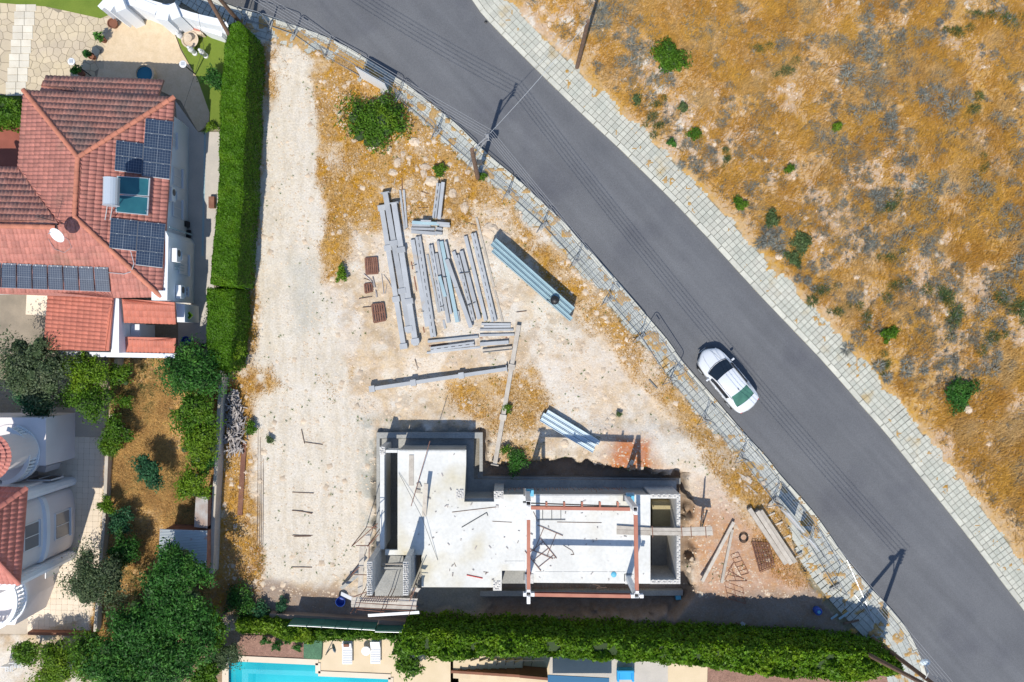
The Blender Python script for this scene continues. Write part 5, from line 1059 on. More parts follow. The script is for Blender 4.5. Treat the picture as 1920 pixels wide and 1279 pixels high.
ring(*cI(1400,1160), 'black bucket right of the pink tub', 'black', .13); p = W(*cI(1290,955), 2.0); tag(MB().lathe((p.x+.0,p.y,1.5), [(.05,0),(.24,.35),(.21,.36),(.05,.1)], 4).build('leaf_planter', M['leaf_mid']), 'pointed green rimmed planter on the wall corner', 'planter')
# ------------------------------------------------------------------ house 2 (villa, west edge)
h2 = thing('villa', 'cream villa with pink tiled roofs and rounded balconies at the left edge', 'house', (-30, -11, 0))
MB().prism([(-42,-8.35),(-28.0,-8.35),(-27.9,-8.8),(-27.9,-13.3),(-28.4,-14.0),(-42,-14.0)], 0, 6.35).build('wall', M['cream_wall'], h2)
bay = [(-28.0,-9.1)] + [(-28.0+.75*math.sin(t)**.5 if math.sin(t) > 0 else -28.0, -9.1-3.9*(1-math.cos(t))/2) for t in np.linspace(.02, 3.12, 16)] + [(-28.0,-13.0)]
MB().prism(bay, 0, 2.9).build('bay_wall', M['cream_wall'], h2); bay2 = [(x-.12 if x > -28 else x, y) for x, y in bay]; MB().prism(bay2, 3.25, 6.3).build('bay_wall', M['cream_wall'], h2)
MB().prism([(x+.08 if x > -28 else x, y) for x, y in bay], 2.9, 3.25).build('floor_band', M['white_wall'], h2)
for yy, nm in ((-8.75,'pier'),(-13.35,'pier')):
    mb = MB(); mb.prism([(-28.6,yy-.28),(-27.45,yy-.28),(-27.25,yy-.2),(-27.17,yy),(-27.25,yy+.2),(-27.45,yy+.28),(-28.6,yy+.28)], 0.0, 6.2); mb.build(nm, M['white_wall'], h2)
wwin(h2, -27.26, -11.1, 1.55, 1.6, 1.5, 1, 'glass_grey' if 'glass_grey' in M else M.setdefault('glass_grey', mat('grey_curtained_glass', (.22,.22,.23), rough=.15)) and 'glass_grey'); wwin(h2, -27.38, -11.1, 4.45, 1.5, 1.4, 1, 'glass_grey')
MB().box((-28.2,-8.30,1.7), (1.5,.08,1.3)).build('window', M['white'], h2); MB().box((-28.2,-8.25,1.7), (1.36,.05,1.16)).build('window_pane', M['glass_dark'], h2); MB().box((-28.2,-8.215,1.7), (.05,.03,1.2)).build('window_bar', M['white'], h2)
MB().prism(gxy([(66,868),(88,874),(84,886),(60,882)], 1.6), 0, 1.6).build('side_block', M['cream_wall'], h2)
E1, E2, AP = (50,915,6.5), (36,1095,6.5), (-60,993,8.6)
roof_plane(h2, [E2, E1, AP], M['roof_pink'], (0,1), tw=.26, tl=.36); roof_plane(h2, [(-140,908,6.5), E1, AP, (-140,990,8.6)], M['roof_pink'], (0,1), tw=.26, tl=.36); roof_plane(h2, [E2, (-140,1090,6.5), (-140,990,8.6), AP], M['roof_pink'], (0,1), tw=.26, tl=.36)
ridge(h2, (50,915,6.58), (-60,993,8.66), 'ridge_pink' if 'ridge_pink' in M else M.setdefault('ridge_pink', mat('ridge_tile_pink', (.52,.19,.14), (.45,.15,.12), ns=2, vary=.1)) and 'ridge_pink'); ridge(h2, (36,1095,6.58), (-60,993,8.66), 'ridge_pink')
cc = W(-23, 856, 6.4); tur = MB()
for i in range(10):
    t0, t1 = 2*math.pi*i/10, 2*math.pi*(i+1)/10; tur.quad((cc.x+1.32*math.cos(t0), cc.y+1.32*math.sin(t0), 6.4), (cc.x+1.32*math.cos(t1), cc.y+1.32*math.sin(t1), 6.4), (cc.x, cc.y, 7.3))
to = tur.build('turret_roof', M['roof_pink'], h2)
V = []; F = []
for r_i in range(6):
    ra, rb_ = 1.36-.22*r_i, 1.36-.22*(r_i+1)-.02; za, zb_ = 6.42+.15*r_i, 6.42+.15*(r_i+1)-.02; nn = max(6, int(2*math.pi*ra/.24))
    for i in range(nn):
        k = len(V); 
        for rr, zz, l in ((ra, za, .05), (max(rb_, .02), zb_, .02)):
            for f, h in ((0,0),(.3,.05),(.6,.05),(1,0)): t = 2*math.pi*(i+f)/nn; V.append((cc.x+rr*math.cos(t), cc.y+rr*math.sin(t), zz+h+l))
        for q_ in range(3): F.append((k+q_, k+q_+1, k+5+q_, k+4+q_))
npobj('roof_tiles', V, F, M['roof_pink'], to)['kind'] = 'stuff'
MB().lathe((cc.x, cc.y, 3.4), [(1.0,0),(1.0,3.0)], 24).build('turret_wall', M['cream_wall'], h2)
MB().prism(gxy([(-140,783),(86,783),(86,873),(-140,873)], 3.2), 0, 3.2).build('terrace', M['cream_wall'], h2)
def balcony(cx, cy, r, z, a0, a1, nb):
    c_ = W(cx, cy, z); c_.z = 0; arc = [(c_.x+r*math.cos(t), c_.y+r*math.sin(t)) for t in np.linspace(a0, a1, 26)]
    MB().prism([(c_.x+(r+.1)*math.cos(t), c_.y+(r+.1)*math.sin(t)) for t in np.linspace(0, 6.2, 32)], z-.25, z).build('balcony_floor', M['cream_wall'], h2)
    rail = thing_part('balustrade', h2)
    for nm, wd, z0, z1 in (('handrail', .24, z+.88, z+1.0), ('rail_plinth', .26, z+.003, z+.12)):
        mb = MB()
        for i in range(len(arc)-1):
            (xa, ya), (xb, yb) = arc[i], arc[i+1]; s0, s1 = (r-wd/2)/r, (r+wd/2)/r; q0 = (c_.x+(xa-c_.x)*s0, c_.y+(ya-c_.y)*s0); q1 = (c_.x+(xb-c_.x)*s0, c_.y+(yb-c_.y)*s0); q2 = (c_.x+(xb-c_.x)*s1, c_.y+(yb-c_.y)*s1); q3 = (c_.x+(xa-c_.x)*s1, c_.y+(ya-c_.y)*s1)
            k = len(mb.v); mb.v += [(*q0,z0),(*q1,z0),(*q2,z0),(*q3,z0),(*q0,z1),(*q1,z1),(*q2,z1),(*q3,z1)]; mb.f += [(k+4,k+7,k+6,k+5),(k,k+1,k+2,k+3),(k,k+4,k+5,k+1),(k+3,k+2,k+6,k+7)]
        mb.build(nm, M['white_wall'], rail)
    bm_ = MB().lathe((0,0,0), [(.07,0),(.05,.08),(.10,.28),(.05,.55),(.07,.76)], 8).mesh('baluster', M['white_wall'], smooth=True)
    for i in range(nb): t = a0+(a1-a0)*(i+.5)/nb; inst('baluster', bm_, rail, (c_.x+r*math.cos(t), c_.y+r*math.sin(t), z+.12))
balcony(20, 850, 1.58, 3.25, math.radians(-85), math.radians(75), 20)
MB().prism(gxy([(-140,1078),(57,1082),(57,1120),(40,1165),(-140,1165)], 2.6), 0, 3.2).build('terrace', M['cream_wall'], h2)
balcony(-3, 1118, 1.60, 3.25, math.radians(-100), math.radians(50), 18)
MB().box((-27.88,-13.75,1.5), (.06,.9,1.4)).build('window', M['white'], h2)
tag(MB().box((W(*cJ(460,460),2.0).x, W(*cJ(460,460),2.0).y, 2.2), (.18,.14,.3)).build('wall_lamp', M['bluebin']), 'small blue lamp under the curved balcony of the villa', 'lamp')
MB().tube(W(*cK(465,340), 1.6), W(*cK(470,380), 1.2), .03).build('spout', M['rust'], h2)
# driveway tiles
dv = struct('driveway', tuple(W(120, 980, 0))); zone = gxy([(60,770),(205,776),(203,850),(196,930),(196,1010),(178,1190),(50,1195),(50,1140),(-60,1200),(-60,1180),(60,1100),(80,900)])
MB().prism(gxy([(40,760),(205,768),(200,1000),(180,1195),(40,1197),(40,1300),(-80,1300),(-80,1150),(40,1100)]), 0, .05).build('grout_bed', mat('grout', (.46,.40,.32), (.42,.36,.29), fine=.1), dv)
tm = slab_mesh('floor_tile', .345, .345, .05, M['drive'], .006); cells = []
for i in range(-30, 30):
    for j in range(-50, 12):
        x, y = -27 + .35*i + .012*j, -10 + .35*j - .012*i
        if inpoly(np.array([x]), np.array([y]), zone)[0]: cells.append((x, y))
cells.sort(key=lambda c_: abs(c_[0]+27)+.4*abs(c_[1]+11)); mb = MB(); base = [tuple(v.co) for v in tm.vertices]; fs = [tuple(p.vertices) for p in tm.polygons]
for q_, (x, y) in enumerate(cells):
    dz = .03+RNG.normal(0,.001)
    if q_ < 290: inst('floor_tile', tm, dv, (x, y, dz), .034)
    else:
        k = len(mb.v); mb.v += [(x+vx, y+vy, dz+vz) for vx, vy, vz in base]; mb.f += [tuple(k+i for i in f) for f in fs]
mb.build('floor_tile_field', M['drive'], dv)['kind'] = 'stuff'
sheet('villa_terrace', [(-80,1190),(50,1195),(48,1290),(-80,1290)], .085, 'beige')
# ------------------------------------------------------------------ garden walls
def lowwall(name, label, pts, z, th, mt='garden_wall', zs=None):
    t = thing(name, label, 'wall', tuple(W(*pts[0], 0)))
    hw(pts, z, th, 'wall_section', t, mt, zs); return t
lowwall('garden_wall', 'long pale boundary wall between garden and building plot', [(415,690),(411,760),(406,850),(400,960),(396,1075)], 1.1, .22)
lowwall('garden_wall', 'pale low wall between the tiled driveway and the dry garden', [(207,778),(200,850),(197,925),(193,1000),(184,1100),(178,1185)], .7, .20)
lowwall('garden_wall', 'stub of pale wall below the white parapet', [(218,672),(216,690)], .9, .2); lowwall('garden_wall', 'brown low wall at the lower edge of the driveway', [(52,1188),(178,1190)], .55, .18, 'terracotta')
lowwall('garden_wall', 'brown rendered wall above the green fence panels', [(505,1155),(600,1160),(760,1170)], .7, .28, 'terracotta_wall' if 'terracotta_wall' in M else M.setdefault('terracotta_wall', mat('brown_render', (.33,.24,.18), (.26,.19,.15), fine=.1)) and 'terracotta_wall')
# green sheet fence by the pool: each panel a part
gf = thing('green_panel_fence', 'dark green panel fence standing behind the loungers', 'fence', tuple(W(640, 1175, 0)))
xs = [(540,1171.5),(575,1173),(603,1174.5),(628,1176),(652,1177.5),(678,1179),(703,1180.5)]
for i in range(len(xs)-1):
    a, b = W(*xs[i], 1.9), W(*xs[i+1], 1.9); a.z = b.z = 1.0; MB().bar(a.lerp(b,.01), a.lerp(b,.99), .04, 1.7).build('fence_panel', M['greenpaint'], gf)
    MB().tube((a.x, a.y-.06, 0), (a.x, a.y-.06, 1.95), .03).build('post', M['greenpaint'], gf); MB().bar((a.x,a.y-.05,1.88), (b.x,b.y-.05,1.88), .03, .03).build('top_rail', M['metal_light'], gf)
a, b = W(703,1183.5,1.7), W(755,1184.5,1.7); a.z = b.z = .9; MB().bar(a, b, .04, 1.5).build('fence_panel', M['greenpaint'], gf); MB().bar((a.x,a.y-.05,1.68), (b.x,b.y-.05,1.68), .03, .03).build('top_rail', M['metal_light'], gf)
# tin roofed sheds
def shed(name, label, q, zt, mt, along, wallmt='rust'):
    P = [W(x, y, z) for (x, y), z in zip(q, zt)]; t = thing(name, label, 'shed', tuple((P[0]+P[2])/2-Vector((0,0,(P[0].z+P[2].z)/2))))
    mb = MB(); n = int(((P[3]-P[0]) if along else (P[1]-P[0])).length/.09)
    for i in range(n):
        f0, f1, f2 = i/n, (i+.5)/n, (i+1)/n; e = Vector((0,0,.03))
        if along: A = [P[0].lerp(P[3], f) for f in (f0,f1,f2)]; B = [P[1].lerp(P[2], f) for f in (f0,f1,f2)]
        else: A = [P[3].lerp(P[2], f) for f in (f0,f1,f2)]; B = [P[0].lerp(P[1], f) for f in (f0,f1,f2)]
        mb.quad(A[0], B[0], B[1]+e, A[1]+e); mb.quad(A[1]+e, B[1]+e, B[2], A[2])
    mb.build('roof', M[mt], t); cc_ = sum(P, Vector())/4; poly = [(cc_.x+(p.x-cc_.x)*.92, cc_.y+(p.y-cc_.y)*.92) for p in P]; MB().prism(poly, 0, min(zt)-.04).build('wall', M[wallmt], t)
shed('tin_shed', 'square shed with pale corrugated tin roof, partly rusted', [(300,992),(389,995),(387,1075),(296,1070)], (2.0,2.0,2.15,2.15), 'tin', True)
shed('tin_shed', 'narrow shed with rusty corrugated roof against the boundary wall', [(367,932),(390,930),(389,991),(364,988)], (1.8,1.8,1.7,1.7), 'tin_rust', False)
# scrap timber pile
wp = thing('scrap_pile', 'heap of grey weathered scrap timber beside the boundary wall', 'wood pile', tuple(W(437, 795, .1)))
c0 = cI; r_ = np.random.default_rng(5); pc = crop(0,660,4.0)
stick = MB().box((0,0,0), (1,1,1)).mesh('scrap_stick', M['scrap'])
for i in range(230):
    x, y = r_.uniform(1665, 1850), r_.uniform(300, 760); wid_ = 90-28*abs((y-330)/430-.2); 
    x = 1752 + r_.normal(0, 32) + (8 if y > 500 else 0) - (6 if y < 420 else 0); p = W(*pc(x, y), .2+.45*r_.random()); az_ = r_.normal(1.45, .55) if r_.random() < .7 else r_.uniform(0, 3.1)
    R_ = Matrix.Rotation(az_, 3, 'Z') @ Matrix.Rotation(r_.normal(0,.25), 3, 'Y'); s = (r_.uniform(.25,.9), r_.uniform(.04,.09), r_.uniform(.03,.08))
    o = bpy.data.objects.new('scrap_stick', stick); link(o); o.parent = wp; o.matrix_local = Matrix.Translation(p-origin(wp)) @ R_.to_4x4() @ Matrix.Diagonal((*s,1))
# ------------------------------------------------------------------ pool side
sheet('pool_deck', [(597,1188),(760,1188),(860,1205),(860,1420),(733,1420),(733,1268.5),(596,1262),(590,1240)], .10, 'deck')
pl_ = thing('swimming_pool', 'turquoise swimming pool with a pale step ledge at the lower edge', 'pool', tuple(W(580, 1270, 0)))
MB().prism(gxy([(424,1234),(596,1242),(596,1262),(732,1268.5),(732,1420),(424,1420)]), -1.75, -1.55).build('pool_floor', M['pool_tile'], pl_)
for a_1, b_1, w_ in (((424,1233.5),(597,1241.5),.22),((596.5,1243),(596.5,1262),.20),((597,1262.5),(733,1268.5),.2),((733,1270),(733,1420),.2),((423,1236),(423,1420),.25)):
    a, b = W(*a_1, .1), W(*b_1, .1); a.z = b.z = -.8; MB().bar(a, b, .12, 1.7).build('pool_wall', M['pool_tile'], pl_); a.z = b.z = .12; MB().bar(a, b, w_*1.6, .07).build('coping', M['drive'], pl_)
MB().prism(gxy([(454,1254),(732,1262),(732,1274),(466,1262),(462,1420),(454,1420)], -.6), -1.5, -.55).build('pool_step', M['pool_step'], pl_)
wm = bpy.data.materials.new('pool_water'); wm.use_nodes = True; b = wm.node_tree.nodes['Principled BSDF']; b.inputs['Base Color'].default_value = (.02,.62,.74,1); b.inputs['Roughness'].default_value = .03; b.inputs['Alpha'].default_value = .45; b.inputs['IOR'].default_value = 1.33; nw = wm.node_tree.nodes.new('ShaderNodeTexNoise'); nw.inputs['Scale'].default_value = 3.5; bw_ = wm.node_tree.nodes.new('ShaderNodeBump'); bw_.inputs['Strength'].default_value = .5; bw_.inputs['Distance'].default_value = .06; wm.node_tree.links.new(nw.outputs['Fac'], bw_.inputs['Height']); wm.node_tree.links.new(bw_.outputs[0], b.inputs['Normal']); rw_ = wm.node_tree.nodes.new('ShaderNodeValToRGB'); rw_.color_ramp.elements[0].position = .35; rw_.color_ramp.elements[0].color = (.012,.50,.64,1); rw_.color_ramp.elements[1].position = .65; rw_.color_ramp.elements[1].color = (.04,.70,.80,1); wm.node_tree.links.new(nw.outputs['Fac'], rw_.inputs[0]); wm.node_tree.links.new(rw_.outputs[0], b.inputs['Base Color'])
MB().prism(gxy([(426,1236),(594,1243.5),(594,1263.5),(731,1270),(731,1420),(426,1420)]), -.20, -.14).build('water', wm, pl_)
sheet('mulch_bed', [(455,1190),(585,1192),(575,1236),(440,1228)], .09, 'mulch')
o = MB().prism(gxy([(570,1200),(605,1200),(603,1236),(570,1233)], .2), .0, .30).build('ground_cover_block', M['matgreen']); tag(o, 'clipped square of blue-green ground cover beside the pool', 'ground cover')
def lounger(cx, cy, hgt_px, label, towel):
    a = W(cx, cy, .35); t = thing('sun_lounger', label, 'sun lounger', (a.x, a.y, .1)); L_ = hgt_px/32.3
    MB().box((a.x, a.y, .33), (.62, L_, .05)).build('frame', M['white'], t)
    for i in range(9): MB().box((a.x, a.y-L_/2+L_*(i+.5)/9*.66+.03, .37), (.56, L_*.66/9-.03, .03)).build('slat', M['white'], t)
    R_ = Matrix.Rotation(math.radians(24), 3, 'X'); MB().box((a.x, a.y+L_*.32, .50), (.58, L_*.34, .04), M=R_).build('backrest', M['white'], t)
    for sx in (-1,1):
        for sy in (-1,1): MB().box((a.x+sx*.27, a.y+sy*L_*.4, .2), (.05,.05,.2)).build('leg', M['white'], t)
    if towel: MB().box((a.x, a.y+L_*.40, .66), (.34,.22,.05), M=R_).build('headrest', M['terracotta'], t)
lounger(651,1224,46,'white slatted sun lounger with brown headrest, left of the round table', True); lounger(704,1222,48,'plain white sun lounger right of the round table', False)
p = W(686,1221,.5); tb_ = thing('round_table', 'small round white table between the two loungers', 'table', (p.x,p.y,.1)); MB().lathe((p.x,p.y,.48), [(.26,0),(.28,.03),(0,.035)], 24).build('table_top', M['white'], tb_); MB().lathe((p.x,p.y,.1), [(.18,0),(.04,.04),(.04,.38)], 12).build('pedestal', M['white'], tb_)
rod([cL(1065,495),cL(1105,440),cL(1150,420)], [.2,.9,1.5], .03, M['black'], 'parasol_pole', 'black folded parasol base left of the loungers', 'parasol'); 
o = MB().lathe(W(*cL(1145,440), 1.2), [(.03,-.9),(.09,-.6),(.10,.2),(.02,.6)], 10, Matrix.Rotation(math.radians(18), 3, 'Y')).build('folded_parasol', M['steel_grey']); tag(o, 'grey folded parasol standing left of the loungers', 'parasol')
# lower right: steps, decks, armchair
sheet('lower_deck', [(845,1232),(1030,1225),(1030,1420),(845,1420)], .10, 'deck'); sheet('grey_terrace', [(1026,1230),(1262,1225),(1262,1420),(1026,1420)], .09, 'grey_pave'); sheet('lower_deck', [(1252,1240),(1326,1242),(1322,1420),(1252,1420)], .115, 'deck'); sheet('mulch_bed', [(1326,1248),(1700,1262),(1720,1420),(1326,1420)], .10, 'mulch')
bw = thing('stair_wall', 'dark stepped garden wall whose edge climbs beside the pale stairs', 'wall', tuple(W(930, 1262, 0)))
for i in range(9):
    a = cN(95+i*55, 258+i*3.5); b = cN(95+(i+1)*55+8, 261+i*3.5); z = .3+.15*i; MB().bar((W(*a,z).x, W(*a,z).y, z/2), (W(*b,z).x, W(*b,z).y, z/2), .16, z).build('wall_step', M['terracotta'], bw)
a, b = cN(570,290), cN(765,308); MB().bar((W(*a,1.6).x, W(*a,1.6).y, .8), (W(*b,1.6).x, W(*b,1.6).y, .8), .16, 1.6).build('wall_step', M['terracotta'], bw)
stp = thing('garden_steps', 'pale garden steps climbing below the clipped hedge', 'steps', tuple(W(930, 1240, 0)))
for i in range(8):
    x = 110+i*60; MB().prism(gxy([cN(x,300), cN(x+60,304), cN(x+60,160), cN(x,180)], .1), .1, .14+.05*i).build('step', M['deck'], stp)
for i in range(5): x = 420+i*60; MB().tube(W(*cN(x,175), 1.0), W(*cN(x-10,215), .3), .02).build('railing_post', M['black'], stp)
MB().tube(W(*cN(340,180), 1.0), W(*cN(740,180), 1.0), .02).build('railing', M['black'], stp)
rt = thing('blue_awning', 'flat dark blue awning at the bottom edge', 'awning', tuple(W(1095,1275,0))); MB().prism(gxy([cN(765,280), cN(1190,302), cN(1190,520), cN(765,520)], 2.2), 2.12, 2.2).build('canopy', mat('blue_canvas', (.03,.13,.25)), rt); MB().tube((W(1030,1290,0).x, W(1030,1290,0).y-1, 0), (W(1030,1290,0).x, W(1030,1290,0).y-1, 2.1), .03).build('post', M['metal_dark'], rt)
ch = thing('blue_armchair', 'bright blue square armchair half under the hedge', 'armchair', tuple(W(1172,1268,.1))); p = W(*cN(1300,275), .4); BL = mat('blue_fabric', (.02,.30,.62), (.03,.36,.70)); MB().box((p.x,p.y,.35), (.85,.65,.3)).build('seat', BL, ch, bevel=.06); MB().box((p.x,p.y+.35,.6), (.95,.18,.55)).build('backrest', BL, ch, bevel=.06)
for s in (-1,1): MB().box((p.x+s*.46,p.y,.48), (.14,.75,.4)).build('armrest', BL, ch, bevel=.05)
# terrace chairs bottom left
for i, (x, y) in enumerate([(18,1252),(34,1245)]):
    p = W(x, y, .4); t = thing('garden_chair', ['metal garden chair at the lower left corner', 'second metal garden chair near the lower left corner, close to the tree'][i], 'chair', (p.x,p.y,.09))
    for k in range(5): MB().box((p.x-.2+.1*k, p.y, .45), (.04,.45,.03)).build('slat', M['metal_light'], t)
    MB().box((p.x, p.y+.24, .7), (.5,.04,.4)).build('backrest', M['metal_light'], t)
    for sx in (-1,1):
        for sy in (-1,1): MB().box((p.x+sx*.22, p.y+sy*.2, .27), (.03,.03,.36)).build('leg', M['metal_light'], t)
# ------------------------------------------------------------------ hedges
def hedge(name, label, top_poly, h, mt, n_top, n_side, size, seed, rough=.06, up=.5, cat='hedge', bumps=0.0, z0=0.0, flare=.25):
    t = thing(name, label, cat, tuple(W(*top_poly[0], 0))); P = gxy(top_poly, h); poly = P
    cx = sum(p[0] for p in P)/len(P); cy = sum(p[1] for p in P)/len(P)
    r = np.random.default_rng(seed); A = np.array(P); n = len(P)
    d_ = .16
    inner = []
    for i in range(n):
        a, b, c_ = A[i-1], A[i], A[(i+1)%n]; e1 = (b-a)/np.linalg.norm(b-a); e2 = (c_-b)/np.linalg.norm(c_-b); s = 1 if inpoly(np.array([b[0]-d_*.3*(e1[1]+e2[1])]), np.array([b[1]+d_*.3*(e1[0]+e2[0])]), P)[0] else -1
        inner.append(tuple(b + s*d_*np.array([-(e1[1]+e2[1]), e1[0]+e2[0]])*.8))
    MB().prism(inner, z0, h-.16).build('hedge_shade_core', M['core'], t)  # solid dark block standing for the hedge's shaded inside
    # top leaves
    x0, y0 = A.min(0); x1, y1 = A.max(0); q = []
    while len(q) < n_top:
        m = n_top; x = r.uniform(x0, x1, m); y = r.uniform(y0, y1, m); k = inpoly(x, y, P); q += list(np.stack([x[k], y[k]], 1))
    q = np.array(q[:n_top]); bm = bumps*(fbm(q[:,0], q[:,1], .55, 3, 31)-.5)*2; dd, _ = sdline(q[:,0], q[:,1], P, True)
    z = h + bm - .12*np.clip(1-dd/.18, 0, 1) + r.normal(0, rough, n_top)*.6 - .25*bumps*(r.random(n_top) < .3)
    Q = np.column_stack([q, z]); N_ = np.tile([0, 0, 1.0], (n_top, 1))
    if bumps:
        e = .08; gx_ = (fbm(q[:,0]+e, q[:,1], .55, 3, 31)-fbm(q[:,0]-e, q[:,1], .55, 3, 31))/(2*e); gy_ = (fbm(q[:,0], q[:,1]+e, .55, 3, 31)-fbm(q[:,0], q[:,1]-e, .55, 3, 31))/(2*e); N_[:,0] = -gx_*bumps*2; N_[:,1] = -gy_*bumps*2
    # side leaves
    L_ = [np.linalg.norm(A[(i+1)%n]-A[i]) for i in range(n)]; k = r.choice(n, n_side, p=np.array(L_)/sum(L_)); f = r.random(n_side); a = A[k]; b = A[(k+1)%n]; p = a+(b-a)*f[:,None]
    e = b-a; e /= np.linalg.norm(e, axis=1)[:,None]; o_ = np.stack([e[:,1], -e[:,0]], 1); test = inpoly(p[:,0]+o_[:,0]*.05, p[:,1]+o_[:,1]*.05, P); o_[test] *= -1
    zz = z0 + (h-z0)*r.random(n_side)**.8; w_ = flare*(1-(zz-z0)/(h-z0)) + bumps*.8*(fbm(p[:,0]+p[:,1], zz, .5, 3, 33)-.5) + r.normal(0, rough, n_side)*.7 - .03
    p = p + o_*w_[:,None]; Q = np.vstack([Q, np.column_stack([p, zz])]); N_ = np.vstack([N_, np.column_stack([o_, np.full(n_side, .25)])])
    m = len(Q); nr = N_ + r.normal(size=(m, 3))*up; nr /= np.linalg.norm(nr, axis=1)[:,None]; t1 = np.cross(nr, r.normal(size=(m, 3))); t1 /= np.linalg.norm(t1, axis=1)[:,None]; t2 = np.cross(nr, t1); s = size*r.uniform(.6, 1.3, (m, 1))
    V = np.empty((m*4, 3)); V[0::4] = Q-t1*s; V[1::4] = Q-t2*s*.55; V[2::4] = Q+t1*s; V[3::4] = Q+t2*s*.55
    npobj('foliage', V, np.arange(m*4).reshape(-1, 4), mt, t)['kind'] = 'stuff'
    if h > 1.5:
        for i in range(int(sum(L_)/5)): 
            f = (i+.5)/max(1, int(sum(L_)/5)); c_ = np.array([cx, cy])*.3+.7*(A[int(f*n) % n]); MB().tube((c_[0], c_[1], z0), (c_[0], c_[1], h-.4), .07, 6).build('trunk', M['bark'], t)
    return t
hedge('cypress_hedge', 'tall clipped bright green cypress hedge, the long section beside the tiled house', [(428,46),(448,40),(462,56),(466,80),(463,130),(459,180),(461,230),(454,300),(456,360),(449,420),(446,480),(443,536),(394,532),(397,480),(404,420),(410,340),(412,200),(420,100)], 2.9, M['hedge'], 70000, 40000, .055, 41, .06, .5, bumps=.17, flare=.18)
hedge('cypress_hedge', 'lower clipped cypress hedge, the short section south of the long one', [(388,541),(438,543),(440,600),(434,640),(430,692),(396,690),(386,640),(388,580)], 2.5, M['hedge'], 15000, 18000, .055, 42, .06, .5, bumps=.12, flare=.2)
hedge('ficus_hedge', 'broad bright green leafy hedge between the building plot and the pool', [(754,1190),(820,1186),(900,1191),(1000,1193),(1100,1199),(1180,1201),(1260,1207),(1330,1206),(1400,1212),(1500,1216),(1600,1222),(1660,1232),(1692,1240),(1690,1262),(1600,1276),(1480,1268),(1390,1262),(1300,1246),(1180,1240),(1080,1234),(1020,1230),(900,1230),(840,1238),(800,1230),(756,1218)], 3.25, M['hedge2'], 60000, 42000, .105, 43, .12, .75, bumps=.55, flare=.12)
hedge('clipped_shrub', 'dark clipped shrubs filling the bed left of the tiled house', [(-40,190),(10,184),(36,190),(40,226),(10,232),(-40,230)], 1.0, M['leaf_mid'], 2600, 1500, .09, 44, .08, .7, cat='shrub', bumps=.3)
hedge('garden_hedge', 'low dark green hedge in front of the green fence panels, yellowish part', [(444,1166),(500,1166),(540,1172),(580,1178),(585,1205),(540,1198),(500,1188),(446,1184)], 1.2, M['leaf_bright'], 7000, 3500, .09, 45, .1, .7, cat='hedge', bumps=.45)
hedge('garden_hedge', 'thin dark hedge along the green fence panels behind the loungers', [(590,1182),(660,1184),(752,1190),(750,1199),(660,1198),(592,1202)], .9, M['leaf_mid'], 4500, 2200, .08, 46, .1, .7, cat='hedge', bumps=.4)
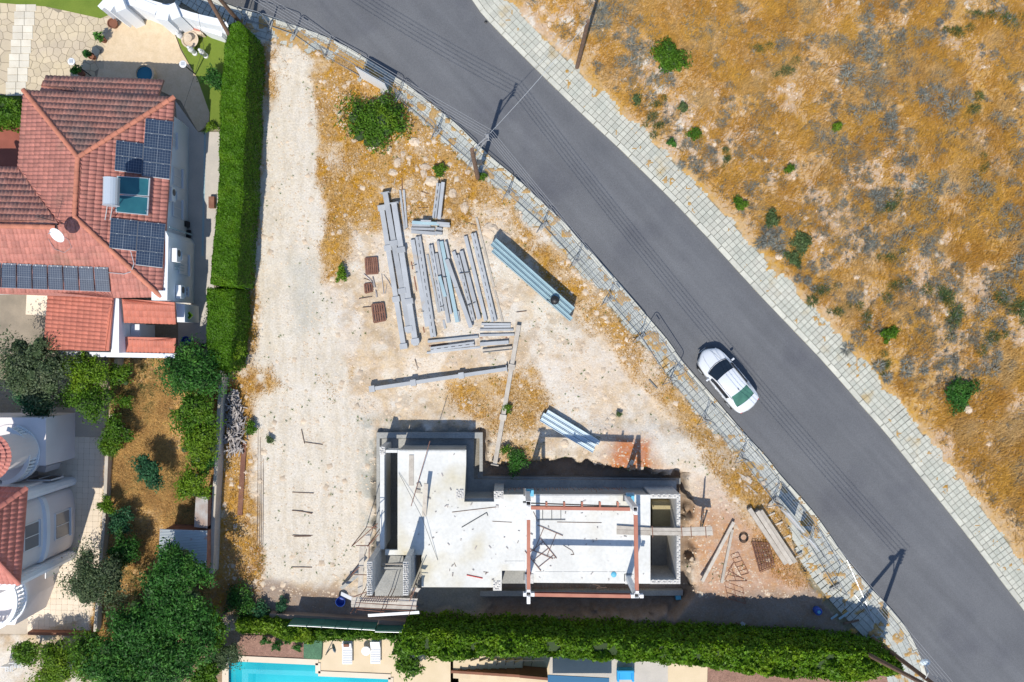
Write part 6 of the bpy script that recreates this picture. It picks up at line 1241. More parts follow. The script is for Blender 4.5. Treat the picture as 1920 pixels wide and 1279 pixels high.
# ------------------------------------------------------------------ trees and bushes
def tree(name, label, px, py, rpx, h, mt, n, size, cat='tree', seed=0, lump=9, flat=.7, group=None):
    c = W(px, py, h*.62); rr = rpx/1500*(50-h*.62); c0_ = Vector((c.x, c.y, .1)); t = thing(name, label, cat, tuple(c0_), group)
    zc = h - rr*flat if h - rr*flat > .35 else .35
    if h > 1.3:
        mb = MB(); mb.tube(c0_, (c.x, c.y, zc), .05+.03*rr, 7, .04+.02*rr)
        r = random.Random(seed)
        for i in range(5): a = i*1.26+r.random(); mb.tube((c.x, c.y, zc*.75), (c.x+rr*.6*math.cos(a), c.y+rr*.6*math.sin(a), zc+.25*rr*r.random()), .045, 5, .02)
        mb.build('trunk', M['bark'], t)
    r = np.random.default_rng(seed+500); R3 = np.array([rr, rr, min(rr*flat, h*.5)])
    cl = r.normal(size=(lump, 3)); cl /= np.linalg.norm(cl, axis=1)[:,None]; cl[:,2] = np.abs(cl[:,2])*.8-.2; cl *= r.uniform(.30, .86, (lump, 1)); cl[0] = (0, 0, .1); cr = r.uniform(.17, .40, lump); cr[0] = .5
    k = r.choice(lump, n, p=cr**2/np.sum(cr**2)); d = r.normal(size=(n, 3)); d /= np.linalg.norm(d, axis=1)[:,None]; d[:,2] = np.where(r.random(n) < .75, np.abs(d[:,2]), d[:,2])
    # twigs: leaves gather in little sprays
    sp_ = r.integers(0, max(8, n//14), n); jit = r.normal(size=(max(8, n//14), 3))*.11
    q = (cl[k] + d*cr[k][:,None]*(1-.35*r.random((n, 1))**2 + .5*(r.random((n,1)) < .07)*r.random((n,1))) + jit[sp_])*R3 + np.array([c.x, c.y, zc]); th_ = np.arctan2(q[:,1]-c.y, q[:,0]-c.x); fr_ = 1 + .15*np.sin(2*th_+r.uniform(0,6)) + .13*np.sin(3*th_+r.uniform(0,6)) + .10*np.sin(5*th_+r.uniform(0,6)) + .06*np.sin(9*th_+r.uniform(0,6)); q[:,0] = c.x+(q[:,0]-c.x)*fr_; q[:,1] = c.y+(q[:,1]-c.y)*fr_; q[:,2] = np.maximum(q[:,2], .12)
    nr = d*.7 + r.normal(size=(n, 3))*.6 + np.array([0,0,.45]); nr /= np.linalg.norm(nr, axis=1)[:,None]; t1 = np.cross(nr, r.normal(size=(n, 3))); t1 /= np.linalg.norm(t1, axis=1)[:,None]; t2 = np.cross(nr, t1); s = size*r.uniform(.6, 1.3, (n, 1))
    V = np.empty((n*4, 3)); V[0::4] = q-t1*s; V[1::4] = q-t2*s*.42; V[2::4] = q+t1*s; V[3::4] = q+t2*s*.42
    npobj('crown', V, np.arange(n*4).reshape(-1, 4), mt, t)
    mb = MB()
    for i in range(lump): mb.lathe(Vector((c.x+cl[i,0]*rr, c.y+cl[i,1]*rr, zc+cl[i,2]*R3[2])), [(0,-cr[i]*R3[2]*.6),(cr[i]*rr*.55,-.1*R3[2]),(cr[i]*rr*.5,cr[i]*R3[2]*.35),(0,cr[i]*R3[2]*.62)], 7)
    mb.build('crown_shade_core', M['core'], t)['kind'] = 'stuff'; return t  # dark lumps stand for the shaded depth of the crown
T = [('olive_tree','large grey-green olive tree, left of the carport roof',72,690,68,4.6,'leaf_olive',9000,.10),('olive_tree','dark bluish tree in shade under the large olive',70,742,42,3.0,'leaf_teal',3500,.10),
 ('lemon_tree','bright yellowish green tree right of the olive, by the white parapet',166,694,38,3.6,'leaf_bright',5200,.09),('lemon_tree','darker green tree below the bright one, overhanging the driveway',168,742,48,3.2,'leaf_mid',6500,.09),
 ('young_tree','small loose green tree below the white parapet',228,700,26,2.2,'leaf_mid',1900,.09),('fig_shrub','small green shrub at the left side of the dry garden, above the others',236,752,17,1.2,'leaf_mid',700,.08),
 ('citrus_tree','large dark green tree against the boundary wall, below the cypress hedge',362,700,58,4.0,'leaf_dark',9500,.10),('citrus_tree','mid green tree beside the wall, second from the top of the row',372,770,44,3.4,'leaf_mid',6500,.10),('citrus_tree','bright green tree beside the wall, in the middle of the row',378,826,44,3.2,'leaf_bright',6500,.09),('citrus_tree','bright yellowish tree beside the wall, lowest of the row',366,902,34,3.0,'leaf_bright',4600,.09),('citrus_tree','dark small tree tucked between the wall and the bright trees',385,868,24,2.4,'leaf_dark',1900,.09),
 ('cypress_bush','bright green loose bush at the foot of the short cypress hedge',430,672,32,2.4,'leaf_bright',3600,.08),('garden_shrub','loose green shrub leaning over the driveway wall, upper one',217,808,30,1.8,'leaf_mid',2600,.09),('garden_shrub','loose green shrub leaning over the driveway wall, lower pointed one',208,836,22,1.4,'leaf_mid',1300,.09),
 ('round_shrub','round bluish green shrub alone in the dry garden',280,877,31,2.3,'leaf_teal',4600,.09),('garden_shrub','thin pale green shrub by the wall beside the driveway corner',203,948,20,1.6,'leaf_mid',1100,.08),('garden_shrub','bluish green shrub in the left part of the garden above the dark bush',226,977,28,1.6,'leaf_teal',2400,.09),('dark_bush','very dark bush in shade right of the olive over the driveway',236,1030,34,2.2,'leaf_dark',3600,.09),
 ('olive_tree','broad grey-green olive tree overhanging the driveway and its wall',186,1086,58,3.9,'leaf_olive',8800,.09),
 ('avocado_tree','dark green tree with its top shading the tin shed',345,1062,48,4.4,'leaf_dark',8500,.115),('avocado_tree','big glossy dark green tree below the tin shed, centre of the grove',338,1128,66,4.6,'leaf_dark',15000,.115),('avocado_tree','glossy green tree at the middle of the lower grove',270,1180,60,4.4,'leaf_dark',13000,.115),('avocado_tree','glossy green tree at the bottom edge under the middle of the grove',330,1235,66,4.6,'leaf_dark',13000,.115),('avocado_tree','dark tree at the bottom edge left of the grove centre',230,1250,60,4.2,'leaf_dark',11000,.115),('avocado_tree','dark green tree at the lower left of the grove beside the driveway end',170,1225,46,3.6,'leaf_mid',6500,.12),
 ('hibiscus_shrub','yellowish green shrub at the lower left with brown dry patches',110,1235,40,2.6,'leaf_bright',5000,.09),('hibiscus_shrub','small dark green shrub under the driveway end wall',52,1222,28,2.2,'leaf_mid',2800,.10),('hibiscus_shrub','yellow green shrub at the bottom edge near the lower left',95,1272,38,2.2,'leaf_bright',3600,.09),
 ('avocado_tree','mid green tree between the grove and the pool, upper one',405,1165,40,3.2,'leaf_mid',5200,.11),('feathery_tree','pale feathery shrub overhanging the corner of the pool',418,1228,36,2.6,'leaf_olive',3000,.07),('avocado_tree','dark tree at the bottom edge beside the pool corner',392,1262,34,2.8,'leaf_mid',4200,.11),
 ('lone_bush','large wild green bush standing alone on the upper part of the plot',700,220,60,2.0,'leaf_mid',7500,.10),('small_bush','small bright green bush left of the pallets',640,513,15,.8,'leaf_bright',700,.09),('small_bush','small green bush among the rocks above the short beams',826,318,15,.8,'leaf_mid',600,.09),('small_bush','dark green bush in shade at the foot of the long pale column',966,864,24,.8,'leaf_dark',1700,.08),('small_bush','yellowish green bush beside the foot of the long pale column',946,842,13,.5,'leaf_mid',380,.07),
 ('small_bush','green bush growing out of the scrap timber pile',470,806,15,.8,'leaf_mid',800,.08),('small_bush','brown dry little bush alone on the chalky track',506,825,10,.5,'scrub_green',500,.06),('loquat_tree','sparse small tree with large leaves at the left end of the leafy hedge',757,1216,24,2.0,'leaf_mid',750,.15),('loquat_tree','sparse leaning branch of large leaves hanging over the pool deck',768,1250,26,1.4,'leaf_mid',800,.15),
 ('garden_palm','small sparse shrub at the lower right of the short lawn',400,150,24,1.6,'leaf_dark',1500,.10),('small_bush','low bush by the blue pipes at the end of the lawn',394,238,14,.7,'leaf_bright',500,.07),
 ('mulch_shrub','dark round shrub in the mulch bed, leftmost of four',498,1200,11,.7,'leaf_dark',500,.07),('mulch_shrub','dark round shrub in the mulch bed, second from the left',519,1210,11,.7,'leaf_dark',500,.07),('mulch_shrub','dark round shrub in the mulch bed, third from the left and highest',540,1200,8,.6,'leaf_dark',350,.07),('mulch_shrub','dark round shrub in the mulch bed, rightmost beside the ground cover',558,1214,10,.6,'leaf_dark',450,.07),
 ('field_bush','bright green bush in the field near the wooden pole, largest one',1256,107,31,1.2,'leaf_mid',3600,.10),('field_bush','green bush in the field at the pale patch near the pavement',1303,252,17,.7,'leaf_mid',1000,.08),('field_bush','green bush close to the pavement above the white rock',1388,383,18,.7,'leaf_mid',1100,.08),('field_bush','tiny dark green bush near the pale patch left of the bigger one',1261,268,10,.5,'leaf_dark',450,.07),('field_bush','small bright green bush high up in the field',1569,238,11,.5,'leaf_bright',500,.08),('field_bush','tall narrow light green bush in the middle of the field',1666,626,18,.8,'leaf_mid',1100,.09),('field_bush','round dark green bush beside a pale stone in the lower field',1804,739,29,1.1,'leaf_dark',3000,.09),('field_bush','small green bush right of the pale rubble near the pavement',1478,318,13,.5,'leaf_mid',600,.07),
 ('field_bush','olive green bush near the pavement, upper of the pair by the grey one',1450,412,20,.7,'scrub_green',1100,.08),('field_bush','olive green bush in the field right of the grey shrub',1508,452,22,.7,'scrub_green',1300,.08),('field_bush','olive green bush just above the pale rock by the pavement',1490,487,20,.6,'scrub_green',1000,.08),('field_bush','small dark olive bush in the field left of the largest bush',1281,200,13,.5,'scrub_green',600,.07),('field_bush','small olive bush below the grey shrub at the pale patch',1195,190,12,.5,'scrub_green',500,.07),
 ('roadside_weed','green weed at the foot of the wooden utility pole',905,330,10,.5,'leaf_mid',350,.07),('small_bush','tiny green bush in the middle of the plot above the tall building shadow',1160,776,8,.4,'scrub_green',300,.06),('small_bush','green tuft beside the long pale column at its middle',952,764,11,.5,'leaf_mid',400,.07),('shade_shrub','teal green shrub in deep shade above the green fence panels',490,1150,22,1.0,'leaf_teal',1200,.08),('shade_shrub','dark green shrub in shade behind the scaffold',528,1135,16,.8,'leaf_teal',700,.08),('shade_shrub','dark wild shrub in shade at the right end of the grass strip',452,1135,34,1.3,'leaf_dark',2200,.09)]
for i, (nm, lab, px_, py_, rp, h, mt_, n_, s_) in enumerate(T):
    tree(nm, lab, px_, py_, rp, h, M[mt_], n_, s_*.88, cat='tree' if h > 2.3 else 'bush', seed=i, lump=34 if rp > 40 else 20 if rp > 20 else 9)
# grey scrub in the field: many individuals of three shapes
protos = []
for v in range(6):
    r = np.random.default_rng(60+v); lob = 5; n = 950; lc = np.column_stack([r.normal(0,.42,lob), r.normal(0,.32,lob), np.zeros(lob)]); lc[0] = 0; lr = r.uniform(.5, 1.0, lob); kk = r.choice(lob, n, p=lr**2/sum(lr**2))
    d = r.normal(size=(n, 3)); d[:,2] = np.abs(d[:,2])*.8+.12; d /= np.linalg.norm(d, axis=1)[:,None]; R1 = lr[kk][:,None]
    base_ = lc[kk]+d*r.uniform(.10, .30, (n, 1))*R1; tip = lc[kk]+d*r.uniform(.28, .52, (n, 1))*R1*np.array([1,1,.75])+r.normal(0,.03,(n,3)); sd = np.cross(d, r.normal(size=(n,3))); sd /= np.linalg.norm(sd, axis=1)[:,None]; sd *= .013
    V = np.empty((n*3, 3)); V[0::3] = base_-sd; V[1::3] = base_+sd; V[2::3] = tip; protos.append(npmesh('scrub_mesh', V, np.arange(n*3).reshape(-1,3), M['scrub' if v < 5 else 'scrub_green']))
cE2 = crop(1320,0,3.197); cF2 = crop(1320,380,3.197); c12 = crop(840,0,3.996)
spots = [(cE2,x,y,s) for x,y,s in [(195,75,1.3),(460,215,1.6),(320,290,1.2),(615,290,1),(725,230,1.7),(985,180,1.8),(1020,240,1.5),(870,310,1.6),(960,350,2),(1050,340,1.6),(1130,250,1.2),(1190,200,1.4),(1280,270,1.6),(1390,190,1.1),(1440,80,1.2),(1510,190,1.5),(1640,90,1.3),(1790,60,1.8),(1810,120,2),(1870,185,1.1),(485,425,1.6),(150,505,1.2),(140,700,1.5),(70,345,1.3),(380,610,1),(690,390,1),(950,500,2),(990,560,1.8),(960,660,1.8),(1185,440,1.6),(1130,780,1.9),(1060,770,1.5),(1225,840,1.3),(1080,540,1.3),(1350,600,2),(1420,570,2),(1440,380,1.4),(1560,510,1.8),(1600,660,1.3),(1800,770,1.7),(1750,320,1.1),(1830,450,1.2),(760,850,1.7),(900,880,1.6),(800,930,1.2),(680,895,1.1),(920,970,1.2),(1150,970,2.2),(1255,995,1.3),(1400,880,1.3),(850,1010,1.2),(1085,1155,2),(960,1165,1.2),(1290,1130,1.9),(1360,1110,1.5),(1350,1195,1.4),(1590,1140,1.8),(1690,1120,1.2),(1850,910,1.9),(1850,1055,1.3),(1670,1010,1.1),(1820,1240,1.6),(1040,1245,1.7),(1110,1235,1.4),(810,1245,1.3),(950,1075,1.1),(190,915,1),(60,975,1.2),(130,960,1),(250,1100,1.2),(20,1065,1.1),(1080,30,1.7),(990,50,1.2),(600,10,1),(640,740,1.1),(715,600,1.2),(1050,640,1.1),(1530,640,1.2),(1220,30,.9)]] + \
 [(cF2,x,y,s) for x,y,s in [(440,175,2.0),(430,200,1.5),(560,120,1.4),(1030,45,1.8),(1110,30,1.4),(1230,180,2.2),(1290,220,1.8),(1170,130,1.3),(1090,225,1.3),(975,205,1.2),(1015,270,1.3),(1370,280,1.5),(1160,300,1.5),(1110,330,1.3),(830,100,1.1),(740,460,1.2),(720,525,1.5),(935,555,1.3),(970,690,1.6),(905,790,1.6),(1010,770,1.2),(1200,460,2),(1160,500,1.4),(1385,485,1.5),(1430,560,1.5),(1550,370,1.4),(1750,445,1.7),(1855,460,2),(1695,610,2.5),(1880,630,1.9),(1805,600,1.2),(1490,700,1.9),(1500,750,1.7),(1340,640,1.2),(1730,810,1.7),(1640,810,1.3),(1750,925,1.7),(1215,960,1.8),(1085,975,1.4),(1400,975,1.3),(1565,1020,1.2),(1470,930,1.1),(1850,965,1.2),(1820,30,1.6),(1900,100,1.4),(1420,135,1),(800,650,1.2),(640,370,1.4),(860,260,1),(790,290,1),(1905,260,1.3),(1110,615,1),(1280,770,1.1),(1590,770,1.2),(690,160,1),(1230,710,1)]] + \
 [(c12,x,y,s) for x,y,s in [(1150,80,1.8),(1240,100,2),(1300,60,1.4),(1330,110,1.4),(1130,180,1.5),(1410,250,1.3),(1440,380,2),(1400,420,1.4),(1540,600,2.3),(1380,600,1.4),(1290,500,1.3),(1300,250,1),(1520,880,1.2),(1560,780,1),(1160,500,1),(1870,1110,1.4),(1830,1200,1.4),(1590,940,1)]]
zones = ['high in the field', 'in the middle of the field', 'in the lower field', 'near the pavement']
gl = {}
for i, (f_, x, y, s) in enumerate(spots):
    px_, py_ = f_(x, y); p = Gp(px_, py_); k = int(RNG.integers(0, 5)) if RNG.random() < .88 else 5
    if sample(DR, p.x, p.y) < RW+.2: continue
    d_ = float(sample(DR, p.x, p.y)); z_ = 'at the pavement edge of the field' if d_ < 4 else ('in the upper' if py_ < 210 else 'in the upper middle' if py_ < 400 else 'in the lower middle' if py_ < 580 else 'in the lower')+(' left' if px_ < 1560 else ' middle' if px_ < 1750 else ' right')+' part of the field'
    o = bpy.data.objects.new('thyme_shrub', protos[k]); link(o); o.location = p - Vector((0,0,.05)); o.rotation_euler = (0,0,RNG.uniform(0,6)); s1 = s*.80*RNG.uniform(.85,1.15); o.scale = (s1*RNG.uniform(.9,1.2), s1, s1*.62+.45)
    sz = 'broad' if s > 1.65 else 'middling' if s > 1.25 else 'small'
    tag(o, sz+(' grey-green' if k < 5 else ' olive green')+' thyme shrub '+z_, 'shrub', 'thyme shrubs of the dry field', 'thing'); ORG[o.name] = p
# a loose mass of smaller tufts
def tufts(name, label, gmask, n, mt, seed, box, size=(.10,.22), blades_=9):
    r = np.random.default_rng(seed); x = r.uniform(box[0], box[1], n*6); y = r.uniform(box[2], box[3], n*6); k = r.random(n*6) < sample(gmask, x, y); x = x[k][:n]; y = y[k][:n]; m = len(x); X = np.repeat(x, blades_); Y = np.repeat(y, blades_); S = np.repeat(r.uniform(*size, m), blades_); N_ = len(X)
    d = r.normal(size=(N_, 3)); d[:,2] = np.abs(d[:,2])*.8+.2; d /= np.linalg.norm(d, axis=1)[:,None]; b0 = np.column_stack([X, Y, sample(Z, X, Y)]); sd = np.cross(d, r.normal(size=(N_,3))); sd /= np.linalg.norm(sd, axis=1)[:,None]; sd *= .014
    V = np.empty((N_*3, 3)); V[0::3] = b0-sd; V[1::3] = b0+sd; V[2::3] = b0+d*S[:,None]
    o = npobj(name, V, np.arange(N_*3).reshape(-1,3), mt); tag(o, label, 'scrub', kind='stuff'); return o
dens_ = pick(fbm(GX, GY, 1.7, 4, 51), .50, .62)*FM*(DR > RW+.3)*.9
tufts('low_scrub', 'small grey green tufts scattered through the dry grass of the field', dens_, 2200, M['scrub'], 71, (0,34,-20,23), (.22,.42), 18)
plotm = plot*(DL > 1.2)*(1-pit)*(~hz)*(~south)
tufts('low_weeds', 'tiny green weeds scattered over the pale soil of the plot', (pick(fbm(GX,GY,.9,4,52), .56, .68)*.8+.03)*plotm, 900, M['leaf_mid'], 72, (-16,20,-15,18), (.06,.16), 9)
tufts('low_weeds', 'olive tufts in the dry garden strip', (pick(fbm(GX,GY,1.4,4,53), .52, .62)*.8)*gm, 900, M['scrub_green'], 73, (-27,-17,-19,0), (.16,.40), 14)
# ------------------------------------------------------------------ stones
def rock(name, label, px, py, r, seed, group=None, mt='stone'):
    g = random.Random(seed); mb = MB(); p = Gp(px, py); n = 9; prof = [(0,-.35),(.75,-.3),(1.0,.05),(.8,.4),(.42,.62),(0,.66)]; k = len(mb.v)
    ax = g.uniform(.75,1.25)
    for q, (rr, z) in enumerate(prof):
        for i in range(n): t = 2*math.pi*i/n; f = 1+g.uniform(-.22,.22); mb.v.append((p.x+r*rr*f*math.cos(t)*ax, p.y+r*rr*f*math.sin(t)/ax, p.z+r*(z*.6+g.uniform(-.07,.07))))
    for q in range(len(prof)-1):
        for i in range(n): j = (i+1)%n; mb.f.append((q*n+i, q*n+j, (q+1)*n+j, (q+1)*n+i))
    return tag(mb.build(name, M[mt]), label, 'rock', group)
c8 = crop(560,280,5.329)
for i, (x, y, r, lab) in enumerate([(1265,180,.42,'upper large pale rock above the short beams'),(1250,235,.36,'pale rock just below the upper large one'),(1325,320,.5,'flat pinkish rock beside the top of the short beam pair'),(985,130,.38,'pale rounded rock left of the upper large one'),(1040,50,.25,'pale rock at the top of the rock field, left'),(1100,85,.25,'small white rock at the top of the rock field'),(940,235,.36,'flat pale rock with a dark edge left of the short beams'),(1540,440,.42,'broad pale rock right of the short beam pair'),(1660,580,.42,'pale rock below right of the short beam pair'),(1505,615,.25,'small white rock left of the long thin beam'),(1690,230,.27,'pale rock near the foot of the utility pole'),(1555,235,.17,'small white rock near the utility pole'),(410,825,.24,'small pale rock left of the bracketed columns'),(565,840,.26,'pale rock between the small one and the columns'),(905,15,.3,'pale rock at the very top of the rock field')]): px_, py_ = c8(x, y); rock('limestone_rock', lab, px_, py_, r*.74, i)
for i, (px_, py_, r, lab) in enumerate([(919,432,.62,'largest pale rock at the head of the big sheet stack'),(948,444,.5,'second large pale rock at the head of the big sheet stack'),(776,266,.40,'pale angular rock below the lone bush, right one'),(730,280,.22,'white rock below the lone bush'),(768,297,.2,'small white rock below the lone bush'),(632,168,.17,'small white rock on the grass left of the lone bush'),(1461,481,.32,'cream rock at the pavement edge in the field'),(1478,402,.16,'small cream rock near the pavement above the grey shrub'),(1815,767,.36,'pale flat rock below the round dark bush'),(1071,806,.40,'white rock beside the small sheet stack'),(1060,832,.3,'pale rock below the small sheet stack'),(1098,845,.25,'small pale rock at the lower corner of the small sheet stack'),(1223,80,.14,'small grey rock beside the largest field bush'),(1790,776,.2,'small pale rock left of the flat one in the lower field'),(1605,520,.22,'cream rock in the middle of the field near the rubble'),(1812,8,.22,'white rock at the top edge of the field'),(1551,225,.16,'small white rock near the small bright bush'),(1302,175,.2,'white rock on the pale patch in the upper field')]): rock('limestone_rock', lab, px_, py_, r*.85, 40+i)
def pebbles(name, label, gmask, n, seed, box, sz=(.02,.06)):
    r = np.random.default_rng(seed); x = r.uniform(box[0], box[1], n*5); y = r.uniform(box[2], box[3], n*5); k = r.random(n*5) < sample(gmask, x, y); x = x[k][:n]; y = y[k][:n]; m = len(x); s = r.uniform(*sz, m)*(1+2.2*(r.random(m) < .05)); z = sample(Z, x, y)
    O = np.array([(-1,-.8,0),(1,-.9,0),(.9,1,0),(-.9,.8,0),(0.1,0,.9)]); V = np.empty((m, 5, 3)); a = r.uniform(0, 6.28, m)
    for i in range(5):
        ox, oy = O[i,0]*r.uniform(.7,1.2,m), O[i,1]*r.uniform(.7,1.2,m); V[:,i,0] = x+s*(ox*np.cos(a)-oy*np.sin(a)); V[:,i,1] = y+s*(ox*np.sin(a)+oy*np.cos(a)); V[:,i,2] = z+s*O[i,2]
    F_ = (np.arange(m)[:,None,None]*5 + np.array([(0,1,4),(1,2,4),(2,3,4),(3,0,4)])[None]).reshape(-1,3); o = npobj(name, V.reshape(-1,3), F_, M['stone']); tag(o, label, 'stones', kind='stuff')
pebbles('loose_stones', 'small pale stones strewn over the building plot', plotm*(.25+.75*pick(fbm(GX,GY,1.5,4,54), .45, .6))*(1-.6*track), 9000, 81, (-18,20,-16,20))
pebbles('loose_stones', 'small pale stones strewn over bare spots of the field', (bare*.8+.06)*FM*(DR > RW), 5000, 82, (0,33,-18,22))
# ------------------------------------------------------------------ the car
def car(loc, yaw):
    t = thing('parked_car', 'silver-white saloon car driving on the road, the only vehicle', 'car', (loc.x, loc.y, .05))
    xs = np.array([-2.30,-2.26,-2.15,-1.95,-1.7,-1.5,-1.28,-1.1,-.9,-.7,-.45,-.2,.05,.3,.48,.66,.84,1.02,1.2,1.4,1.6,1.8,1.98,2.12,2.22,2.28])
    ip = lambda kx, kv: np.interp(xs, kx, kv)
    hw_ = ip([-2.3,-2.26,-2.15,-1.9,-1.4,0,1.2,1.7,2.0,2.15,2.28], [.52,.66,.78,.86,.905,.915,.90,.87,.80,.70,.48])
    zt = ip([-2.3,-2.2,-1.95,-1.55,-.95,-.5,0,.35,.62,1.12,1.7,2.05,2.2,2.28], [.80,.99,1.05,1.10,1.40,1.455,1.46,1.43,1.34,.985,.90,.80,.70,.58])
    belt = ip([-2.3,-2.2,-1.5,0,1.0,1.7,2.1,2.28], [.78,.93,.97,.93,.90,.84,.70,.55])
    uf = ip([-2.3,-2.0,-1.6,-1.0,-.5,.3,.7,1.12,1.3,2.0,2.28], [.80,.84,.80,.70,.70,.70,.72,.80,.84,.82,.75])     # half width of the top surface / body half width
    zb = ip([-2.3,-2.1,-1.6,1.6,2.1,2.28], [.42,.30,.22,.20,.24,.38])
    cabin = (xs > -1.6) & (xs < 1.15)
    rings = []
    for i in range(len(xs)):
        W_ = hw_[i]; u = uf[i]*W_; drop = .06 if cabin[i] else .05; half = []
        for f in (0, .28, .55, .8, .94, 1.0): half.append((f*u, zt[i]-drop*f**3))
        e = zt[i]-drop; bz = min(belt[i], e-.004)
        half += [(u+(W_*.955-u)*.30, e+(bz-e)*.36), (u+(W_*.955-u)*.72, e+(bz-e)*.74), (W_*.955, bz), (W_*.99, bz-.05), (W_, .62*bz+.02), (W_*.985, .36), (W_*.94, zb[i])]
        ring = [(-y, z) for y, z in half[:0:-1]] + half; rings.append(ring)
    nR = len(rings[0]); V = []
    for i in range(len(xs)):
        for (y, z) in rings[i]:
            fy = (y/max(hw_[i], .01)); bow = -.24*fy*fy if xs[i] > .4 else .10*fy*fy if xs[i] < -.7 else 0
            V.append((xs[i]+bow*min(1, abs(xs[i])/1.0), y, z))
    c0 = nR//2; glass = {'windscreen': [], 'rear_window': [], 'side_window': [], 'side_window2': []}; body = []
    for i in range(len(xs)-1):
        xm = (xs[i]+xs[i+1])/2
        for k in range(nR-1):
            f = (i*nR+k, (i+1)*nR+k, (i+1)*nR+k+1, i*nR+k+1); a = abs(k+.5-c0)
            if a < 4.6 and .50 < xm < 1.15: glass['windscreen'].append(f)
            elif a < 3.6 and -1.62 < xm < -.86: glass['rear_window'].append(f)
            elif 6 < a < 8 and -1.0 < xm < .80: glass['side_window' if k < c0 else 'side_window2'].append(f)
            else: body.append(f)
    body.append(tuple(range(nR))); body.append(tuple((len(xs)-1)*nR+k for k in reversed(range(nR)))); R_ = Matrix.Rotation(yaw, 3, 'Z'); L0 = Vector((loc.x, loc.y, .03))
    def put_(name, fs, mt, parent, scale=1.0, off=0.0, smooth=True):
        used = sorted({v for f in fs for v in f}); mp_ = {v: j for j, v in enumerate(used)}; me = bpy.data.meshes.new(name); o_ = origin(parent)
        me.from_pydata([tuple(R_ @ Vector(V[v]) + L0 - o_) for v in used], [], [tuple(mp_[v] for v in f) for f in fs]); me.polygons.foreach_set('use_smooth', [smooth]*len(me.polygons)); me.materials.append(mt); me.update()
        o = bpy.data.objects.new(name, me); link(o); o.parent = parent; ORG[o.name] = o_; return o
    b_ = put_('body', body, M['carpaint'], t)
    put_('windscreen', glass['windscreen'], M['glass_dark'], t); put_('rear_window', glass['rear_window'], M['glass_green'], t); put_('side_window', glass['side_window'], M['glass_dark'], t); put_('side_window', glass['side_window2'], M['glass_dark'], t)
    w = lambda x, y, z: R_ @ Vector((x, y, z)) + L0
    def bx_(name, x, y, z, d, mt, par, tilt=0, bev=.012): 
        Mx = R_ @ Matrix.Rotation(tilt, 3, 'Y'); return MB().box(w(x,y,z), d, M=Mx).build(name, M[mt], par, bevel=bev)
    for s in (-1, 1):
        m_ = bx_('wing_mirror', .78, s*1.0, .98, (.12,.20,.12), 'carpaint', t, bev=.03); bx_('mirror_glass', .715, s*1.0, .98, (.01,.16,.09), 'glass_dark', m_, bev=0)
        bx_('headlight', 1.80, s*.58, .70, (.30,.24,.08), 'metal_light', t, .22, .03); bx_('tail_light', -2.10, s*.62, .84, (.10,.20,.11), 'red_lamp', t, 0, .02)
        for x in (1.36, -1.36):
            wh_ = thing_part('wheel', t); c_ = w(x, s*.80, .33); ax = R_ @ Vector((0, s, 0)); MB().tube(c_-ax*.0, c_+ax*.125, .33, 24).build('tyre', M['tyre'], wh_); MB().tube(c_+ax*.10, c_+ax*.128, .21, 16).build('rim', M['metal_light'], wh_)
        for x in (.12, -.55): bx_('door_handle', x-.1, s*.925, .80, (.16,.03,.03), 'metal_light', t, 0, .008)
        MB().bar(w(.45, s*.86, .95), w(-.95, s*.87, .985), .03, .03).build('window_trim', M['metal_light'], t)
        MB().path([w(1.0, s*.70, 1.03), w(.35, s*.655, 1.415), w(-.5, s*.65, 1.44), w(-1.05, s*.66, 1.34)], .012).build('roof_seam', M['metal_dark'], t)
        for x in (.60, -.30, -1.12): MB().bar(w(x, s*.912, .88), w(x, s*.918, .34), .008, .012).build('door_gap', M['black'], t)
    MB().path([w(1.08+.0, -.72, .97), w(1.20, -.4, .975), w(1.25, 0, .985), w(1.20, .4, .975), w(1.08, .72, .97)], .014).build('bonnet_gap', M['black'], t)
    for y_ in (-.34, .34): MB().path([w(1.22, y_*1.25, .985-.012), w(1.7, y_*1.1, .905), w(2.05, y_*.8, .80)], .008).build('bonnet_crease_shine', M['steel_grey'], t)  # grey lines drawn for the reflections along the bonnet creases
    MB().path([w(-1.62, -.66, 1.06), w(-1.68, 0, 1.085), w(-1.62, .66, 1.06)], .010).build('boot_gap', M['black'], t)
    for s in (-1, 1): MB().path([w(1.10, s*.1+.25, .99), w(1.02, s*.25+.35, 1.03)], .012).build('wiper', M['black'], t)
    bx_('grille', 2.27, 0, .48, (.03,.7,.12), 'black', t); bx_('number_plate', 2.30, 0, .36, (.02,.5,.11), 'white', t, bev=0); bx_('number_plate', -2.30, 0, .66, (.02,.5,.11), 'white', t, bev=0)
    for x in (.0,): bx_('interior', .1, 0, .78, (1.9,1.2,.2), 'black', t); 
    bx_('dashboard_paper', .72, -.35, 1.02, (.22,.16,.01), 'white', t, 0, 0)
    MB().box(w(-.75, 0, 1.50), (.14,.03,.05), M=R_).build('roof_aerial', M['black'], t)
    return t
cp = W(1363.0, 711, .7); car(cp, math.atan2(.772, -.635)).name = 'silver_car'
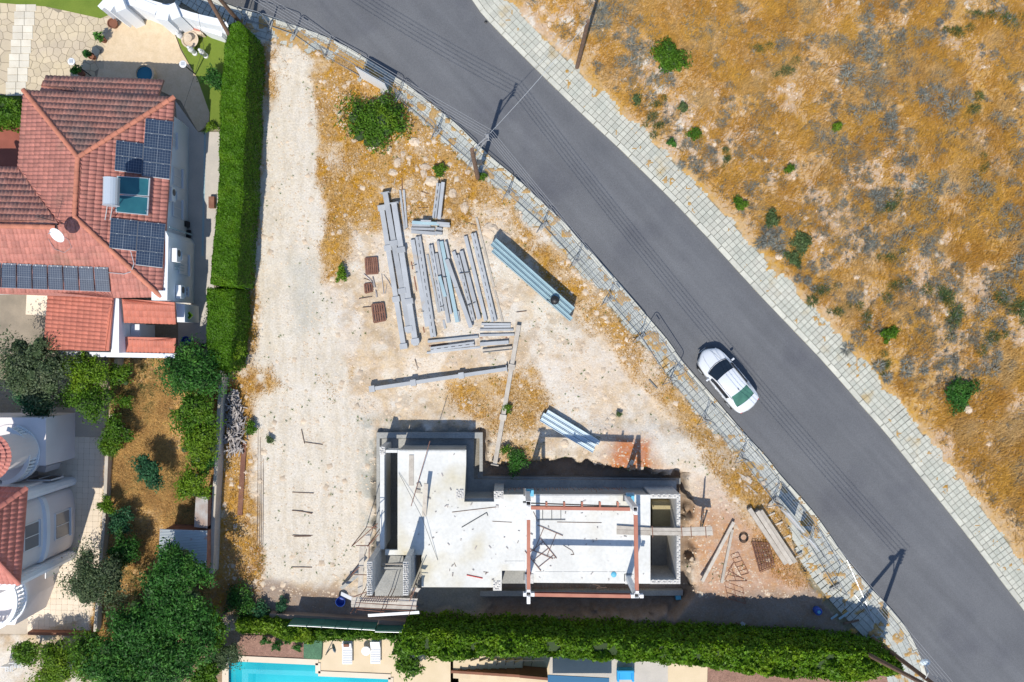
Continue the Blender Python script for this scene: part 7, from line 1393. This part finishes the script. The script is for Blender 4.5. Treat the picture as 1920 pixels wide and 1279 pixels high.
# ------------------------------------------------------------------ utility poles
def pole(base, h, r, mb): mb.tube((base.x, base.y, 0), (base.x, base.y, h), r, 10, r*.75)
pB = thing('utility_pole', 'brown wooden utility pole with bracket arm reaching over the road', 'utility pole', tuple(Gp(896, 334))); B0 = Gp(896, 334); hB = 7.6; mb = MB(); pole(B0, hB, .15, mb); mb.build('pole', M['timber'], pB)
tip = W(911, 258, 7.7); mb = MB(); c1 = Vector((B0.x, B0.y, hB-.2)); c2 = Vector((B0.x, B0.y, hB-1.5)); mb.tube(c1, tip, .035, 6); mb.tube(c2, tip+Vector((.05,-.1,-.1)), .035, 6); mb.tube(tip+Vector((-.1,-.15,-.2)), W(893, 288, 6.0), .03, 6); mb.build('bracket_arm', M['wire'], pB)
for k in range(5): MB().tube(tip+Vector((0,0,-.55+.27*k)), tip+Vector((.16,.02,-.55+.27*k)), .045, 7).build('insulator', M['wire'], pB)
MB().tube(tip+Vector((0,0,-.7)), tip+Vector((0,0,.7)), .035, 6).build('insulator_post', M['wire'], pB); MB().box((B0.x+.28, B0.y+.05, 4.3), (.32,.22,.5)).build('junction_box', M['metal_dark'], pB)
pD = thing('utility_pole', 'plain dark wooden pole standing in the dry field near the upper edge', 'utility pole', tuple(Gp(1082,126))); D0 = Gp(1082,126); mb = MB(); pole(D0, 7.4, .13, mb); mb.build('pole', M['timber'], pD)
A0 = W(452,45,0); Atop = Vector((A0.x, A0.y, 8.6)); A1 = W(462,122,0); pA = thing('utility_pole', 'brown twin-legged wooden pole rising behind the end of the cypress hedge', 'utility pole', tuple(A0)); mb = MB(); pole(A0, 8.6, .13, mb); mb.build('pole', M['timber'], pA); MB().tube(A1, Atop+Vector((0,0,-.2)), .13, 10, .10).build('stay_pole', M['timber'], pA)
Ct = W(1780,1308,8.5); C1 = W(1559,1191,0); C2 = W(1635,1196,0); pC = thing('utility_pole', 'twin-legged timber pole with a street lamp at the lower right corner', 'utility pole', tuple(C2))
MB().tube(C1, Ct, .14, 10, .11).build('stay_pole', M['timber'], pC); MB().tube(C2, Ct+Vector((.1,0,0)), .14, 10, .11).build('pole', M['timber'], pC)
for k in range(5): q = Ct.lerp(C2, .02+.035*k); MB().tube(q+Vector((.05,0,0)), q+Vector((.32,.1,0)), .05, 7).build('insulator', M['white'], pC)
lh = W(1735,1242,6.3); q = Ct.lerp(C2, .27); MB().path([q, (q+lh)/2+Vector((0,0,.3)), lh], .03).build('lamp_arm', M['metal_light'], pC); MB().lathe(lh, [(.03,-.02),(.17,-.08),(.19,.0),(.12,.09),(0,.12)], 12, Matrix.Diagonal((1.5,1,1))).build('lamp_head', M['steel_white'], pC)
# wires
def wire(a, b, sag, label, r=.014, n=26, group='overhead wires'):
    a, b = Vector(a), Vector(b); pts = [a.lerp(b, i/n) - Vector((0,0,sag*4*(i/n)*(1-i/n))) for i in range(n+1)]; o = MB().path(pts, r, 4).build('overhead_wire', M['wire']); tag(o, label, 'wire', group)
lv = ['lowest', 'second lowest', 'middle', 'second highest', 'highest']
for k in range(5):
    a = tip+Vector((.17+.05*k,.02+.05*k,-.55+.27*k)); b = Ct.lerp(C2, .155-.03*k)+Vector((.32+.07*k,.1+.07*k,.02)); wire(a, b, .75+.02*k, 'overhead wire running down the pavement to the lower right pole, %s of five' % lv[k], r=.0125)
    b = Atop+Vector((.25+.06*k,.1+.08*k,-.9+.2*k)); wire(a, b, .5, 'overhead wire running to the pole behind the cypress hedge, %s of five' % lv[k], r=.0125)
wire(tip+Vector((.05,.05,.3)), Vector((D0.x, D0.y, 7.3)), .35, 'single pale wire crossing the road to the pole in the field', .016, group=None) if False else tag(MB().path([Vector(tip).lerp(Vector((D0.x, D0.y, 7.3)), i/20)-Vector((0,0,1.4*(i/20)*(1-i/20))) for i in range(21)], .012, 4).build('overhead_wire', M['metal_light']), 'single pale wire crossing the road to the pole in the field', 'wire')
tag(MB().path([Vector(Atop)-Vector((0,0,.6)), W(382,88,4.0), W(345,200,3.9)], .01, 4).build('service_cable', M['black']), 'thin service cable from the hedge pole to the tiled house', 'cable')
# ------------------------------------------------------------------ temporary mesh fence
FP = [(461,38),(507,50),(552,66),(611,107),(678,145),(746,184),(820,249),(886,306),(953,364),(1019,424),(1080.5,491),(1141,561),(1201,632),(1255,711),(1319,785),(1388.7,857),(1450,939),(1515.6,1018),(1564.7,1101)]
P = [Gp(*p) for p in FP]
lean = {12: .45}; FT = []
for i in range(len(P)-1):
    a, b = P[i].lerp(P[i+1], .015), P[i].lerp(P[i+1], .985); d = (b-a).normalized(); n_ = Vector((d.y, -d.x, 0)); n_ = Vector((-d.y, d.x, 0)) if (Vector((-d.y, d.x, 0)).dot(Vector((1,1,0))) > 0) else n_
    ln = lean.get(i, .03); H = 2.0; upv = (n_*ln + Vector((0,0,1))).normalized()
    mid_ = FP[i]; nm_ = ['at the end of the cypress hedge','just right of the cypress hedge','where the track meets the pavement','at the top of the plot','carrying the pale site board','above the lone bush','right of the lone bush','beside the bracket pole','below the bracket pole','above the head of the big sheet stack','right of the big sheet stack','level with the end of the big sheet stack','leaning toward the road beside the car','across the pavement from the car','below the car','above the rubble boards','carrying the lower pale board','beside the slanting pale beams'][i]
    t = thing('mesh_fence', 'temporary mesh fence panel '+nm_, 'fence', tuple(a)); z0_ = Vector((0,0,.12)); A_ = a+z0_; B_ = b+z0_; r_c = .22; up_ = upv*(H-.12)
    mb = MB(); pts = [A_, A_+up_-upv*r_c, A_+up_-upv*r_c*.3+d*r_c*.3, A_+up_+d*r_c, B_+up_-d*r_c, B_+up_-upv*r_c*.3-d*r_c*.3, B_+up_-upv*r_c, B_]; mb.path(pts, .024, 6); mb.build('tube_frame', M['fence_metal'], t); MB().tube(A_, B_, .022, 5).build('bottom_rail', M['fence_metal'], t)
    mb = MB(); L_ = (b-a).length
    for k in range(1, int(L_/.16)): q_ = A_+d*(.16*k); mb.tube(q_, q_+up_, .0035, 3, cap=False)
    for k in range(1, 6): mb.tube(A_+up_*k/6, B_+up_*k/6, .0035, 3, cap=False)
    mb.build('wire_mesh', M['fence_metal'], t)['kind'] = 'stuff'
    MB().box(A_+up_-upv*.2+d*.3, (.34,.02,.10), math.atan2(d.y, d.x)).build('name_plate', M['metal_dark'], t); FT.append(t)
feet = ['%s'] 
fl = ['at the hedge end','at the second post from the hedge','at the start of the track','at the corner near the track','left of the pale site board','right of the pale site board','right of the lone bush','left of the bracket pole','right of the bracket pole','above the large rocks','at the head of the big sheet stack','at the lower end of the big sheet stack','left of the leaning panel','right of the leaning panel','just below the car','nearest the rubble boards','left of the lower pale board','beside the slanting beams','at the last post, by the hedge shadow']
for i, p in enumerate(P):
    d = (P[min(i+1, len(P)-1)]-P[max(i-1,0)]).normalized(); a_ = math.atan2(d.y, d.x)+math.pi/2; fp_ = FT[min(i, len(FT)-1)]; t = thing_part('fence_foot', fp_)
    MB().box(p+Vector((0,0,.06)), (.66,.22,.13), a_).build('block', M['conc'], t, bevel=.02); 
    for s in (-1,1): MB().tube(p+Vector((math.cos(a_)*.12*s, math.sin(a_)*.12*s, .12)), p+Vector((math.cos(a_)*.12*s, math.sin(a_)*.12*s, .17)), .03, 8).build('socket', M['black'], t)
    if 5 < i < 17: q_ = p+Vector((math.cos(a_)*.62, math.sin(a_)*.62, .06)) if Vector((math.cos(a_), math.sin(a_), 0)).dot(Vector((-1,-1,0))) > 0 else p-Vector((math.cos(a_)*.62, math.sin(a_)*.62, -.06)); MB().bar(q_, p+Vector((0,0,1.3)), .035, .035).build('brace', M['fence_metal'], fp_)
def board(i, f0, f1, z0, z1, label, mt, name='site_board'):
    a, b = P[i].lerp(P[i+1], f0), P[i].lerp(P[i+1], f1); d = (b-a).normalized(); n_ = Vector((-d.y, d.x, 0))*(-.06); a = a+n_; b = b+n_; a.z = b.z = (z0+z1)/2+.1
    t = thing(name, label, 'board', tuple(a)); MB().bar(a, b, .025, z1-z0).build('panel', M[mt], t); MB().bar(a+Vector((0,0,(z1-z0)/2+.02)), b+Vector((0,0,(z1-z0)/2+.02)), .05, .04).build('edge_strip', M['metal_light'], t)
board(4, .02, .80, .15, 2.15, 'large pale site board fixed to the upper fence, casting a dark shadow on the pavement', 'white'); board(16, .10, .55, .9, 2.1, 'pale board fixed to the lower fence, shadow falling on the road', 'white'); board(16, .70, .98, .9, 2.0, 'small pale board beside the lower pale board on the fence', 'white')
for i, (a, b, lab) in enumerate([((1588,1050),(1640,1168),'pale pole lying along the lower pavement, upper one'),((1603,1115),(1640,1165),'short white pole lying on the shaded lower pavement')]): rod([a, b], .2, .03, M['metal_light'], 'lying_pole', lab, 'pole')
# flat thin pole leaning in V-braces near the fence: small things on the road edge
tag(MB().path([W(700,1265,.6)+Vector((0,0,0)), W(1700,1262,2.2)], .012, 4).build('washing_line', M['white']), 'thin white line strung along the lower edge behind the leafy hedge', 'line') if False else None
gd = thing('road_stone', 'small dark lump lying on the road near its upper right kerb', 'stone', tuple(W(911,42,.05))); MB().lathe(W(911,42,.03), [(.09,0),(.10,.05),(0,.1)], 6).build('lump', M['black'], gd)
